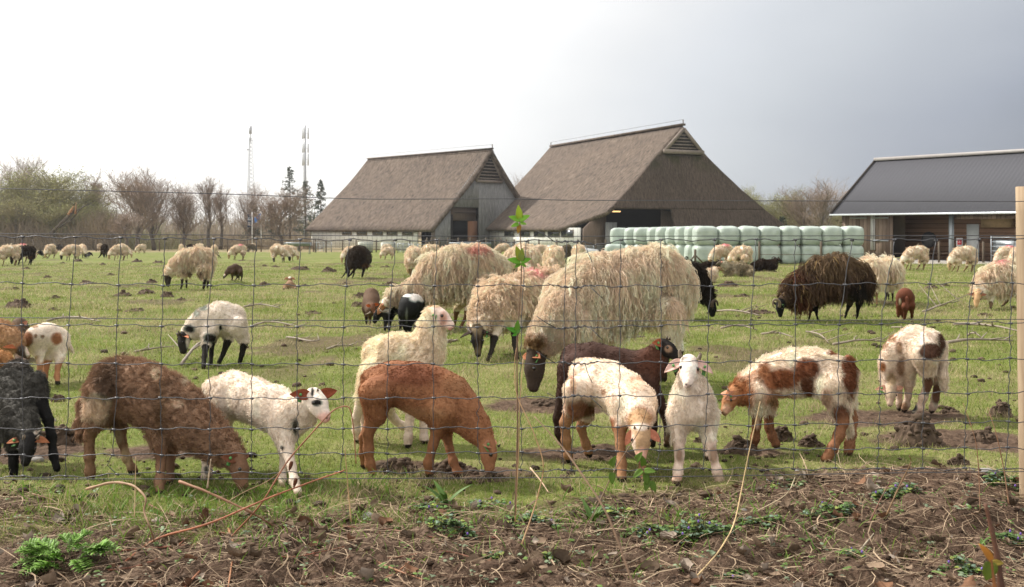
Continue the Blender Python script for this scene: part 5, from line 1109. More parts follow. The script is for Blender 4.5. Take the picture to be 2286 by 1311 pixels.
def broken_tree():
    d = 108; rt = empty('fallen_tree', ((150 - CX) / FPX * d, d, float(gbase(d))), 0, 'split fallen tree trunk with orange torn wood in the left wood', 'tree'); o = np.array(rt.location); P_ = lambda x, y, dd=0: W(x, y, d + dd) - o
    V, F = tubes([(np.array([P_(110, 525), P_(135, 500), P_(158, 478), P_(170, 466)]), np.array((.22, .2, .17, .1))), (np.array([P_(150, 485), P_(175, 468), P_(205, 452)]), np.array((.1, .07, .03))), (np.array([P_(120, 515), P_(160, 490), P_(190, 455)]), np.array((.1, .06, .03)))], 7); mesh('trunk', V, F, M['bark'], rt)
    mesh('torn_wood', *tubes([(np.array([P_(157, 474, -.3), P_(165, 460, -.3)]), np.array((.2, .03))), (np.array([P_(152, 480, -.3), P_(162, 466, -.3)]), np.array((.15, .02))), (np.array([P_(168, 478, -.3), P_(170, 452, -.3)]), np.array((.12, .02)))], 5), pmat('torn_wood', (.42, .22, .11), var=.3), rt)
broken_tree()
# ------------------------------------------------------------------ masts, flags
M['mast'] = pmat('mast_steel', (.42, .43, .45), rough=.5, metal=.3, var=.1)
def masts():
    d = 300; bz = -1.7; x = (559 - CX) / FPX * d; rt = empty('lattice_mast', (x, d, bz), 0, 'red and grey lattice radio mast behind the bare trees', 'mast'); H = CZ - (282 - HY) / FPX * d - bz; q = MB()
    wz = lambda z: 1.5 * (1 - z / H) + .35
    for a in range(3):
        an = a * 2.094; q.tube([(math.cos(an) * wz(0), math.sin(an) * wz(0), 0), (math.cos(an) * wz(H * .9), math.sin(an) * wz(H * .9), H * .9)], .07, 5)
        for i in range(26):
            z0, z1 = H * .9 * i / 26, H * .9 * (i + 1) / 26; b = an + 2.094; q.tube([(math.cos(an) * wz(z0), math.sin(an) * wz(z0), z0), (math.cos(b) * wz(z1), math.sin(b) * wz(z1), z1)], .04, 4); q.tube([(math.cos(b) * wz(z0), math.sin(b) * wz(z0), z0), (math.cos(an) * wz(z1), math.sin(an) * wz(z1), z1)], .04, 4)
    q.build('lattice', M['mast'], rt); MB().tube([(0, 0, H * .86), (0, 0, H)], .12, 6).tube([(0, 0, H * .93), (0, 0, H)], .45, 8).build('antenna', M['mast'], rt); MB(); MB().tube([(-1.2, 0, H * .87), (1.2, 0, H * .87)], .06, 5).build('side_arm', M['mast'], rt); MB().tube([(-1.1, 0, H * .79), (-.2, 0, H * .79)], np.array((.3, .08)), 8).build('dish', M['mast'], rt)
    d = 250; x = (681 - CX) / FPX * d; rt = empty('antenna_mast', (x, d, bz), 0, 'slim pole mast with three tiers of white antenna panels', 'mast'); H = CZ - (280 - HY) / FPX * d - bz
    q = MB().tube([(0, 0, 0), (0, 0, H)], np.array((.42, .2)), 8)
    for i in range(40): z = H * .35 + H * .62 * i / 40; q.tube([(-.4, 0, z), (.4, 0, z)], .03, 4)
    q.tube([(-.4, 0, H * .3), (-.4, 0, H)], .04, 4); q.build('pole', M['mast'], rt); wm = pmat('antenna_panel', (.62, .64, .66), var=.05)
    for z, h_ in ((H * .93, 2.8), (H * .80, 2.2), (H * .70, 3.0)):
        for a in range(3): an = a * 2.094 + .5; MB().box((math.cos(an) * .8, math.sin(an) * .8, z), (.35, .25, h_), rz=an).tube([(0, 0, z), (math.cos(an) * .7, math.sin(an) * .7, z)], .05, 4).build('antenna_panel', wm, rt)
masts()
def flags():
    d = 104; bz = float(gbase(d)); G_ = lambda x, y: np.array(((x - CX) / FPX * d, d, CZ - (y - HY) / FPX * d))
    a = G_(563, 478); rt = empty('banner_pole', (a[0], d, bz), 0, 'white pole with a tall dark blue banner bearing a pale round emblem', 'banner'); o = np.array(rt.location)
    MB().tube([(0, 0, 0), (0, 0, a[2] - bz + .2)], .045, 8).build('pole', pmat('flag_pole', (.8, .8, .8), rough=.4, var=.03), rt)
    n = 8; V = []; F = []
    for i in range(n):
        for j in range(14): V.append((-.06 - .42 * i / (n - 1), .05 * math.sin(i * 1.1 + j * .3), a[2] - bz - j * 1.36 / 13))
    for i in range(n - 1):
        for j in range(13): q = i * 14 + j; F.append([q, q + 1, q + 15, q + 14])
    b = mesh('banner', V, F, pmat('banner_blue', (.03, .045, .085), rough=.8, var=.1), rt); zc = a[2] - bz - .55; pal_ = pmat('banner_print', (.6, .63, .68), var=.03)
    ring = [(np.array([(-.27 + .15 * math.cos(t), -.08, zc + .15 * math.sin(t)) for t in np.linspace(0, 6.283, 20)]), .02)]
    mesh('emblem', *tubes(ring, 5, cap=False), pal_, b); MB().box((-.27, -.08, zc), (.2, .02, .07)).build('emblem_bar', pal_, b)
    for k in range(3): MB().box((-.27, -.08, zc - .33 - k * .13), (.24 - .06 * (k == 1), .02, .05)).build('banner_lettering', pal_, b)
    a = G_(583, 476); rt = empty('flagpole', (a[0], d, bz), 0, 'white pole with a waving bright blue flag', 'flag'); MB().tube([(0, 0, 0), (0, 0, a[2] - bz + .1)], .045, 8).build('pole', pmat('flag_pole_b', (.8, .8, .8), rough=.4, var=.03), rt)
    V = []; F = []
    for i in range(12):
        for j in range(8): u = i / 11; V.append((-.05 - .68 * u, .10 * math.sin(u * 7 + j * .2), a[2] - bz - .02 - j * .085 - .42 * u + .05 * math.sin(u * 6)))
    for i in range(11):
        for j in range(7): q = i * 8 + j; F.append([q, q + 1, q + 9, q + 8])
    f_ = mesh('flag', V, F, pmat('flag_blue', (.06, .22, .62), rough=.7, var=.08), rt); MB().box((-.36, -.14, a[2] - bz - .5), (.2, .03, .12)).build('emblem', pmat('flag_emblem', (.55, .2, .3), var=.05), f_)
flags()
# ------------------------------------------------------------------ far fences, feeders, farm gear
def posts(name, label, pts, d, h_, rails=2, mat='wood_grey', r=.06, cat='fence', wires=0):
    P = [np.array(((x - CX) / FPX * (d if np.isscalar(d) else d[i]), (d if np.isscalar(d) else d[i]), 0)) for i, x in enumerate(pts)]; o = P[0].copy(); o[2] = float(gbase(o[1])); rt = empty(name, o, 0, label, cat)
    for p in P: z = float(gbase(p[1])); q = p - o; q[2] = z - o[2]; MB().tube([q + np.array((0, 0, -.1)), q + np.array((0, 0, h_))], r, 7).build('post', M[mat], rt)
    for k in range(rails + wires):
        zz = h_ * (.45 + .45 * k / max(1, rails + wires - 1)); q = MB()
        for a, b in zip(P[:-1], P[1:]):
            A = a - o; A[2] = float(gbase(a[1])) - o[2] + zz; B = b - o; B[2] = float(gbase(b[1])) - o[2] + zz
            if k < rails: q.beam(A, B, .04, .09)
            else: q.tube([A, B], .012, 4)
        q.build('rail' if k < rails else 'wire', M[mat], rt)
posts('wire_fence', 'low post and wire fence along the far left edge of the pasture', list(range(-20, 480, 47)), 97, 1.15, 0, wires=4)
posts('rail_fence', 'wooden rail fence in front of the broad bare tree', [452, 508, 552, 583, 625, 668, 700], 92, 1.2, 1, wires=3)
posts('wire_fence', 'post and wire fence before the left barn white wall', [704, 728, 765, 795, 840, 878, 915, 950], 88, 1.1, 0, wires=3)
posts('post_fence', 'crowded wooden posts and wire between the two barns', [953, 963, 972, 981, 1000, 1023, 1050, 1085, 1105, 1118], 78, 1.25, 0, wires=3)
posts('wire_fence', 'post and wire fence before the right barn wall', [1130, 1148, 1180, 1203, 1243, 1290, 1330, 1352], 72, 1.1, 0, wires=4)
posts('wire_fence', 'short brown posts in front of the bales', [1695, 1833, 1990, 2096, 2195, 2330], [38.5, 38.5, 42, 43, 43, 42], .92, 0, wires=1, r=.045)
bp0 = W(1552, 590, 38); rt = empty('corner_brace', (bp0[0], 38, float(gbase(38))), 0, 'round corner post with two slanted braces before the bales', 'post'); MB().tube([(0, 0, 0), (0, 0, .62)], .05, 8).build('post', M['wood_grey'], rt); MB().tube([(0, .05, .42), (-.28, .05, 0)], .03, 6).build('brace', M['wood_grey'], rt); MB().tube([(0, .05, .42), (.32, .05, .08)], .03, 6).build('brace', M['wood_grey'], rt)
def hurdle(px0, px1, ytop, d, label, rails=6):
    a = W(px0, ytop, d); b = W(px1, ytop, d); z0 = float(gbase(d)); rt = empty('sheep_hurdle', (a[0], d, z0), 0, label, 'gate', 'galvanised hurdles by the barns'); w_ = b[0] - a[0]; h_ = a[2] - z0
    for k in range(rails): MB().tube([(0, 0, .12 + (h_ - .15) * k / (rails - 1)), (w_, 0, .12 + (h_ - .15) * k / (rails - 1))], .022, 6).build('rail', M['steel'], rt)
    for x in (0, w_ / 2, w_): MB().tube([(x, 0, 0), (x, 0, h_)], .03, 6).build('upright', M['steel'], rt)
hurdle(888, 912, 543, 80, 'galvanised hurdle left of the dry wood heap', 7); hurdle(914, 952, 545, 81, 'long low galvanised hurdle before the left barn gable', 4); hurdle(1132, 1152, 541, 74, 'blue grey hurdle stack under the right barn eave', 7); hurdle(1155, 1200, 546, 74, 'flat galvanised hurdle before the right barn windows', 4); hurdle(1298, 1352, 548, 72, 'galvanised hurdle below the right barn door', 6); hurdle(706, 740, 541, 90, 'small galvanised hurdle at the far corner of the left barn', 6)
def feeder(px0, px1, ytop, d, label, legs=5):
    a = W(px0, ytop, d); b = W(px1, ytop, d); z0 = float(gbase(d)); rt = empty('feed_trough', (a[0], d, z0), 0, label, 'trough'); w_ = b[0] - a[0]; h_ = a[2] - z0; n = 8; V = []; F = []
    for i in (0, 1):
        for k in range(n): an = math.pi * k / (n - 1); V.append((w_ * i, .35 * math.cos(an), h_ - .02 - .25 * math.sin(an)))
    for k in range(n - 1): F.append([k, k + 1, n + k + 1, n + k])
    tr = mesh('trough', V, F, M['steel'], rt); tr.modifiers.new('s', 'SOLIDIFY').thickness = .02
    for i in range(legs):
        x = w_ * (.05 + .9 * i / (legs - 1)) if legs > 2 else w_ * i; MB().tube([(x, -.25, 0), (x, 0, h_ - .25), (x, .25, 0)], .025, 6).build('leg', M['steel'], rt)
feeder(1003, 1096, 541, 70, 'long galvanised feed trough before the left barn doorway', 6)
feeder(636, 694, 541, 76, 'low feed trough with a pale roof left of the barns', 3)
def ibc(px_, ytop, label):
    d = 84; a = W(px_, ytop, d); z0 = float(gbase(d)); rt = empty('water_container', (a[0], d, z0), .3, label, 'container'); h_ = a[2] - z0; MB().box((0, 0, h_ / 2 + .05), (1.05, 1.0, h_ - .25)).build('tank', pmat('tank_plastic', (.52, .52, .42), rough=.5, var=.12), rt); q = MB()
    for k in range(6): x = -.55 + .22 * k; q.tube([(x, -.54, .1), (x, -.54, h_)], .015, 4); 
    for k in range(5): z = .15 + (h_ - .2) * k / 4; q.tube([(-.56, -.54, z), (.56, -.54, z)], .015, 4)
    q.build('cage', M['steel'], rt); MB().box((0, 0, .07), (1.1, 1.05, .1)).build('pallet', M['wood_grey'], rt)
ibc(815, 539, 'caged water container before the left barn wall, nearer the trees'); ibc(866, 540, 'caged water container before the left barn wall, nearer the gable')
# white film roll lying by the right barn
d_ = 68.0; a = W(1222, 557, d_); b = W(1335, 563, d_ - 1.0); tag(mesh('film_roll', *tubes([(np.array([a, a * .35 + b * .65, b]), np.array((.27, .25, .17)))], 14), pmat('white_film', (.72, .73, .74), rough=.35, var=.05)), 'long white plastic roll lying in front of the right barn wall', 'roll')
# ------------------------------------------------------------------ lambs and sheep near the fence (traced from the photograph)
R1 = (0, 690, 3); R2 = (700, 650, 3); R3 = (1100, 700, 3); R4 = (1524, 690, 3)
M1 = (780, 530, 4.0035); M2 = (1120, 530, 4.0035); M3 = (1540, 530, 4.0035); L1 = (0, 530, 6); L2 = (340, 530, 6); Z1 = (0, 660, 2.85); Z6 = (1540, 540, 3.064)
WH = (236, 226, 212)
animal('lamb', 'large brown woolly lamb with pale thigh patch, head down at the fence', 'lamb', R1, 3.95,
    [(735, 470, 150, .08), (840, 520, 205, .06), (960, 565, 212, .02), (1090, 625, 206, -.02), (1210, 690, 176, -.05), (1340, 810, 160, -.10), (1470, 910, 128, -.14), (1560, 985, 95, -.18)],
    [([(690, 560, 125), (640, 760, 72), (598, 850, 46), (600, 990, 37), (603, 1085, 36), (606, 1160, 34)], -.02),
     ([(730, 620, 95), (800, 790, 55), (815, 880, 38), (850, 1000, 32), (885, 1070, 32), (905, 1112, 26)], .12),
     ([(1080, 840, 95), (1080, 930, 52), (1078, 1050, 37), (1070, 1150, 36), (1068, 1250, 36)], -.05),
     ([(1130, 850, 80), (1140, 980, 40), (1140, 1060, 32), (1136, 1130, 32), (1130, 1185, 28)], .10)],
    dict(p0=(1575, 985, -.19), p1=(1645, 1215, -.23), up=(1, -.1, .1), w=1.0, rim=(150, 112, 92), ear_b=(-.55, -.35, .15), ear_a=(.2, .9, .3), el=.42, ew=.27, eup=(.1, -1, .25), nosec=(120, 84, 74)),
    base=(146, 106, 84), headc=(126, 86, 66), legc=((132, 92, 70), .5), earc=(130, 84, 60), inner=(120, 76, 56),
    patches=[(650, 660, 90, 90, (215, 196, 172), .3, (0, 1)), (720, 470, 90, 120, (92, 66, 52), .5), (900, 300, 80, 25, (170, 140, 118), .5), (1190, 640, 30, 22, (205, 180, 155), .4), (1040, 440, 26, 26, (195, 170, 145), .4),
             (1250, 480, 30, 30, (170, 140, 118), .4), (1080, 640, 40, 160, (128, 92, 68), .4), (610, 800, 40, 60, (120, 84, 62), .3, (1,)), (790, 850, 40, 60, (150, 120, 95), .3, (1,)), (1700, 1100, 50, 160, (128, 92, 74), .3, (2,)), (1060, 960, 40, 60, (96, 62, 44), .4, (1,)), (840, 1000, 35, 80, (170, 135, 105), .3, (1,))],
    tail=[(615, 520, 35, .08), (570, 640, 42, .05), (550, 760, 40, .02), (535, 850, 22, 0)], wool=.9, fur=(46000, .018), bump=(.011, 42), seed=3, tagged=(1,))
animal('lamb', 'white lamb with a black patch round its eye behind the brown woolly lamb', 'lamb', R1, 3.93,
    [(1455, 560, 130, .2), (1560, 570, 165, .17), (1690, 610, 160, .1), (1820, 660, 160, .03), (1930, 720, 145, -.02), (2020, 690, 118, -.05), (2085, 625, 92, -.08)],
    [([(1480, 660, 95), (1410, 900, 50), (1378, 1010, 36), (1380, 1080, 30), (1362, 1155, 28)], .15),
     ([(1520, 660, 80), (1450, 900, 45), (1410, 1010, 30), (1400, 1060, 26), (1412, 1125, 24)], .25),
     ([(1900, 800, 85), (1925, 940, 50), (1955, 1060, 35), (1970, 1150, 34), (1998, 1255, 34)], -.03),
     ([(1880, 800, 70), (1900, 960, 36), (1895, 1060, 30), (1890, 1130, 29), (1893, 1190, 27)], .08)],
    dict(p0=(2080, 575, -.09), p1=(2205, 745, -.17), up=(.6, -.25, .9), w=1.12, rim=(30, 24, 22), ear_b=(-.9, -.3, .12), ear_a=(.9, .35, .25), el=.5, ew=.3, eup=(.1, -1, .3), nosec=(205, 150, 138), horns=[dict(pts=[(.2, .3, .08), (.16, .38, .1)], r=.035)]),
    base=WH, headc=(240, 230, 218), legc=((225, 212, 196), .5), earc=(110, 62, 45), inner=(140, 74, 50),
    patches=[(2120, 628, 38, 24, (24, 18, 17), .25, (2,)), (2092, 560, 13, 34, (38, 30, 28), .3, (2, 0)), (1980, 790, 18, 55, (70, 60, 50), .4), (2180, 740, 60, 50, (222, 178, 165), .5, (2,)), (1890, 930, 12, 14, (60, 50, 45), .3), (1380, 1080, 16, 30, (90, 80, 72), .3)],
    wool=.35, fur=(34000, .013), bump=(.004, 30), seed=5, tagged=(1,), hoof=(200, 180, 160))
animal('lamb', 'cream lamb standing with head raised to the right, tongue tip out', 'lamb', R2, 4.62,
    [(440, 420, 130, .04), (540, 430, 150, 0), (650, 440, 160, 0), (745, 425, 135, 0), (775, 330, 112, 0), (788, 240, 95, 0), (800, 170, 82, -.01)],
    [([(400, 560, 105), (330, 720, 55), (285, 850, 34), (285, 930, 30), (292, 1018, 28)], -.06), ([(420, 560, 95), (350, 740, 50), (335, 840, 34), (345, 930, 28), (350, 1010, 26)], .04),
     ([(700, 560, 90), (650, 800, 42), (638, 900, 34), (634, 980, 32), (632, 1050, 34)], -.06), ([(740, 560, 80), (738, 830, 38), (738, 920, 32), (738, 980, 31), (742, 1025, 32)], .07),
     ([(440, 640, 90), (500, 800, 48), (545, 860, 34), (590, 900, 30), (615, 935, 24)], .12, dict(fd=.2))],
    dict(p0=(800, 130, -.01), p1=(945, 245, -.04), up=(.6, -.05, 1), w=1.02, rim=(150, 92, 80), ear_b=(-.2, -.5, -.85), ear_a=(-.3, .9, .2), el=.42, ew=.22, eup=(-.9, -.3, .2), nosec=(214, 150, 142)),
    base=(240, 226, 200), headc=(236, 216, 204), legc=((228, 214, 200), .5), earc=(232, 216, 196), inner=(220, 180, 160),
    patches=[(820, 95, 45, 22, (190, 150, 118), .4, (0, 2)), (870, 180, 22, 40, (196, 140, 122), .5, (2,)), (660, 1000, 20, 40, (200, 180, 165), .3, (1,)), (930, 270, 40, 22, (212, 140, 136), .4, (2,))],
    wool=.6, fur=(40000, .017), bump=(.006, 28), seed=7, tagged=(1,), hoof=(60, 48, 40))
animal('lamb', 'reddish brown lamb grazing beside the fence with a green tag in its ear', 'lamb', R2, 4.02,
    [(415, 590, 105, .05), (530, 610, 150, .03), (670, 640, 172, 0), (800, 690, 188, -.01), (905, 740, 182, -.02), (1000, 810, 135, -.04), (1080, 900, 108, -.06), (1135, 975, 88, -.08)],
    [([(420, 690, 125), (415, 830, 84), (365, 940, 50), (368, 1060, 40), (378, 1160, 38), (398, 1250, 38)], -.06), ([(420, 700, 100), (400, 860, 60), (330, 980, 34), (328, 1090, 28), (335, 1190, 28)], .08),
     ([(870, 800, 105), (835, 920, 56), (800, 1030, 40), (770, 1150, 38), (775, 1250, 40)], -.06), ([(890, 820, 90), (890, 960, 46), (912, 1060, 34), (935, 1140, 34), (965, 1215, 34), (985, 1245, 26)], .07)],
    dict(p0=(1160, 1005, -.09), p1=(1190, 1225, -.12), up=(1, -.08, .0), w=1.02, rim=(70, 40, 30), ear_b=(-.25, -.75, .15), ear_a=(.5, .9, .3), el=.40, ew=.27, eup=(0, -1, .3), nosec=(110, 62, 50), horns=[dict(pts=[(.22, .34, .14), (.16, .42, .16)], r=.05, mat='horn_dark')]),
    base=(158, 98, 64), headc=(158, 98, 66), legc=((152, 94, 62), .5), earc=(176, 118, 88), inner=(190, 134, 104), hoof=(70, 48, 38),
    patches=[(640, 560, 240, 90, (122, 66, 42), .5, (0,)), (960, 620, 90, 70, (160, 104, 70), .5, (0,)), (860, 790, 90, 90, (172, 110, 74), .5), (700, 820, 180, 40, (176, 120, 84), .4, (0,)), (1060, 1080, 26, 40, (214, 180, 150), .4), (1250, 1000, 20, 30, (190, 150, 130), .4, (2,))],
    tail=[(355, 560, 28, .05), (332, 650, 24, .03), (330, 715, 14, .02)], wool=.18, fur=(46000, .010), bump=(.0025, 40), pal=.07, seed=9, tagged=(1,))
animal('lamb', 'dark brown lamb with black face and pale eye ring before the huge ewe', 'lamb', R3, 4.55,
    [(555, 300, 118, .06), (680, 330, 142, .03), (830, 370, 145, 0), (970, 385, 138, -.02), (1060, 335, 112, -.03), (1105, 260, 82, -.04)],
    [([(540, 380, 120), (480, 560, 62), (432, 700, 38), (440, 800, 30), (470, 905, 28)], -.04), ([(560, 400, 105), (520, 600, 58), (490, 760, 34), (490, 850, 28), (500, 925, 26)], .08),
     ([(1020, 470, 88), (1070, 640, 44), (1080, 760, 30), (1070, 900, 28)], -.05), ([(1040, 470, 80), (1140, 640, 40), (1170, 760, 30), (1165, 890, 28)], .08)],
    dict(p0=(1120, 205, -.05), p1=(1262, 300, -.12), up=(.55, -.15, 1), w=1.1, rim=(150, 112, 92), ear_b=(-.75, -.6, .15), ear_a=(.3, .9, .1), el=.42, ew=.32, eup=(-.1, -1, .3), nosec=(40, 28, 26), horns=[dict(pts=[(.2, .3, .1), (.14, .42, .12)], r=.05, mat='horn_dark'), dict(pts=[(.2, .3, -.12), (.14, .40, -.14)], r=.05, mat='horn_dark')]),
    base=(72, 46, 40), headc=(34, 27, 27), legc=((56, 36, 30), .5), earc=(120, 66, 44), inner=(160, 92, 62),
    patches=[(1178, 235, 26, 24, (150, 112, 92), .25, (2,)), (1050, 300, 90, 110, (88, 50, 38), .5, (0,))],
    wool=.12, fur=(32000, .010), bump=(.003, 40), seed=11, tagged=(1,))
animal('lamb', 'white lamb with tan head and orange legs, grazing with face to the camera', 'lamb', R3, 4.18,
    [(590, 385, 92, .14), (640, 430, 145, .1), (760, 470, 165, .04), (870, 540, 165, -.04), (960, 600, 140, -.12), (990, 680, 100, -.2), (990, 750, 84, -.26)],
    [([(570, 520, 105), (540, 650, 78), (482, 730, 44), (492, 850, 38), (505, 940, 36), (512, 1005, 34)], -.02), ([(600, 560, 95), (620, 690, 62), (590, 760, 40), (622, 870, 34), (640, 920, 33), (645, 968, 32)], .12),
     ([(860, 620, 90), (850, 760, 52), (855, 880, 38), (862, 1010, 37), (865, 1132, 40)], -.12), ([(960, 660, 80), (1000, 850, 40), (1000, 950, 30), (1000, 1060, 28), (1008, 1135, 26)], -.02)],
    dict(p0=(988, 770, -.27), p1=(998, 985, -.34), up=(0, -1, .25), w=1.38, eb=.15, rim=(70, 46, 34), ear_a=(.75, -.1, -.62), ear_b=(-.42, -.1, -.75), el=.5, ew=.27, eup=(0, -.9, .4), droop=.1, nosec=(214, 150, 130), horns=[dict(pts=[(.1, .27, .2), (.06, .33, .22)], r=.045), dict(pts=[(.1, .27, -.2), (.06, .33, -.22)], r=.045)]),
    base=(238, 224, 206), headc=(196, 148, 112), legc=((164, 110, 78), .24), earc=(214, 160, 132), inner=(200, 130, 104), hoof=(40, 32, 28),
    patches=[(985, 700, 85, 80, (196, 146, 108), .3, (0,)), (990, 760, 60, 26, (240, 228, 212), .3), (940, 900, 22, 110, (234, 214, 198), .35, (2,)), (1000, 960, 50, 70, (226, 178, 158), .5, (2,)), (540, 660, 60, 70, (150, 92, 62), .5, (0, 1)), (620, 640, 70, 60, (140, 90, 66), .5, (0, 1)), (780, 740, 60, 50, (180, 110, 70), .4, (0, 1)), (540, 480, 22, 60, (196, 150, 122), .5), (740, 530, 20, 26, (176, 130, 104), .4), (960, 470, 60, 40, (226, 194, 168), .5)],
    wool=.35, fur=(42000, .012), bump=(.005, 26), seed=13)
animal('lamb', 'small white lamb standing upright and looking straight at the camera', 'lamb', R3, 3.98,
    [(1335, 640, 118, .42), (1335, 590, 135, .25), (1336, 600, 160, .08), (1338, 620, 158, -.02), (1330, 520, 122, -.04), (1318, 430, 96, -.06)],
    [([(1240, 690, 66), (1244, 850, 50), (1250, 950, 39), (1242, 1050, 36), (1232, 1150, 42)], -.02), ([(1440, 690, 66), (1450, 850, 50), (1478, 960, 36), (1500, 1050, 34), (1522, 1158, 42)], -.02),
     ([(1260, 640, 80), (1200, 780, 42), (1180, 840, 34), (1160, 900, 30)], .42), ([(1420, 640, 80), (1440, 800, 44), (1432, 900, 32), (1440, 985, 30)], .40)],
    dict(p0=(1312, 325, -.05), p1=(1310, 492, -.16), up=(0, -.6, .8), w=1.24, eb=.17, rim=(60, 40, 34), ear_a=(.95, -.05, -.42), ear_b=(-.95, -.05, -.45), el=.56, ew=.3, eup=(0, -.75, .65), droop=.2, nosec=(170, 128, 122), horns=[dict(pts=[(.12, .25, .25), (.0, .38, .3), (-.02, .42, .26)], r=.07, mat='horn'), dict(pts=[(.12, .25, -.25), (.02, .36, -.3), (.0, .39, -.26)], r=.07, mat='horn')]),
    squash=None, base=(240, 230, 216), headc=(242, 230, 220), legc=((226, 208, 194), .5), earc=(236, 206, 190), inner=(226, 186, 172), hoof=(84, 62, 54),
    patches=[(1250, 950, 24, 50, (150, 112, 94), .4, (1,)), (1480, 950, 30, 60, (160, 122, 104), .4, (1,)), (1235, 1120, 50, 40, (196, 158, 138), .4, (1,)), (1515, 1120, 50, 50, (180, 144, 126), .4, (1,)), (1232, 385, 22, 26, (196, 130, 108), .4, (2,)), (1382, 388, 20, 24, (170, 118, 98), .4, (2,)), (1175, 850, 40, 60, (140, 100, 82), .4, (1,))],
    wool=.3, fur=(38000, .015), bump=(.004, 24), seed=15, tagged=(0, 1))
animal('lamb', 'white lamb with big rusty brown patches walking left, head lowered', 'lamb', R4, 4.42,
    [(1030, 430, 122, -.08), (900, 420, 155, -.05), (750, 425, 162, 0), (600, 450, 145, .04), (500, 490, 112, .06), (420, 540, 98, .07), (365, 570, 84, .07)],
    [([(1010, 520, 125), (1050, 660, 72), (1072, 750, 46), (1045, 850, 40), (1005, 930, 38), (960, 1035, 42)], -.12), ([(1050, 520, 110), (1110, 660, 54), (1140, 740, 38), (1132, 840, 34), (1118, 910, 37), (1108, 985, 37)], .04),
     ([(510, 560, 90), (500, 690, 46), (494, 780, 36), (486, 860, 34), (474, 940, 34)], .0), ([(560, 560, 80), (575, 700, 44), (578, 790, 36), (600, 850, 34), (625, 935, 36)], .12)],
    dict(p0=(345, 570, .06), p1=(262, 705, 0), up=(-.8, -.2, .6), w=1.08, rim=(110, 66, 46), ear_a=(-.75, -.55, -.25), ear_b=(-.3, .9, .2), el=.5, ew=.34, eup=(.1, -1, .2), nosec=(190, 130, 105), horns=[dict(pts=[(.15, .3, -.1), (.08, .4, -.1)], r=.05)]),
    base=(240, 228, 210), headc=(176, 112, 72), legc=((146, 92, 64), .3), earc=(214, 160, 130), inner=(196, 140, 112), hoof=(90, 64, 50),
    patches=[(650, 470, 150, 70, (160, 92, 56), .25, (0,)), (830, 400, 85, 60, (136, 76, 48), .25, (0,)), (830, 520, 50, 60, (120, 68, 44), .3, (0,)), (550, 420, 40, 60, (184, 118, 78), .35, (0,)), (1110, 430, 55, 150, (130, 72, 46), .25, (0, 3)), (990, 290, 35, 25, (140, 80, 52), .3, (0,)), (400, 560, 100, 110, (178, 112, 70), .3, (0,)), (470, 440, 26, 40, (226, 196, 170), .3), (300, 680, 30, 40, (214, 170, 140), .4, (2,)), (300, 560, 40, 30, (150, 90, 56), .4, (2,)), (1050, 690, 60, 60, (124, 76, 58), .4), (960, 600, 40, 60, (190, 150, 130), .4), (640, 600, 100, 40, (196, 142, 110), .4), (500, 740, 14, 60, (226, 196, 176), .4, (1,)), (690, 640, 100, 30, (190, 140, 108), .4)],
    tail=[(1105, 330, 30, -.05), (1135, 420, 34, -.06), (1130, 540, 30, -.05), (1108, 660, 22, -.04), (1112, 780, 20, -.04), (1125, 860, 12, -.03)], wool=.65, fur=(44000, .018), bump=(.008, 26), seed=17, tagged=(0,))
animal('lamb', 'white and brown lamb bending down to graze beside a lump of soil', 'lamb', R4, 5.32,
    [(1650, 230, 108, -.08), (1560, 235, 128, -.02), (1470, 290, 130, .04), (1400, 370, 92, .06), (1392, 450, 72, .06), (1390, 520, 62, .04)],
    [([(1620, 300, 105), (1640, 420, 54), (1648, 490, 36), (1612, 590, 31), (1590, 660, 30), (1555, 715, 28)], -.12), ([(1670, 300, 95), (1710, 430, 46), (1712, 500, 34), (1690, 600, 29), (1680, 650, 28), (1668, 698, 28)], .0),
     ([(1500, 380, 75), (1515, 500, 38), (1510, 580, 28), (1498, 640, 27), (1484, 692, 28)], .02), ([(1450, 380, 70), (1440, 500, 36), (1450, 570, 27), (1452, 630, 25), (1450, 680, 24)], .12)],
    dict(p0=(1392, 520, .03), p1=(1388, 655, -.02), up=(-.25, -1, .2), w=1.18, rim=(70, 50, 42), ear_a=(.6, .2, .1), ear_b=(-.95, -.2, -.05), el=.55, ew=.26, eup=(0, -.8, .5), nosec=(60, 40, 34)),
    base=(234, 222, 208), headc=(206, 184, 164), legc=((200, 180, 164), .4), earc=(220, 170, 146), inner=(214, 160, 136), hoof=(60, 46, 42),
    patches=[(1660, 280, 75, 55, (96, 62, 50), .25, (0,)), (1735, 210, 30, 60, (100, 66, 52), .3, (0,)), (1400, 200, 40, 24, (180, 136, 112), .4), (1450, 260, 24, 44, (176, 134, 112), .4), (1350, 200, 20, 60, (186, 146, 124), .4), (1460, 390, 30, 60, (170, 126, 104), .4), (1645, 500, 34, 80, (104, 66, 52), .3, (1,)), (1700, 570, 34, 70, (110, 74, 58), .3, (1,)), (1400, 470, 36, 50, (176, 140, 112), .4), (1390, 560, 40, 40, (190, 156, 134), .4, (2,)), (1550, 660, 26, 26, (66, 62, 66), .3, (1,)), (1480, 650, 30, 30, (150, 110, 88), .4, (1,)), (1340, 390, 20, 30, (176, 110, 70), .4)],
    tail=[(1742, 230, 24, -.05), (1748, 350, 24, -.05), (1745, 450, 28, -.05), (1752, 530, 20, -.04)], wool=.5, fur=(34000, .014), bump=(.004, 26), seed=19, tagged=(1,))
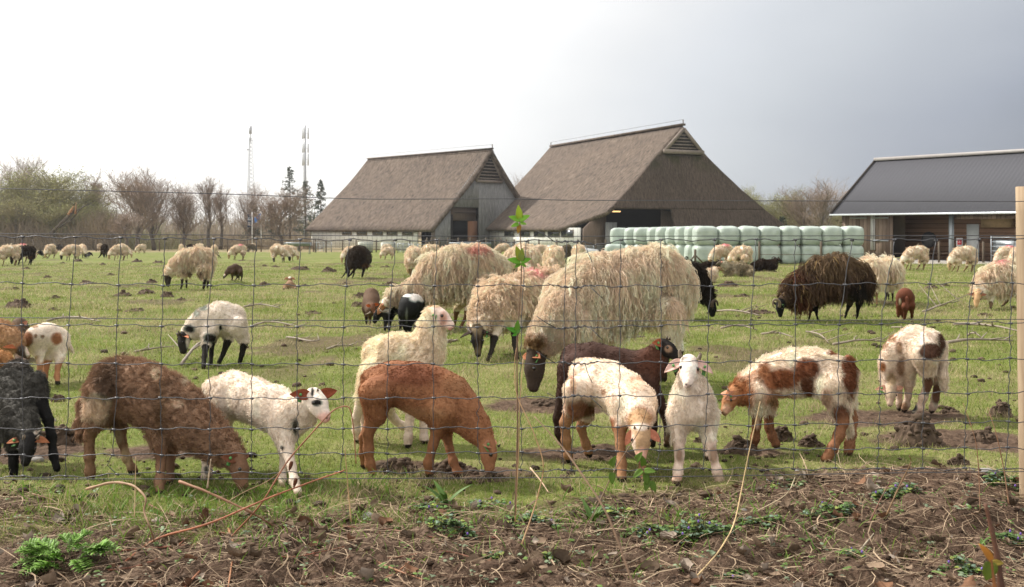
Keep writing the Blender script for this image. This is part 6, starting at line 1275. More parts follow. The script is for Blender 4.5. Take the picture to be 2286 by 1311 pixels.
animal('lamb', 'black curly lamb cut off by the left edge, head bent down to the soil', 'lamb', R1, 4.08,
    [(120, 420, 108, .30), (100, 500, 140, .24), (95, 600, 150, .15), (120, 700, 130, .04), (160, 790, 105, -.06), (185, 850, 82, -.12)],
    [([(240, 480, 70), (272, 620, 54), (322, 740, 42), (345, 860, 35), (358, 980, 31), (382, 1090, 30)], .1, dict(fd=-.06)), ([(60, 760, 80), (90, 940, 42), (90, 1030, 36), (92, 1130, 36)], -.05), ([(-30, 700, 80), (-40, 950, 40), (-40, 1100, 36)], .2)],
    dict(p0=(195, 865, -.13), p1=(165, 1050, -.20), up=(.25, -1, .3), w=1.25, rim=(60, 42, 36), ear_a=(.9, -.1, -.05), ear_b=(-.9, -.1, -.05), el=.5, ew=.28, eup=(0, -.6, .8), nosec=(30, 24, 24), horns=[dict(pts=[(.15, .25, .08), (.05, .36, .1)], r=.09), dict(pts=[(.15, .22, -.3), (.05, .30, -.38)], r=.07)]),
    squash=None, base=(76, 69, 67), headc=(36, 32, 33), legc=((24, 21, 22), .5), earc=(60, 42, 34), inner=(150, 96, 66), hoof=(20, 18, 18),
    patches=[(150, 340, 150, 60, (78, 66, 62), .6, (0,)), (240, 830, 12, 10, (220, 210, 200), .3, (0, 2))],
    wool=.7, fur=(42000, .014), bump=(.010, 44), seed=21, tagged=(1,), pal=.2)
animal('lamb', 'white lamb with rusty side patches seen from behind at the left edge', 'lamb', R1, 6.5,
    [(250, 180, 82, -.12), (310, 195, 108, -.02), (385, 200, 90, .1)],
    [([(240, 230, 80), (262, 300, 40), (268, 360, 24), (266, 440, 22), (262, 520, 22)], -.12), ([(300, 230, 80), (318, 330, 34), (308, 400, 22), (302, 450, 20), (303, 505, 20)], .0), ([(400, 240, 62), (400, 330, 36), (386, 400, 22), (382, 450, 21), (386, 512, 22)], .02)],
    None, base=(236, 226, 212), legc=((176, 112, 74), .16), patches=[(185, 195, 36, 50, (150, 92, 62), .25), (385, 200, 40, 40, (176, 112, 76), .3), (285, 185, 14, 12, (150, 110, 84), .3), (240, 180, 10, 14, (150, 110, 84), .3), (230, 115, 30, 10, (186, 140, 112), .4), (210, 300, 50, 90, (190, 150, 124), .5, (1,))],
    tail=[(440, 190, 18, .1), (462, 250, 16, .1), (485, 282, 10, .1)], wool=.2, fur=(16000, .013), seed=23, squash=None, res=.008)
animal('lamb', 'orange curly lamb at the left edge with a dark muzzle', 'lamb', R1, 6.1,
    [(-110, 180, 120, .1), (0, 175, 105, .05), (70, 210, 82, 0), (110, 245, 62, -.03)],
    [([(-60, 260, 60), (-60, 420, 25), (-60, 545, 22)], 0), ([(10, 260, 50), (20, 420, 25), (20, 545, 22)], .1)],
    dict(p0=(115, 255, -.04), p1=(205, 325, -.08), up=(.4, -.2, .9), w=1.0, ear_b=(-.9, -.4, .15), ear_a=False, el=.6, ew=.24, rim=(60, 40, 30)),
    base=(182, 134, 100), headc=(150, 96, 62), earc=(170, 100, 60), inner=(160, 92, 60), legc=((140, 90, 60), .5), patches=[(150, 290, 40, 50, (66, 48, 42), .3, (2,)), (190, 270, 20, 40, (200, 180, 165), .4, (2,))], wool=.9, fur=(18000, .018), bump=(.014, 40), seed=25, res=.008)
animal('lamb', 'sandy lamb low at the left edge, mostly hidden behind the black curly lamb', 'lamb', R1, 5.2,
    [(-90, 330, 60, 0), (0, 340, 62, 0), (60, 370, 45, 0)], [([(-60, 380, 40), (-60, 500, 22), (-60, 690, 20)], 0), ([(20, 380, 40), (20, 500, 22), (20, 690, 20)], .1)], None,
    base=(190, 130, 84), legc=((140, 90, 60), .5), wool=.9, fur=(7000, .018), bump=(.012, 40), seed=26, res=.009)
animal('lamb', 'dark brown lamb facing away behind the orange lamb', 'lamb', R1, 7.6,
    [(150, 210, 62, .1), (135, 150, 62, 0), (130, 105, 58, -.03)], [([(120, 240, 45), (120, 330, 20), (118, 390, 18)], 0), ([(165, 240, 45), (165, 330, 20), (168, 395, 18)], .1)],
    dict(p0=(130, 110, -.04), p1=(138, 215, -.12), up=(0, -1, .4), w=1.3, ear_a=(.6, -.2, .5), ear_b=(-.6, -.2, .5), el=.35, ew=.25), base=(104, 78, 64), headc=(112, 82, 68), legc=((80, 56, 44), .5), earc=(70, 50, 42), fur=(8000, .012), seed=27, res=.009, squash=None)
animal('lamb', 'white lamb with black legs and black and white face grazing alone mid field', 'lamb', Z1, 7.35,
    [(1478, 138, 92, .02), (1400, 142, 106, 0), (1310, 168, 98, 0), (1245, 205, 76, -.03), (1200, 232, 58, -.06)],
    [([(1330, 230, 55), (1308, 320, 26), (1300, 390, 19), (1296, 470, 19)], -.08), ([(1360, 220, 50), (1350, 300, 22), (1345, 370, 17), (1340, 445, 17)], .06), ([(1450, 190, 62), (1452, 280, 32), (1420, 370, 18), (1395, 437, 19)], .08), ([(1510, 190, 66), (1555, 290, 32), (1540, 370, 20), (1526, 437, 19)], -.06)],
    dict(p0=(1178, 250, -.07), p1=(1158, 375, -.12), up=(-.9, -.4, .2), w=1.15, rim=(30, 24, 22), ear_a=(.75, -.7, .0), ear_b=(-.7, .5, -.1), el=.45, ew=.28, eup=(.1, -.3, .9), nosec=(120, 84, 70), horns=[dict(pts=[(.1, .25, -.2), (-.1, .4, -.25)], r=.08, mat='horn_dark'), dict(pts=[(.1, .25, .2), (-.1, .4, .25)], r=.08, mat='horn_dark')]),
    base=(226, 220, 210), headc=(44, 37, 35), legc=((42, 36, 34), .27), earc=(40, 34, 32), inner=(200, 130, 96),
    patches=[(1205, 210, 36, 28, (40, 36, 36), .3, (0,)), (1290, 80, 34, 20, (150, 146, 140), .5, (0,)), (1250, 120, 26, 26, (160, 154, 148), .5, (0,)), (1402, 205, 10, 18, (40, 38, 36), .3, (0,)), (1330, 270, 40, 30, (46, 38, 34), .3), (1195, 300, 12, 40, (200, 194, 184), .4, (2,)), (1450, 60, 60, 10, (232, 228, 220), .5)],
    wool=.6, fur=(26000, .016), bump=(.006, 30), seed=29, res=.008)
# ---- adults
animal('sheep', 'huge shaggy cream ewe with a dark brown face, filling the middle of the herd', 'sheep', M2, 6.35,
    [(1500, 420, 215, .12), (1340, 380, 250, .08), (1120, 430, 275, .02), (880, 490, 285, -.06), (690, 590, 245, -.16), (540, 720, 175, -.3), (400, 880, 120, -.42), (330, 970, 98, -.48)],
    [([(1500, 650, 100), (1480, 1000, 60), (1440, 1160, 50), (1450, 1300, 45)], -.1), ([(1560, 650, 90), (1580, 1000, 60), (1570, 1140, 50), (1575, 1260, 45)], .2), ([(720, 800, 130), (740, 1040, 60), (740, 1180, 45), (740, 1380, 45)], -.2), ([(800, 800, 120), (840, 1040, 60), (850, 1180, 45), (850, 1280, 45)], .1)],
    dict(p0=(315, 1030, -.48), p1=(262, 1400, -.56), up=(-.9, -.35, .1), w=.95, rim=(96, 74, 58), ear_a=(.2, -.9, .05), ear_b=(-.6, .6, .1), el=.3, ew=.2, eup=(0, -1, .3), nosec=(40, 32, 30)),
    base=(244, 235, 220), headc=(66, 50, 43), legc=((70, 50, 42), .9), earc=(160, 104, 72), inner=(150, 96, 66), tagged=(0,),
    patches=[(310, 960, 110, 75, (150, 112, 76), .5, (0,)), (1500, 750, 60, 60, (238, 216, 180), .7, (0,))],
    fur=(9000, .03), fleece=dict(locks=7600, per=11, len=.16, K=15, lift=.5, mess=1.5, wave=.95, grav=.27, spread=.010, w=.0014, tan=.3, rootc=.82, tipc=1.16, flow=.1, short=True, cs=7, clip=.5), wool=1.0, bump=(.02, 12), seed=31, res=.014, blend=.06)
animal('sheep', 'cream ewe with dark striped goat like face and backswept horns grazing', 'sheep', M1, 7.95,
    [(1900, 500, 150, .5), (1700, 500, 170, .38), (1500, 540, 178, .18), (1330, 600, 160, -.02), (1210, 700, 118, -.22), (1165, 790, 88, -.34)],
    [([(1490, 700, 95), (1478, 850, 42), (1478, 960, 32), (1500, 1105, 30)], .0), ([(1330, 740, 90), (1295, 900, 42), (1272, 1010, 28), (1240, 1118, 30)], -.15), ([(1760, 700, 90), (1740, 880, 42), (1740, 960, 30), (1740, 1060, 30)], .45), ([(1660, 700, 80), (1640, 860, 40), (1640, 960, 28), (1640, 1050, 28)], .5)],
    dict(p0=(1140, 820, -.38), p1=(1152, 1085, -.46), up=(-.1, -1, .25), w=.92, rim=(40, 30, 28), ear_a=(.9, -.1, -.18), ear_b=(-.9, -.1, -.25), el=.42, ew=.15, eup=(0, -.4, .9), nosec=(30, 26, 26), horns=[dict(px=[(1095, 860, -.42), (1070, 830, -.4), (1048, 770, -.3)], r=.075, tip=.3, mat='horn_dark'), dict(px=[(1165, 870, -.42), (1190, 810, -.38), (1225, 780, -.3), (1290, 785, -.22)], r=.085, tip=.3, mat='horn_dark')]),
    base=(236, 226, 208), headc=(112, 90, 70), legc=((44, 36, 32), .36), earc=(50, 40, 36), inner=(60, 48, 42), tagged=(0,),
    patches=[(1105, 960, 22, 100, (30, 25, 24), .25, (2,)), (1190, 960, 22, 90, (40, 32, 30), .25, (2,)), (1150, 1085, 50, 40, (26, 22, 22), .3, (2,)), (1148, 930, 20, 60, (50, 36, 28), .4, (2,)), (1640, 345, 60, 24, (240, 165, 180), .6, (0,))],
    fur=(5000, .03), fleece=dict(locks=5200, per=8, len=.12, K=12, lift=.75, mess=2.2, wave=.95, grav=.2, spread=.009, w=.0022, tan=.22, rootc=.8, tipc=1.08, flow=.1, short=True, cs=10), wool=1.0, bump=(.018, 16), seed=33, res=.014, blend=.05)
animal('sheep', 'long cream shaggy ewe behind the horned ewe, neck reaching down left', 'sheep', M1, 10.2,
    [(1290, 290, 125, .1), (1150, 270, 170, .05), (960, 300, 185, 0), (800, 360, 170, 0), (690, 430, 120, -.05), (540, 490, 62, -.1), (400, 530, 50, -.15), (320, 590, 42, -.2)],
    [([(1240, 420, 100), (1060, 640, 44), (1040, 710, 24), (1000, 800, 22), (985, 822, 20)], -.1), ([(1200, 420, 90), (960, 640, 44), (950, 720, 22), (945, 800, 20)], .15), ([(720, 500, 80), (700, 650, 30), (700, 740, 22), (700, 822, 20)], -.1), ([(760, 500, 80), (740, 650, 30), (740, 740, 22), (740, 800, 20)], .1)],
    dict(p0=(310, 600, -.2), p1=(240, 700, -.22), up=(-.8, -.1, .6), w=.9, el=.4, ew=.2), base=(244, 235, 220), headc=(160, 104, 68), legc=((120, 78, 54), .38), earc=(150, 96, 64),
    patches=[(1130, 130, 70, 22, (236, 170, 170), .7, (0,)), (900, 600, 200, 60, (186, 160, 122), .5, (0,))],
    fur=(3000, .03), fleece=dict(locks=4400, per=8, len=.14, K=12, lift=.6, mess=1.6, wave=.9, grav=.28, spread=.011, w=.0028, tan=.25, rootc=.8, tipc=1.08, short=True, cs=7), wool=1.0, bump=(.02, 12), seed=35, res=.018, blend=.06)
animal('lamb', 'brown lamb seen from behind left of the spotted lambs', 'lamb', M1, 10.8,
    [(195, 520, 80, 0), (198, 590, 84, -.1), (195, 650, 55, -.25)], [([(150, 640, 40), (152, 710, 18), (152, 785, 14)], -.1), ([(240, 640, 40), (240, 700, 18), (236, 770, 14)], .0), ([(180, 660, 36), (185, 730, 16), (186, 785, 14)], -.2)],
    dict(p0=(205, 600, -.3), p1=(225, 690, -.36), up=(0, -1, .3), w=1.1, ear_b=(-.9, -.1, .1), ear_a=(.9, -.1, .1), el=.4, ew=.3), base=(100, 72, 58), headc=(110, 66, 46), earc=(170, 84, 46), inner=(176, 90, 50), legc=((50, 38, 34), .2), fur=(9000, .014), seed=37, res=.012, squash=None)
animal('lamb', 'white lamb spotted black with an all black horned face, nose down', 'lamb', M1, 10.1,
    [(500, 590, 78, .1), (430, 600, 90, .05), (350, 625, 75, 0), (300, 650, 58, -.05)], [([(330, 690, 40), (325, 760, 20), (318, 838, 17)], -.05), ([(370, 690, 40), (360, 760, 20), (355, 838, 17)], .08), ([(500, 660, 45), (500, 750, 22), (500, 830, 16)], .1), ([(470, 660, 45), (460, 750, 22), (455, 838, 16)], -.05)],
    dict(p0=(270, 660, -.07), p1=(212, 770, -.1), up=(-.9, -.2, .4), w=1.1, ear_a=(.5, -.8, .1), ear_b=(-.7, .5, -.1), el=.4, ew=.25, horns=[dict(px=[(275, 655, -.2), (300, 668, -.22), (335, 662, -.2)], r=.08, mat='horn'), dict(px=[(190, 670, -.05), (165, 685, -.05), (142, 688, -.05)], r=.08, mat='horn')], rim=(30, 26, 26)),
    base=(214, 214, 212), headc=(30, 27, 27), earc=(30, 27, 27), legc=((40, 34, 32), .25), spots=(13, .50, (26, 26, 28)), patches=[(430, 590, 60, 80, (26, 26, 30), .3, (0,)), (320, 720, 60, 50, (40, 36, 34), .3)], fur=(12000, .014), seed=39, res=.010)
animal('lamb', 'black lamb with white saddle seen from behind beside the spotted horned lamb', 'lamb', M1, 9.75,
    [(590, 590, 98, .25), (545, 600, 105, .05), (530, 620, 98, -.05)], [([(490, 680, 60), (495, 770, 32), (500, 855, 22)], -.08), ([(560, 680, 55), (545, 770, 30), (535, 855, 22)], .0), ([(630, 660, 45), (620, 750, 25), (615, 820, 18)], .3), ([(600, 660, 45), (590, 750, 25), (585, 820, 18)], .3)],
    dict(p0=(650, 590, .35), p1=(735, 610, .4), up=(.2, 0, 1), w=1.0, el=.4, ew=.2), base=(34, 32, 34), headc=(28, 26, 28), legc=((30, 28, 30), .5), earc=(30, 28, 28), patches=[(620, 535, 70, 40, (216, 216, 214), .3, (0,)), (520, 520, 50, 14, (206, 206, 204), .3, (0,)), (512, 700, 12, 70, (110, 110, 108), .4)], fur=(12000, .014), seed=41, res=.010, squash=None)
animal('ram', 'black brown shaggy ram with curled horns and straw caught in its fleece', 'ram', M3, 11.2,
    [(1480, 350, 118, .05), (1330, 320, 140, .02), (1160, 360, 140, 0), (1040, 430, 105, -.05), (940, 500, 78, -.1), (850, 560, 62, -.15)],
    [([(1085, 520, 60), (1082, 620, 28), (1075, 680, 18), (1063, 750, 17)], -.1), ([(1120, 520, 60), (1128, 620, 26), (1135, 690, 18), (1152, 760, 17)], .1), ([(1440, 470, 75), (1430, 590, 34), (1405, 660, 20), (1386, 732, 19)], -.1), ([(1500, 470, 75), (1510, 590, 36), (1500, 670, 20), (1490, 738, 19)], .1)],
    dict(p0=(808, 575, -.17), p1=(806, 725, -.2), up=(-.75, -.6, .1), w=1.1, rim=(24, 20, 20), el=.3, ew=.2, ear_a=(.2, -.8, -.5), tagged=1, nosec=(18, 16, 16),
         horns=[dict(px=[(800, 620, -.24), (806, 590, -.27), (790, 560, -.28), (755, 555, -.28), (740, 580, -.28), (745, 615, -.28), (760, 630, -.28)], r=.10, tip=.35, mat='horn'), dict(px=[(850, 610, -.1), (862, 585, -.02), (855, 560, .0)], r=.10, tip=.4, mat='horn')]),
    base=(88, 66, 54), headc=(24, 21, 22), legc=((20, 17, 17), .34), earc=(24, 20, 20), inner=(40, 32, 30), hoof=(18, 15, 15), tagged=(0,),
    patches=[(1300, 230, 260, 70, (124, 100, 82), .6, (0,)), (960, 330, 60, 60, (96, 56, 44), .6, (0,)), (980, 560, 60, 60, (92, 52, 38), .6, (0,)), (1500, 480, 90, 170, (34, 27, 26), .5, (0,))],
    fur=(3000, .03), fleece=dict(locks=3000, per=8, len=.17, K=8, lift=.7, mess=1.8, wave=.5, grav=.42, spread=.016, w=.0032, tan=.35, rootc=.7, tipc=1.45, straw=.03, short=True, cs=8), wool=1.0, bump=(.02, 12), seed=43, res=.018, blend=.06)
animal('sheep', 'black sheep with only lowered neck and horned head out from behind the huge ewe', 'sheep', M2, 11.3,
    [(1380, 330, 130, .3), (1560, 340, 135, .15), (1700, 380, 110, 0), (1790, 480, 78, -.05), (1850, 560, 58, -.08)],
    [([(1420, 480, 60), (1420, 640, 26), (1420, 730, 18)], .1), ([(1500, 480, 60), (1500, 640, 26), (1500, 730, 18)], .3), ([(1650, 480, 60), (1650, 640, 26), (1650, 730, 18)], 0), ([(1700, 480, 60), (1690, 640, 26), (1690, 725, 18)], .2)],
    dict(p0=(1868, 575, -.1), p1=(1892, 722, -.12), up=(.9, -.3, .1), w=1.15, rim=(24, 20, 20), el=.3, ew=.2, ear_b=(.1, -.8, -.4), nosec=(18, 16, 16), horns=[dict(px=[(1880, 620, -.2), (1880, 585, -.22), (1900, 560, -.22), (1925, 575, -.22), (1932, 610, -.2)], r=.12, tip=.4, mat='horn_dark')]),
    base=(40, 32, 29), headc=(20, 17, 18), legc=((20, 17, 17), .34), earc=(24, 20, 20), tagged=(1,),
    fur=(3000, .03), fleece=dict(locks=1500, per=8, len=.14, K=8, lift=.7, mess=1.5, wave=.5, grav=.42, spread=.016, w=.0032, tan=.3, rootc=.75, tipc=1.25, short=True), wool=1.0, bump=(.02, 12), seed=45, res=.018, blend=.06)
animal('lamb', 'red brown lamb seen from behind with a white mark beside its tail', 'lamb', M3, 11.35,
    [(1925, 520, 78, -.05), (1925, 545, 84, .08), (1915, 590, 60, .25)], [([(1885, 600, 45), (1870, 670, 24), (1862, 722, 17)], .2), ([(1925, 620, 36), (1925, 680, 20), (1918, 742, 17)], -.1), ([(1975, 600, 42), (1985, 670, 20), (1985, 730, 17)], -.05), ([(1900, 620, 36), (1908, 680, 18), (1900, 725, 15)], .2)],
    dict(p0=(1880, 620, .35), p1=(1855, 700, .3), up=(-.6, .3, .6), w=1.0, el=.4, ew=.26, ear_a=(-.9, -.2, .1), ear_b=(.5, .5, 0)), base=(112, 58, 40), headc=(120, 64, 44), earc=(190, 110, 80), legc=((104, 56, 40), .5), patches=[(1877, 575, 10, 26, (236, 226, 214), .3)], tail=[(1940, 540, 16, -.2), (1944, 640, 11, -.22)], fur=(9000, .013), seed=47, res=.011, squash=None)
animal('sheep', 'cream sheep with pink marked back grazing by the fence post', 'sheep', Z6, 13.3,
    [(2340, 240, 85, .1), (2240, 235, 92, .05), (2130, 240, 92, 0), (2040, 280, 72, -.08), (1985, 330, 56, -.15)],
    [([(2060, 340, 40), (2062, 420, 17), (2056, 466, 14)], -.08), ([(2150, 330, 42), (2170, 400, 17), (2135, 452, 13)], .25), ([(2240, 330, 42), (2250, 400, 17), (2246, 455, 13)], .1), ([(2320, 330, 42), (2330, 400, 17), (2326, 462, 13)], -.05)],
    dict(p0=(1965, 345, -.2), p1=(1958, 455, -.25), up=(-.3, -.9, .3), w=1.05, ear_a=(.9, -.1, -.1), ear_b=(-.9, -.1, -.1), el=.4, ew=.2, horns=[dict(px=[(1990, 355, -.3), (2005, 340, -.25), (2000, 325, -.2)], r=.06, mat='horn')]), base=(244, 235, 220), headc=(214, 176, 132), earc=(190, 150, 112), legc=((120, 90, 66), .36),
    patches=[(2110, 135, 34, 18, (240, 165, 180), .7, (0,))],
    fur=(2000, .03), fleece=dict(locks=2200, per=7, len=.13, K=7, lift=.6, mess=1.4, wave=.5, grav=.35, spread=.016, w=.0036, tan=.28, rootc=.8, tipc=1.08, short=True), wool=1.0, bump=(.02, 14), seed=49, res=.02, blend=.06)
for (lb, cx_, s2, pk) in (('cream sheep standing directly behind the straw flecked black ram', 1630, 51, (1580, 185)), ('cream sheep with pink spot and black legs right of the black ram', 1770, 53, (1735, 175))):
    o1 = cx_ - 1770
    animal('sheep', lb, 'sheep', M3, 14.0 if o1 else 14.6,
        [(1775 + o1, 300, 72, -.3), (1765 + o1, 310, 92, 0), (1750 + o1, 330, 88, .3)],
        [([(1740 + o1, 420, 40), (1760 + o1, 500, 18), (1742 + o1, 594 if not o1 else 618, 14)], -.1), ([(1800 + o1, 420, 40), (1812 + o1, 490, 18), (1812 + o1, 582 if not o1 else 618, 14)], -.1), ([(1760 + o1, 440, 36), (1775 + o1, 500, 16), (1778 + o1, 570, 13)], .3)], None,
        base=(244, 235, 220), legc=((56, 44, 38) if not o1 else (150, 110, 80), .34), patches=[(pk[0], pk[1], 45, 22, (240, 165, 180), .7, (0,))],
        fur=(1500, .03), fleece=dict(locks=1700, per=6, len=.15, K=7, lift=.6, mess=1.1, wave=.4, grav=.4, spread=.018, w=.0038, tan=.25, rootc=.8, tipc=1.08, short=True), wool=1.0, bump=(.02, 14), seed=s2, res=.022, blend=.06, squash=None)
# ------------------------------------------------------------------ the flock farther out
def flocksheep(nm, lb, cat, D, seed, base, headc, legc, locks=1500, tag_=(), horns=(), ln=.085, res=.022, patches=(), T=None, w_=.0042, per=5):
    return animal(nm, lb, cat, L2, D, [(720, 285, 104, .04), (600, 280, 118, 0), (460, 310, 122, 0), (340, 375, 96, -.02), (255, 440, 70, -.04), (215, 495, 54, -.05)],
        [([(700, 420, 78), (706, 540, 38), (694, 640, 26), (688, 703, 25)], -.09), ([(735, 420, 66), (748, 560, 30), (742, 640, 22), (738, 690, 22)], .08), ([(385, 450, 60), (402, 560, 25), (398, 640, 20), (382, 703, 20)], -.08), ([(440, 450, 60), (455, 560, 24), (460, 640, 19), (455, 692, 20)], .08)],
        dict(p0=(212, 505, -.05), p1=(203, 672, -.06), up=(-.95, -.1, .1), w=1.05, ear_a=(.4, -.8, -.1), ear_b=(.3, .8, -.1), el=.34, ew=.2, rim=(60, 46, 38), nosec=(30, 26, 26) if headc[0] < 100 else (150, 110, 90), horns=horns),
        base=base, headc=headc, legc=(legc, .42), earc=headc, inner=(90, 60, 48), patches=[(560, 470, 130, 40, (120, 82, 60), .4, (0,))] + list(patches),
        fur=(1, .03), fleece=dict(locks=locks, per=per, len=ln, K=7, lift=.65, mess=1.3, wave=.5, grav=.34, spread=.014, w=w_, tan=.3, rootc=.8, tipc=1.08, cs=9, clip=.26), wool=1.0, bump=(.016, 16), seed=seed, res=res, blend=.05)
CREAM = (242, 233, 218)
flocksheep('sheep', 'cream shaggy ewe with a blackish brown head grazing mid field, facing left', 'sheep', 18.7, 61, CREAM, (58, 46, 40), (52, 40, 34), locks=2600, ln=.11, per=7, w_=.0036, horns=[dict(px=[(150, 500, -.15), (128, 520, -.16), (125, 560, -.16)], r=.06, mat='horn')], res=.018)
def pro(nm, *a, **k):
    r = flocksheep(nm, '', 'sheep', 18.7, *a, **k); return r
P_T = pro('sheep', 62, CREAM, (190, 150, 112), (130, 96, 72)); P_B = pro('sheep', 63, CREAM, (40, 34, 32), (56, 44, 38)); P_P = pro('sheep', 64, CREAM, (180, 140, 104), (120, 88, 66), patches=[(600, 160, 60, 26, (240, 165, 180), .7, (0,))]); P_D = pro('sheep', 65, (66, 52, 45), (30, 26, 26), (26, 22, 22)); P_G = pro('sheep', 66, (128, 112, 98), (44, 38, 36), (40, 34, 32))
def lying(nm, base, headc, seed, headup=True, horns=False):
    # built facing left, legs folded
    hp = dict(p0=(230, 455, 0), p1=(110, 505, -.02), up=(-.2, 0, 1), w=1.0, ear_a=(.2, -.9, 0), ear_b=(.2, .9, 0), el=.34, ew=.2)
    if horns: hp['horns'] = [dict(px=[(225, 440, -.06), (260, 410, -.1), (290, 430, -.12), (280, 465, -.13)], r=.1, tip=.3, mat='horn_dark'), dict(px=[(225, 440, .06), (260, 405, .12), (295, 425, .14)], r=.1, tip=.3, mat='horn_dark')]
    return animal(nm, '', 'sheep', L2, 18.7, [(660, 610, 92, 0), (540, 585, 108, 0), (420, 590, 104, 0), (330, 560, 84, 0), (280, 500, 62, 0)], [([(400, 650, 50), (330, 690, 26), (270, 700, 20)], -.14), ([(640, 640, 60), (580, 690, 30), (520, 702, 22)], -.16)], hp, base=base, headc=headc, legc=(headc, .5), earc=headc,
        fur=(1, .03), fleece=dict(locks=1300, per=5, len=.075, K=6, lift=.7, mess=1.4, wave=.5, grav=.3, spread=.014, w=.0042, tan=.3, rootc=.8, tipc=1.08, clip=.05), wool=1.0, bump=(.014, 16), seed=seed, res=.022, blend=.05)
L_C = lying('sheep', CREAM, (150, 116, 88), 67); L_G = lying('sheep', (170, 152, 134), (100, 84, 72), 68); L_D = lying('sheep', (62, 46, 40), (34, 28, 28), 69, horns=True)
def klamb(base, headc, legc, seed, patches=()):
    return animal('lamb', '', 'lamb', L2, 19.8, [(1150, 445, 52, .02), (1090, 435, 62, 0), (1020, 460, 56, 0), (975, 500, 40, -.02), (955, 530, 32, -.03)], [([(1050, 500, 34), (1050, 570, 16), (1046, 622, 12)], -.05), ([(1080, 500, 32), (1125, 560, 15), (1100, 600, 11), (1085, 620, 11)], .06), ([(1165, 490, 38), (1188, 560, 17), (1182, 600, 12), (1176, 628, 12)], -.04), ([(1140, 490, 34), (1140, 560, 15), (1150, 615, 11)], .05)],
        dict(p0=(958, 528, -.03), p1=(912, 592, -.05), up=(-.8, -.1, .6), w=1.1, ear_a=(.4, -.8, 0), ear_b=(.3, .8, 0), el=.4, ew=.26), base=base, headc=headc, legc=(legc, .5), earc=headc, patches=list(patches), fur=(5000, .018), wool=.2, bump=(.004, 30), seed=seed, res=.012)
K_D = klamb((84, 60, 50), (70, 52, 46), (56, 42, 36), 71, [(930, 540, 14, 22, (226, 216, 206), .3, (2,))]); K_B = klamb((30, 27, 27), (26, 23, 24), (24, 22, 22), 72); K_W = klamb((240, 230, 214), (232, 220, 204), (226, 212, 196), 73)
FG = 'the flock grazing farther out on the pasture'
used_p = set()
def put(pr, px_, py_, rot, label, sc=1.0, dz=0.0):
    g = G(px_, py_); cat = 'lamb' if pr in (K_D, K_B, K_W) else 'sheep'
    if pr in used_p: o = dup(pr, cat, g, R(rot), label, cat, FG, sc)
    else: used_p.add(pr); o = pr; o.location = g; o.rotation_euler = (0, 0, R(rot)); o.scale = (sc, sc, sc); o['label'] = label; o['category'] = cat; o['group'] = FG
    o.location = (g[0], g[1], g[2] + dz)
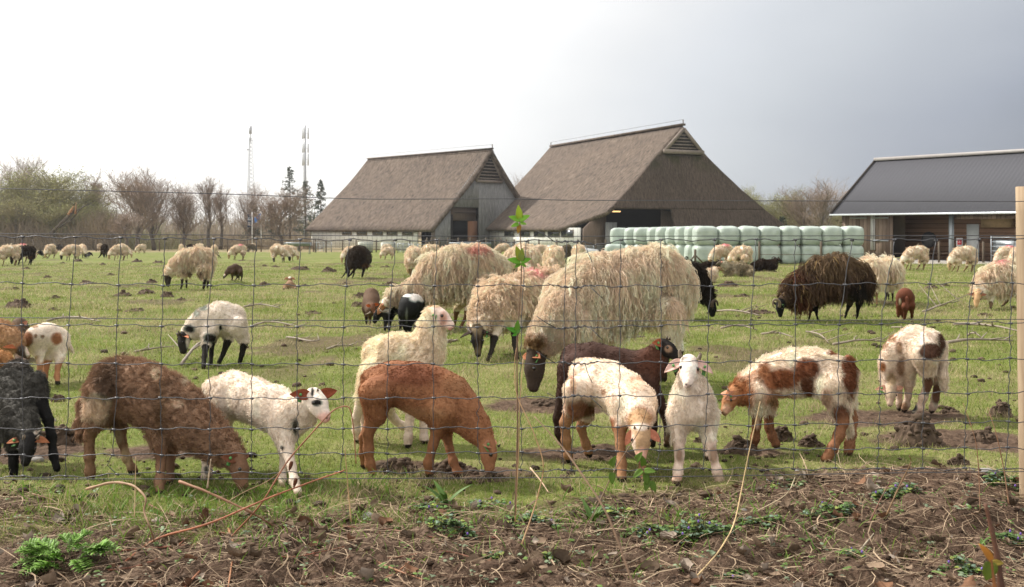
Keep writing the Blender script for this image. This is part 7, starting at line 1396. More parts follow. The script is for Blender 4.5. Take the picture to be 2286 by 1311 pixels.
for a in [
 (P_T, 10, 594, 25, 'cream sheep cut off by the left edge beside the black one', 1.0), (P_P, 38, 586, 60, 'cream pink marked sheep behind the black sheep at far left', 1.05), (P_T, 8, 574, 10, 'small cream sheep at the extreme left edge, behind the others', .95), (P_D, 45, 593, 30, 'black sheep grazing in front of the cream ones at far left', .98),
 (K_W, 66, 566, 180, 'white lamb standing behind a resting cream sheep', 1.2), (L_C, 72, 577, 180, 'cream sheep lying in front of the white standing lamb', .8), (K_B, 87, 576, 0, 'small black lamb grazing right of the resting cream sheep', 1.0), (P_T, 108, 578, 75, 'cream sheep facing the camera at left with head lowered', 1.0), (P_D, 130, 561, 80, 'small distant black sheep at the scrub edge', .9), (P_G, 154, 560, 0, 'distant dark grey sheep mostly hidden behind the black faced one', .8),
 (P_B, 152, 583, 0, 'cream sheep with a black face in the left row, facing left', 1.0), (P_B, 186, 577, 125, 'cream sheep with dark face turned right in the left row', 1.0), (K_B, 202, 576, 180, 'black lamb resting low beside the dark faced sheep', .8), (P_T, 220, 561, 70, 'small distant cream sheep behind the dark brown one', .95), (P_D, 232, 577, 100, 'dark brown shaggy sheep facing the camera in the left row', 1.0), (P_T, 258, 582, 20, 'cream sheep with its head down left of the cream pair', 1.0), (P_T, 282, 578, 165, 'cream sheep of the pair with its head down to the right', .95), (P_T, 265, 566, 30, 'cream back just showing above the cream pair', 1.0), (P_T, 311, 567, 0, 'lone cream sheep grazing left of the earth heap', .95),
 (K_D, 517, 634, 0, 'brown lamb with white blaze grazing right of the mid field ewe', 1.0), (P_T, 404, 566, -70, 'cream sheep just behind the mid field ewe back', .95), (P_D, 421, 566, 10, 'black sheep just behind the mid field ewe shoulders', .95), (P_T, 440, 563, 0, 'cream sheep back rising behind the mid field ewe', 1.0), (P_B, 478, 576, -70, 'cream sheep with black leg right behind the mid field ewe rump', .95), (P_P, 525, 581, 5, 'cream pink marked sheep grazing alone facing left', 1.0), (P_G, 565, 564, 180, 'grey brown sheep standing before the cream one near the trough', .95), (P_T, 560, 560, 0, 'cream sheep just behind the grey brown sheep', 1.0),
 (P_B, 631, 586, 180, 'cream sheep with black face in front of its twin, facing right', .98), (P_T, 651, 584, 172, 'cream sheep half hidden behind the black faced one facing right', .98), (P_T, 624, 563, 180, 'far cream sheep left of the pale trough', 1.0), (P_T, 664, 561, 20, 'far cream sheep in front of the pale trough', 1.0),
 (P_D, 788, 622, 65, 'dark brown shaggy sheep grazing towards the camera near mid left', .97), (P_T, 777, 590, 30, 'cream sheep peeping out behind the dark brown pair', .95), (P_D, 812, 592, 150, 'dark brown sheep behind the other, facing right', .98), (P_T, 861, 580, 0, 'small cream sheep walking left before the white wall', .85), (P_T, 859, 567, 20, 'tiny cream sheep behind the small walking one', .95), (P_T, 919, 618, -78, 'cream sheep seen from behind left of the shaggy ewe', 1.02), (P_T, 951, 592, -60, 'cream sheep seen from behind, just right of the other rear view', 1.05), (P_T, 966, 578, -60, 'cream back behind the pair of sheep seen from behind', 1.0),
 (P_B, 1115, 577, 10, 'cream sheep with dark head above the shaggy ewe rump', 1.05), (P_T, 1144, 650, -40, 'cream shaggy sheep right behind the long shaggy ewe rump', 1.05), (P_T, 1186, 603, 180, 'cream sheep standing left of the round rumped one', 1.1), (P_T, 1230, 622, -75, 'round rumped cream sheep seen from behind in the middle', 1.05), (P_T, 1218, 584, 180, 'cream back above the round rumped sheep', 1.0), (P_T, 1288, 597, -80, 'cream sheep seen from behind below the wire knots', 1.05), (P_G, 1262, 586, 60, 'grey sheep mostly hidden between two cream rumps', 1.0),
 (P_P, 1603, 598, 10, 'cream pink marked sheep standing left before the bales', 1.05), (P_T, 1646, 600, -50, 'cream sheep standing right beside the pink marked one at the bales', 1.0), (L_D, 1588, 607, 180, 'dark sheep lying between the resting cream ones', .9), (L_C, 1573, 632, 180, 'cream sheep lying nearest beside the huge shaggy ewe', .95), (L_G, 1640, 618, 0, 'grey cream sheep lying below the pair at the bales', 1.1), (L_D, 1711, 607, 180, 'dark horned sheep lying alone in front of the bales', 1.1),
 (P_T, 2034, 604, 0, 'cream sheep grazing before the shed doors', 1.0), (P_T, 2140, 608, 0, 'cream sheep grazing before the shed railing', 1.0), (P_P, 2238, 606, 15, 'cream sheep behind the pink marked one near the fence post', 1.0), (P_T, 2268, 612, 30, 'cream sheep rump close to the fence post', 1.0)]: put(*a)
# brown lamb lying with its back to the camera
animal('lamb', 'brown lamb lying on the grass with its back to the camera and white crown', 'lamb', L2, 18.9, [(1840, 640, 62, .1), (1840, 650, 66, -.05), (1842, 620, 42, .12), (1842, 585, 34, .16)], [([(1780, 660, 34), (1765, 692, 18), (1760, 703, 14)], -.02), ([(1900, 660, 34), (1915, 692, 18), (1925, 703, 14)], -.02)],
    dict(p0=(1842, 560, .14), p1=(1842, 580, .32), up=(0, .2, 1), w=1.1, ear_a=(-.9, 0, -.15), ear_b=(.9, 0, -.15), el=.4, ew=.3), base=(150, 110, 84), headc=(140, 96, 70), earc=(180, 130, 104), legc=((100, 70, 54), .5), patches=[(1842, 535, 26, 14, (236, 230, 222), .3)], fur=(9000, .016), seed=80, res=.012, squash=None)
# ------------------------------------------------------------------ the wire fence
DF = 3.42
def netting():
    rt = empty('wire_fence', (0, DF, 0), 0, 'galvanised sheep netting with plain wires stretched across the whole foreground', 'fence'); o = np.array(rt.location); rng = np.random.default_rng(4)
    PF = lambda x, y, dd=0.0: W(x, y, DF + dd) - o
    rows = [[(0, 528), (365, 533), (800, 536), (1143, 539), (1240, 537), (1330, 545), (1400, 536), (1900, 536), (2286, 533)], [(0, 632), (400, 636), (1143, 637), (1290, 640), (1900, 634), (2286, 632)], [(0, 725), (800, 730), (1143, 729), (1290, 732), (1486, 727), (2286, 720)], [(0, 812), (800, 814), (1143, 812), (1486, 809), (2286, 802)], [(0, 889), (800, 890), (1143, 888), (1486, 883), (2286, 876)], [(0, 958), (740, 956), (1143, 955), (1486, 951), (2286, 941)], [(0, 1017), (740, 1013), (1143, 1010), (1540, 1004), (2286, 1001)], [(0, 1065), (200, 1064), (300, 1056), (700, 1056), (1143, 1052), (1540, 1047), (2286, 1048)]]
    xt = [-45, 51, 168, 270, 368, 478, 572, 670, 781, 882, 975, 1069, 1174, 1265, 1287, 1386, 1475, 1595, 1688, 1775, 1902, 1997, 2090, 2185, 2264, 2360]
    x3 = [-50, 49, 153, 260, 360, 463, 563, 663, 767, 868, 967, 1065, 1163, 1259, 1285, 1384, 1476, 1581, 1676, 1776, 1873, 1967, 2063, 2160, 2256, 2352]
    x7 = [-52, 53, 147, 252, 361, 470, 561, 667, 765, 864, 967, 1067, 1165, 1256, 1275, 1377, 1472, 1573, 1669, 1773, 1863, 1961, 2060, 2153, 2249, 2350]
    xs = np.arange(-120, 2420, 9.0)
    def rowy(r, x): return np.interp(x, [p[0] for p in rows[r]], [p[1] for p in rows[r]])
    wob = [rng.random(4) * 6.28 for _ in rows]
    def rowfull(r, x): return rowy(r, x) + 2.2 * np.sin(x * 2 * np.pi / 101 + wob[r][0]) + .9 * np.sin(x * 2 * np.pi / 37 + wob[r][1])
    for r in range(8):
        y = rowfull(r, xs); dd = .004 * np.sin(xs / 31 + wob[r][2]); P = np.array([PF(a, b, c) for a, b, c in zip(xs, y, dd)]); V, F = tubes([(P, .0019 if r in (0,) else .00165)], 6, cap=False); mesh('line_wire', V, F, M['wire'], rt)
    for pts in ([(-120, 419), (0, 421), (500, 433), (800, 445), (1143, 444), (1170, 443), (1210, 447), (1500, 448), (2290, 450), (2420, 450)], [(-120, 521), (0, 522), (500, 525), (1143, 528), (2286, 526), (2420, 526)], [(-120, 708), (0, 709), (600, 715), (1143, 717), (1900, 715), (2286, 713), (2420, 713)], [(-120, 1071), (0, 1070), (740, 1069), (1143, 1067), (1540, 1064), (2000, 1056), (2286, 1053), (2420, 1052)]):
        x = np.arange(-120, 2421, 20.0); y = np.interp(x, [p[0] for p in pts], [p[1] for p in pts]); y = np.convolve(np.pad(y, 3, 'edge'), np.ones(7) / 7, 'valid'); V, F = tubes([(np.array([PF(a, b, -.012) for a, b in zip(x, y)]), .0015)], 6, cap=False); mesh('plain_wire', V, F, M['wire'], rt)
    for i in range(len(xt)):
        x2 = xt[i] * .45 + x3[i] * .55; yk = [rowfull(r, np.array([x3[i]]))[0] for r in range(8)]; xk = [xt[i], x2, x3[i], x3[i] * .8 + x7[i] * .2, x3[i] * .6 + x7[i] * .4 + rng.normal(0, 2), x3[i] * .3 + x7[i] * .7, x7[i], x7[i] + rng.normal(0, 4) + (9 if i in (3, 5) else 0)]
        pts = []
        for r in range(7):
            for t in np.linspace(0, 1, 7)[:-1]: pts.append((xk[r] * (1 - t) + xk[r + 1] * t + math.sin(t * math.pi) * rng.normal(0, 1.6) - (14 * math.sin(t * math.pi) if i in (3, 5) and r == 6 else 0), yk[r] * (1 - t) + yk[r + 1] * t))
        pts.append((xk[7], yk[7])); P = np.array([PF(a, b, .003) for a, b in pts]); lines = [(P, .00145)]
        for r in range(8):                                   # wrapped knots
            c = PF(xk[r], yk[r]); k = np.array([c + np.array((-.0065, 0, .0008)), c + np.array((.0065, 0, -.0008))]); lines.append((k, .0034)); lines.append((np.array([c + np.array((.004, -.002, .004)), c + np.array((.004, -.002, -.004))]), .0024))
        V, F = tubes(lines, 6); mesh('stay_wire', V, F, M['wire'], rt)
    # twisted joins where two rolls of netting meet
    for r in range(8):
        y0 = rowy(r, 1290); xa, xb = 1236, 1342; n = 110; t = np.linspace(0, 1, n); X = xa + (xb - xa) * t; env = np.sin(t * math.pi) ** .5; amp = 3.2 * (.4 + .6 * np.abs(np.sin(t * 9))) * env; th_ = t * 46
        P = np.array([PF(X[j], rowfull(r, np.array([X[j]]))[0] + amp[j] * math.sin(th_[j]), .006 * math.cos(th_[j])) for j in range(n)]); lines = [(P, .0014)]
        if r < 5:
            e1 = [(1240, y0 + (-0), 0), (1215, y0 - 14 - 4 * (r == 0), -.02), (1198, y0 - 26, -.03)] if r in (0, 2, 3) else [(1238, y0, 0), (1222, y0 - 8, -.01)]
            e2 = [(1306, y0, 0), (1312, y0 + 22, -.03), (1322, y0 + 44, -.03)] if r in (0, 3) else [(1318, y0, 0), (1330, y0 + 12, -.02), (1345, y0 + 26, -.02)]
            lines += [(np.array([PF(*q) for q in e1]), .0014), (np.array([PF(*q) for q in e2]), .0014)]
        V, F = tubes(lines, 6); mesh('wire_join', V, F, M['wire'], rt)
    # post at the right edge
    top = PF(2304, 417, .05); bot = PF(2313, 1150, .05); n = 14; ns = 22; pts = np.array([top + (bot - top) * j / (n - 1) for j in range(n)]); V, F = tubes([(pts, .052)], ns); V = V + (fbm(V * np.array((1, 1, .3)) + 5, 40, 2, 6)[:, None] - .5) * .006; mesh('post', V, F, M['wood_post'], rt)
netting()
# ------------------------------------------------------------------ stems, brambles, saplings
def smooth_curve(pts, per=8):
    pts = np.asarray(pts, float); t = np.linspace(0, len(pts) - 1, (len(pts) - 1) * per + 1); c = np.stack([np.interp(t, range(len(pts)), pts[:, i]) for i in range(3)], 1)
    for _ in range(per): c[1:-1] = (c[:-2] + c[1:-1] * 2 + c[2:]) / 4
    return c
def stem(name, label, cat, px_pts, r, col, depth=None, group=None, lift=.03, thorns=False, leaves=(), seed=0, tip=.5, parent=None):
    rng = np.random.default_rng(seed); P = []
    for i, q in enumerate(px_pts):
        x, y = q[:2]; d = q[2] if len(q) > 2 else (depth if depth else None)
        if d is None: d = min(gd(y), 3.6) * .985; p = W(x, y, d); p[2] = max(p[2], gz(np.array([p[0]]), np.array([p[1]]))[0] + r)
        else: p = W(x, y, d)
        P.append(p)
    c = smooth_curve(P); k = len(c); o = c[0].copy(); lines = [(c - o, np.linspace(r, r * tip, k) * (1 + .12 * np.sin(np.arange(k) * 1.3)))]
    if thorns:
        for j in range(2, k - 1, 2): a = nrm(rng.normal(0, 1, 3)); lines.append((np.array([c[j] - o, c[j] - o + a * r * 2.6]), np.array((r * .45, r * .05))))
    V, F = tubes(lines, 7); cc = lin(col)[None] * (.8 + .4 * vnoise(V, 30, seed)[:, None]); 
    if leaves:
        rt = empty(name, o, 0, label, cat, group); mesh('stem', V, F, M['stem'], rt, col=cc)
        for lf in leaves:
            b = W(*lf['at']) - o; ev, ef, inn = leafshape(b, np.array(lf['dir'], float), lf.get('up', (0, -.7, .7)), lf['L'], lf['w'], cup=.3, thick=.0006, droop=lf.get('droop', .15)); lc = lin(lf['c'])[None] * (.8 + .4 * vnoise(ev, 60, 3)[:, None]); mesh('leaf', ev, ef, M['leaf'], rt, col=lc)
        return rt
    return tag(mesh(name, V, F, M['stem'], loc=o, col=cc), label, cat, group)
RB = (140, 78, 52); TN = (170, 132, 96); BG_ = 'bramble stems tangled in the foreground'
for i, (pts, r, col, lb) in enumerate([
 ([(262, 1270), (346, 1213), (465, 1172, 2.95), (598, 1112, 3.0), (700, 1074, 3.05), (770, 1050, 3.05)], .0042, (176, 104, 70), 'longest reddish bramble stem rising to the right from the lower left'),
 ([(412, 1312), (515, 1206), (582, 1130, 3.0), (640, 1030, 3.05), (691, 973, 3.05), (745, 912, 3.05), (782, 904, 3.05), (790, 960, 3.05), (795, 1035, 3.05)], .0032, (165, 104, 72), 'thin bramble stem climbing past the white lamb and hooking down'),
 ([(195, 1285), (300, 1270), (366, 1252), (432, 1189)], .0038, (160, 98, 70), 'bramble stem curving low across the left foreground'), ([(229, 1243), (340, 1235), (449, 1226), (560, 1236), (632, 1256), (770, 1246)], .0034, (150, 88, 62), 'wavy bramble stem lying level in the left foreground'),
 ([(193, 1092, 3.1), (253, 1075, 3.05), (300, 1083, 3.0), (329, 1113, 2.95), (319, 1140, 2.95), (336, 1180, 2.9), (346, 1226)], .0045, (176, 134, 98), 'arching bark stripped stem under the brown woolly lamb'), ([(509, 1180), (522, 1233), (518, 1270), (509, 1312)], .0042, (182, 120, 80), 'short thick stem standing upright at the bottom left'),
 ([(73, 1103), (126, 1123), (146, 1156), (133, 1186), (86, 1223)], .0028, (160, 118, 88), 'hooked pale stem near the left edge'), ([(400, 1075, 3.1), (459, 1096, 3.05), (565, 1146, 3.0), (620, 1180)], .0048, (160, 112, 80), 'double bark stem slanting down under the brown lamb head'), ([(332, 1126), (392, 1156), (500, 1163), (640, 1160)], .0028, (140, 84, 62), 'level red stem above the longest bramble'),
 ([(770, 1233), (860, 1270), (945, 1312)], .0042, (176, 118, 82), 'orange bramble stem slanting to the bottom centre left'), ([(760, 1176), (860, 1185), (973, 1223)], .0032, (150, 88, 64), 'bramble stem left of the leafy violet patch'), ([(990, 1170), (1026, 1180), (1100, 1200), (1169, 1216)], .0026, (156, 84, 60), 'short red stem through the violet patch'), ([(700, 1252), (860, 1258), (990, 1250), (1110, 1274)], .003, (160, 104, 78), 'level brown stem in the bottom centre'), ([(835, 1312), (880, 1285), (925, 1262)], .0038, (170, 112, 78), 'short stub crossing the orange bramble'),
 ([(1420, 1130, 2.9), (1500, 1170), (1560, 1185)], .0024, (120, 92, 70), 'thin brown stem beside the big leafy patch'), ([(1300, 1290), (1400, 1262), (1480, 1215), (1540, 1190)], .0026, (170, 140, 108), 'pale stem rising to the right from the bottom centre'), ([(1691, 1273), (1750, 1250), (1818, 1231)], .003, (196, 168, 130), 'straight pale straw stalk on the right soil'), ([(1909, 1241), (1945, 1210), (1989, 1186)], .003, (190, 166, 134), 'short pale stalk below the soil mound'),
 ([(1808, 1285), (1835, 1262), (1862, 1244)], .0042, (110, 76, 56), 'dark stick on the bare soil at right'), ([(1630, 1180), (1700, 1150), (1760, 1105, 2.95), (1775, 1065, 3.0)], .0026, (200, 172, 134), 'curved straw stalk left of the soil mound'), ([(480, 1140), (540, 1100), (600, 1075, 3.05), (640, 1040, 3.05)], .002, (170, 130, 96), 'thin straw behind the climbing bramble'), ([(60, 1210), (30, 1240), (-20, 1262)], .0035, (120, 84, 62), 'dark stem leaving the left edge')]):
    stem('bramble_stem', lb, 'bramble', pts, r * .95, (col[0] * .92, col[1] * .98, col[2] * 1.05), group=BG_, thorns=col[1] < 112, seed=i)
DG = 'dry upright stalks along the fence'
for i, (pts, r, col, lb) in enumerate([
 ([(1557, 1285, 2.7), (1604, 1234, 2.75), (1640, 1174, 2.85), (1662, 1060, 2.9), (1674, 1000, 2.9), (1690, 930, 2.9), (1697, 897, 2.9)], .0023, (206, 178, 132), 'tall pale bent straw right of the standing white lamb'), ([(1418, 1318, 1.55), (1358, 1146, 1.6), (1300, 1060, 1.65), (1258, 1000, 1.7), (1193, 930, 1.75)], .0019, (130, 104, 82), 'blurred close stalk slanting across the centre'), ([(1150, 1165, 2.95), (1158, 1000, 2.95), (1160, 900, 2.95), (1168, 800, 2.95)], .0022, (190, 156, 116), 'straight tan stalk below the sapling leaves'), ([(1165, 1215, 2.85), (1195, 1130, 2.9), (1218, 1040, 2.9), (1190, 960, 2.9), (1150, 880, 2.95), (1148, 800, 2.95), (1160, 745, 2.95)], .0022, (186, 150, 112), 'curving tan stalk beside the straight one'), ([(784, 1165, 3.0), (776, 1080, 3.05), (770, 1000, 3.05)], .0024, (170, 140, 100), 'short tan stalk between white and reddish lambs'), ([(300, 1155, 3.0), (302, 1080, 3.05), (303, 1020, 3.05)], .0018, (200, 172, 130), 'thin pale straw under the brown lamb belly'), ([(463, 1090, 3.05), (468, 1050, 3.05), (471, 1025, 3.05)], .003, (180, 160, 134), 'short grey stub in front of the woolly neck'),
 ([(1270, 1240, 2.8), (1330, 1140, 2.85), (1370, 1050, 2.9), (1430, 960, 2.95), (1445, 910, 2.95)], .0022, (120, 98, 74), 'dark thin stalk in front of the tan faced lamb'), ([(1184, 1045, 3.1), (1205, 1070, 3.05), (1225, 1100, 3.0)], .0026, (200, 170, 140), 'short pale twig under the join of the net'), ([(2188, 1140, 2.9), (2186, 1060, 2.95), (2180, 985, 2.95), (2150, 900, 3.0)], .0018, (120, 88, 64), 'thin brown stalk by the fence post'), ([(2252, 1125, 2.9), (2242, 1050, 2.95), (2225, 970, 2.95), (2205, 910, 3.0)], .0020, (130, 96, 70), 'second thin brown stalk by the fence post'), ([(1942, 1164, 2.9), (1968, 1110, 2.95), (1992, 1067, 2.95)], .0024, (110, 76, 60), 'short dark stalk on the soil mound'), ([(1979, 1150, 2.9), (2010, 1080, 2.95), (2036, 1030, 2.95), (2030, 1018, 2.95)], .0026, (116, 90, 60), 'budding stalk rising from the soil mound'), ([(2237, 1325, 1.5), (2225, 1230, 1.5), (2200, 1125, 1.5)], .0055, (92, 62, 46), 'thick blurred brown shoot at the bottom right')]):
    stem('dry_stalk', lb, 'stalk', pts, r, col, group=DG, seed=50 + i)
LFG = (150, 185, 62); ds = 2.95
lf = []
for (x, y, dx, dz_, L_, c_) in [(1160, 488, -.1, 1, .042, (190, 190, 60)), (1160, 492, -.9, .35, .036, LFG), (1160, 492, .85, .45, .036, LFG), (1158, 500, -.8, -.25, .026, LFG), (1160, 503, -.2, -.9, .028, (190, 130, 50)), (1162, 498, .6, -.1, .02, LFG),
        (1163, 580, -.35, 1, .046, (180, 170, 60)), (1163, 582, .1, 1, .04, (160, 160, 70)), (1162, 585, -1, .25, .042, (130, 172, 50)), (1163, 585, .95, .35, .034, (130, 172, 50)), (1162, 588, -.5, -.35, .024, (130, 172, 50)), (1164, 588, .4, -.3, .02, (130, 172, 50)),
        (1154, 738, .1, 1, .034, (120, 150, 50)), (1152, 740, -.9, .4, .032, (96, 150, 40)), (1154, 744, .5, .7, .02, (110, 150, 60)), (1154, 746, -.4, -.1, .018, (96, 150, 40))]:
    lf.append(dict(at=(x, y, ds - .004), dir=(dx, -.25, dz_), L=L_ * .95, w=L_ * .5, c=(c_[0] * .9, (c_[1] + 10) * .95, c_[2]), up=(0, -.9, .3)))
stem('sapling', 'slender sapling with three whorls of fresh green leaves before the fence', 'sapling', [(1150, 1150, 2.95), (1156, 950, 2.95), (1153, 760, 2.95), (1163, 640, 2.95), (1165, 580, 2.95), (1160, 500, 2.95), (1161, 452, 2.95)], .0026, (120, 96, 74), leaves=lf, seed=9)
lf = [dict(at=(x, y, 2.85), dir=(dx, -.3, dz_), L=.034, w=.02, c=(100, 130, 46)) for (x, y, dx, dz_) in [(1437, 1040, -.2, 1), (1438, 1052, .9, .1), (1440, 1056, .2, -1), (1434, 1050, -.8, -.5), (1452, 1075, .5, -.9), (1447, 1070, -.3, -1), (1366, 1055, 0, -1), (1364, 1040, .3, .8), (1420, 1030, .4, .8)]]
stem('leafy_twig', 'green leafed twig in front of the tan faced lamb muzzle', 'twig', [(1475, 1170, 2.8), (1462, 1110, 2.85), (1440, 1060, 2.85), (1425, 1030, 2.85), (1400, 1010, 2.85)], .002, (120, 96, 74), leaves=lf, seed=10)
lf = [dict(at=(2214, 1252, 1.49), dir=(-.5, 0, .8), L=.03, w=.014, c=(190, 130, 50)), dict(at=(2216, 1258, 1.49), dir=(.9, 0, .1), L=.018, w=.010, c=(150, 130, 50)), dict(at=(2212, 1255, 1.49), dir=(-.2, 0, -1), L=.03, w=.022, c=(110, 126, 44))]
stem('leafy_shoot', 'blurred shoot with yellow and orange young leaf at the bottom right corner', 'shoot', [(2222, 1318, 1.49), (2216, 1275, 1.49), (2213, 1250, 1.49)], .003, (140, 90, 50), leaves=lf, seed=11)
# leaf pieces dangling on the climbing bramble
for i, (x, y, lb) in enumerate([(652, 1030, 'upper curled red brown dead leaf hanging on the bramble'), (662, 1068, 'lower curled red brown dead leaf hanging on the bramble')]):
    ev, ef, inn = leafshape((0, 0, 0), (-.2, -.2, -1), (.3, -.9, .1), .032, .012, cup=-.9, thick=.0008, droop=.5, nl=10); tag(mesh('dead_leaf', ev, ef, M['leaf'], loc=W(x, y, 3.02), col=np.tile(lin((120, 76, 56)), (len(ev), 1))), lb, 'leaf')
# ------------------------------------------------------------------ low plants
def herb(px_, py_, wpx, hpx, n, label, kind, seed, cat='plant', name='ground_ivy', group=None):
    rng = np.random.default_rng(seed); g = G(px_, py_); g[2] = gz(np.array([g[0]]), np.array([g[1]]))[0]; s = FPX / g[1]; rt = empty(name, g, 0, label, cat, group); V, F, C, off = [], [], [], 0; st = []
    fl_v, fl_f, fo = [], [], 0
    for i in range(n):
        a = rng.random() * 6.28; r = rng.random() ** .6; x, y = math.cos(a) * r * wpx / 2 / s, math.sin(a) * r * wpx / 2 / s * .55; h_ = hpx / s * (1 - .55 * r) * (.45 + .6 * rng.random()); gzz = gz(np.array([g[0] + x]), np.array([g[1] + y]))[0] - g[2]; b = np.array((x, y, gzz + h_)); st.append((np.array([(x * .85, y * .85, gzz - .005), (x * .95, y * .95, gzz + h_ * .5), b]), .0011))
        if kind == 'ivy':
            for k in range(rng.integers(2, 5)):
                an = rng.random() * 6.28; L_ = .010 + .012 * rng.random(); bb = b - np.array((0, 0, rng.random() * h_ * .6)); ev, ef, inn = leafshape(bb, (math.cos(an), math.sin(an), .25), (0, 0, 1), L_, L_ * 1.15, cup=.35, thick=.0004, droop=.25, nl=5, nw=4); c = np.array((.16, .27, .08)) * (.5 + .8 * rng.random()) if rng.random() < .6 else (np.array((.24, .34, .24)) * (.6 + .5 * rng.random()) if rng.random() < .6 else np.array((.36, .42, .10)) * (.6 + .6 * rng.random())); V.append(ev); F.append(ef + off); off += len(ev); C.append(np.tile(c, (len(ev), 1)))
            if rng.random() < .05:
                v_, f_ = uvsphere(b + np.array((0, -.004, .006)), .0036, 6, 4, (1, .8, 1.4)); fl_v.append(v_); fl_f += [[q + fo for q in ff] for ff in f_]; fo += len(v_)
        elif kind == 'feather':
            an = math.atan2(y, x) + rng.normal(0, .5); el = .1 + .9 * rng.random(); L_ = .07 + .06 * rng.random(); ax = nrm(np.array((math.cos(an), math.sin(an) * .7, math.sin(el)))); c0 = np.array((x * .5, y * .5, gzz + h_ * .5))
            for k in range(11):
                t = k / 10; bb = c0 + ax * L_ * t - np.array((0, 0, .35 * L_ * t * t)); ll = L_ * .36 * math.sin(math.pi * (.15 + .8 * t))
                for s_ in (-1, 1):
                    sd_ = nrm(np.cross(ax, (0, 0, 1.)) * s_ + ax * .7 + rng.normal(0, .12, 3))
                    for w_, lq in ((0, 1.0), (.5, .6)):
                        ev, ef, inn = leafshape(bb + sd_ * ll * w_ * .5, nrm(sd_ + np.array((0, 0, w_ * .9))), (0, 0, 1), ll * lq, ll * .26, cup=.2, thick=.0003, droop=.2, nl=4, nw=3); c = np.array((.24, .42, .08)) * (.55 + .75 * rng.random()); V.append(ev); F.append(ef + off); off += len(ev); C.append(np.tile(c, (len(ev), 1)))
        else:
            an = rng.random() * 6.28; L_ = hpx / s * (.8 + .4 * rng.random()); ev, ef, inn = leafshape(np.array((x * .2, y * .2, gzz)), (math.cos(an) * .6, math.sin(an) * .5, 1), (-math.cos(an), -math.sin(an) - .3, .6), L_, L_ * .22, cup=.4, thick=.0006, droop=.35, nl=9, nw=5); c = np.array((.13, .23, .05)) * (.8 + .4 * rng.random()); V.append(ev); F.append(ef + off); off += len(ev); C.append(np.tile(c, (len(ev), 1)))
    mesh('leaves', np.concatenate(V), np.concatenate(F), M['leaf'], rt, col=np.concatenate(C)); v_, f_ = tubes(st, 4, cap=False); kind == 'blade' or mesh('stems', v_, f_, M['stem'], rt, col=np.tile((.12, .13, .06), (len(v_), 1)))
    if fl_v: mesh('flowers', np.concatenate(fl_v), fl_f, pmat('violet_flower', (.22, .12, .48), rough=.6, var=.2) if 'violet_flower' not in bpy.data.materials else bpy.data.materials['violet_flower'], rt)
IV = 'low leafy ground ivy patches'
for i, (x, y, w_, h_, n, lb) in enumerate([(1010, 1215, 110, 44, 60, 'leafy ground ivy patch left of the bottom centre'), (1560, 1215, 150, 60, 110, 'largest ground ivy patch in front of the white lambs'), (1190, 1180, 130, 24, 46, 'flat ground ivy patch in the centre foreground'), (1095, 1268, 60, 26, 20, 'small ground ivy tuft at the bottom centre'), (1215, 1272, 56, 22, 20, 'small ground ivy tuft right of the bottom centre'), (1450, 1190, 120, 26, 46, 'ground ivy strip left of the largest patch'), (1360, 1150, 110, 22, 36, 'ground ivy strip under the tan faced lamb'), (1850, 1185, 120, 30, 40, 'ground ivy at the foot of the soil mound'), (2000, 1170, 110, 34, 50, 'ground ivy climbing the soil mound'), (2240, 1135, 90, 44, 46, 'ground ivy by the fence post foot'), (2250, 1240, 90, 40, 40, 'ground ivy at the right edge'), (2160, 1290, 110, 26, 34, 'ground ivy near the blurred shoot'), (1700, 1190, 100, 20, 22, 'thin ground ivy between patch and mound'), (960, 1140, 110, 20, 32, 'ground ivy beside the plantain'), (1760, 1120, 70, 14, 12, 'few ground ivy leaves behind the pale stone'), (1640, 1290, 80, 18, 14, 'sparse ground ivy at the bottom right centre'), (1100, 1130, 120, 18, 36, 'ground ivy behind the centre patch'), (1900, 1250, 80, 20, 16, 'sparse ground ivy on the right bare soil'), (1010, 1155, 70, 16, 18, 'ground ivy under the plantain')]):
    herb(x, y, w_, h_, n, lb, 'ivy', 600 + i, group=IV)
herb(150, 1280, 200, 70, 26, 'bright green feathery leaved plant at the lower left', 'feather', 700, name='feathery_plant')
herb(995, 1132, 40, 60, 5, 'plantain with two upright blades under the reddish lamb', 'blade', 701, name='plantain'); herb(1322, 1168, 40, 56, 5, 'grey green broad bladed plant in the centre', 'blade', 702, name='plantain'); herb(2190, 1250, 40, 30, 5, 'small broad leaved rosette near the right edge', 'blade', 703, name='plantain')
M['stone'] = pmat('stone', (.30, .28, .26), rough=.8, var=.25, sc=20, bump=.3)
for i, (x, y, w_, lb) in enumerate([(1722, 1107, 26, 'pale stone at the left foot of the soil mound'), (1660, 1162, 18, 'grey pebble on the litter by the ivy'), (2170, 1060, 14, 'round pebble on grass by the big mound'), (820, 1160, 30, 'white shell like scrap left of the violet patch'), (85, 1028, 26, 'tan stone by the black lamb foot'), (2200, 1090, 34, 'flat tan stone at the right of the mound'), (120, 940, 14, 'small stone behind the black lamb'), (1780, 1072, 12, 'small pebble at the top of the mound')]):
    iv, jf = ico(); g = G(x, y); s = FPX / g[1]; v = iv * (1 + (vnoise(iv + i * 5, 1.4, i)[:, None] - .5) * .5) * w_ / 2 / s * np.array((1, .8, .6)); tag(mesh('stone', v, jf, M['stone'], loc=(g[0], g[1], gz(np.array([g[0]]), np.array([g[1]]))[0] + w_ * .15 / s)), lb, 'stone')
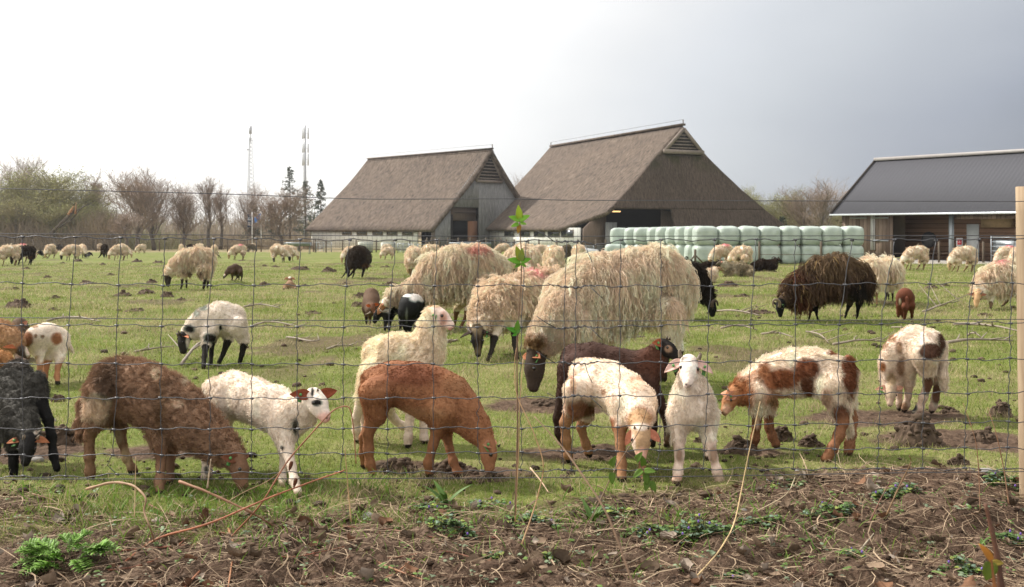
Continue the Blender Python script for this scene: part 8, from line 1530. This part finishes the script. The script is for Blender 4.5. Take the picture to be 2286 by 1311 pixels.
# fallen branches on the pasture
FB = 'fallen branches lying on the pasture'
def branch(pts, r, lb, seed, side=4):
    rng = np.random.default_rng(seed); P = np.array([G(*q) for q in pts]); c = smooth_curve(P, 5); c[:, 2] = gz(c[:, 0], c[:, 1]) + r + .01 + .05 * rng.random() * np.sin(np.linspace(0, 3.1, len(c))); o = c[0].copy(); lines = [(c - o, np.linspace(r, r * .4, len(c)))]
    L_ = np.linalg.norm(c[-1] - c[0])
    for k in range(side):
        j = rng.integers(1, len(c) - 1); d = nrm(c[j] - c[j - 1]); a = rng.choice((-1, 1)) * (.4 + .5 * rng.random()); d = np.array((d[0] * math.cos(a) - d[1] * math.sin(a), d[0] * math.sin(a) + d[1] * math.cos(a), .15 + .3 * rng.random())); q = np.array([c[j], c[j] + d * L_ * .12, c[j] + d * L_ * .25 + rng.normal(0, .02, 3)]) - o; lines.append((q, np.array((r * .5, r * .4, r * .15))))
    V, F = tubes(lines, 6); cc = np.array((.26, .21, .165))[None] * (.7 + .6 * vnoise(V, 8, seed)[:, None]); tag(mesh('fallen_branch', V, F, M['stem'], loc=o, col=cc), lb, 'branch', FB)
for i, (pts, r, lb) in enumerate([([(105, 722), (150, 714), (200, 720), (225, 722)], .014, 'pale fallen branch right of the rusty patched lamb'), ([(300, 790), (340, 784), (390, 778)], .010, 'thin branch touching the black faced lamb nose'), ([(405, 822), (440, 790), (470, 765)], .014, 'branch under the mid field lamb slanting up'), ([(545, 690), (580, 688), (625, 692)], .014, 'fallen branch right of the white mid field lamb'), ([(560, 735), (600, 730), (680, 738)], .012, 'curved fallen branch in the left middle field'), ([(640, 758), (700, 768), (715, 764)], .010, 'short twin twig left of the cream lamb'), ([(730, 785), (790, 778)], .010, 'thin twig touching the cream lamb back'), ([(1590, 700), (1640, 704), (1700, 712)], .016, 'fallen branch below the horned black head'), ([(1700, 750), (1740, 752), (1770, 758)], .012, 'short branch in the right middle field'), ([(1800, 745), (1830, 760), (1850, 772)], .010, 'forked twig above the patched lamb'), ([(1860, 775), (1920, 771), (1975, 768)], .012, 'long thin branch left of the bending lamb'), ([(2060, 700), (2110, 690), (2150, 675)], .014, 'branch slanting up right of the red brown lamb'), ([(2130, 730), (2200, 738), (2280, 748)], .018, 'long pale fallen branch near the fence post'), ([(2110, 772), (2170, 769), (2260, 767)], .016, 'level branch below the long pale one'), ([(1610, 738), (1650, 736), (1690, 742)], .012, 'pale curved stick right of the huge ewe'), ([(2160, 755), (2190, 760)], .012, 'short stub between the two right branches'), ([(900, 795), (975, 788)], .012, 'thin stick behind the cream lamb chest'), ([(990, 772), (1020, 768)], .022, 'short thick log behind the cream lamb nose'), ([(1400, 760), (1440, 757)], .012, 'short stick behind the dark brown lamb'), ([(1990, 735), (2050, 741)], .010, 'thin stick above the bending lamb')]): branch(pts, r, lb, 800 + i)
HAZE = True
if HAZE:
    V, F = [], []; x0, x1, y0, y1, z0, z1 = -420, 420, -30, 420, -4.5, 42
    mb = MB().box(((x0 + x1) / 2, (y0 + y1) / 2, (z0 + z1) / 2), (x1 - x0, y1 - y0, z1 - z0)); m, t = newmat('haze_air'); o_ = N(t, 'ShaderNodeOutputMaterial'); v_ = N(t, 'ShaderNodeVolumePrincipled'); v_.inputs['Color'].default_value = (.93, .95, 1, 1); v_.inputs['Density'].default_value = .00035; v_.inputs['Anisotropy'].default_value = .5; t.links.new(v_.outputs[0], o_.inputs['Volume'])
    tag(mb.build('haze', m), 'thin pale haze in the air over the pasture', 'haze', kind='stuff')
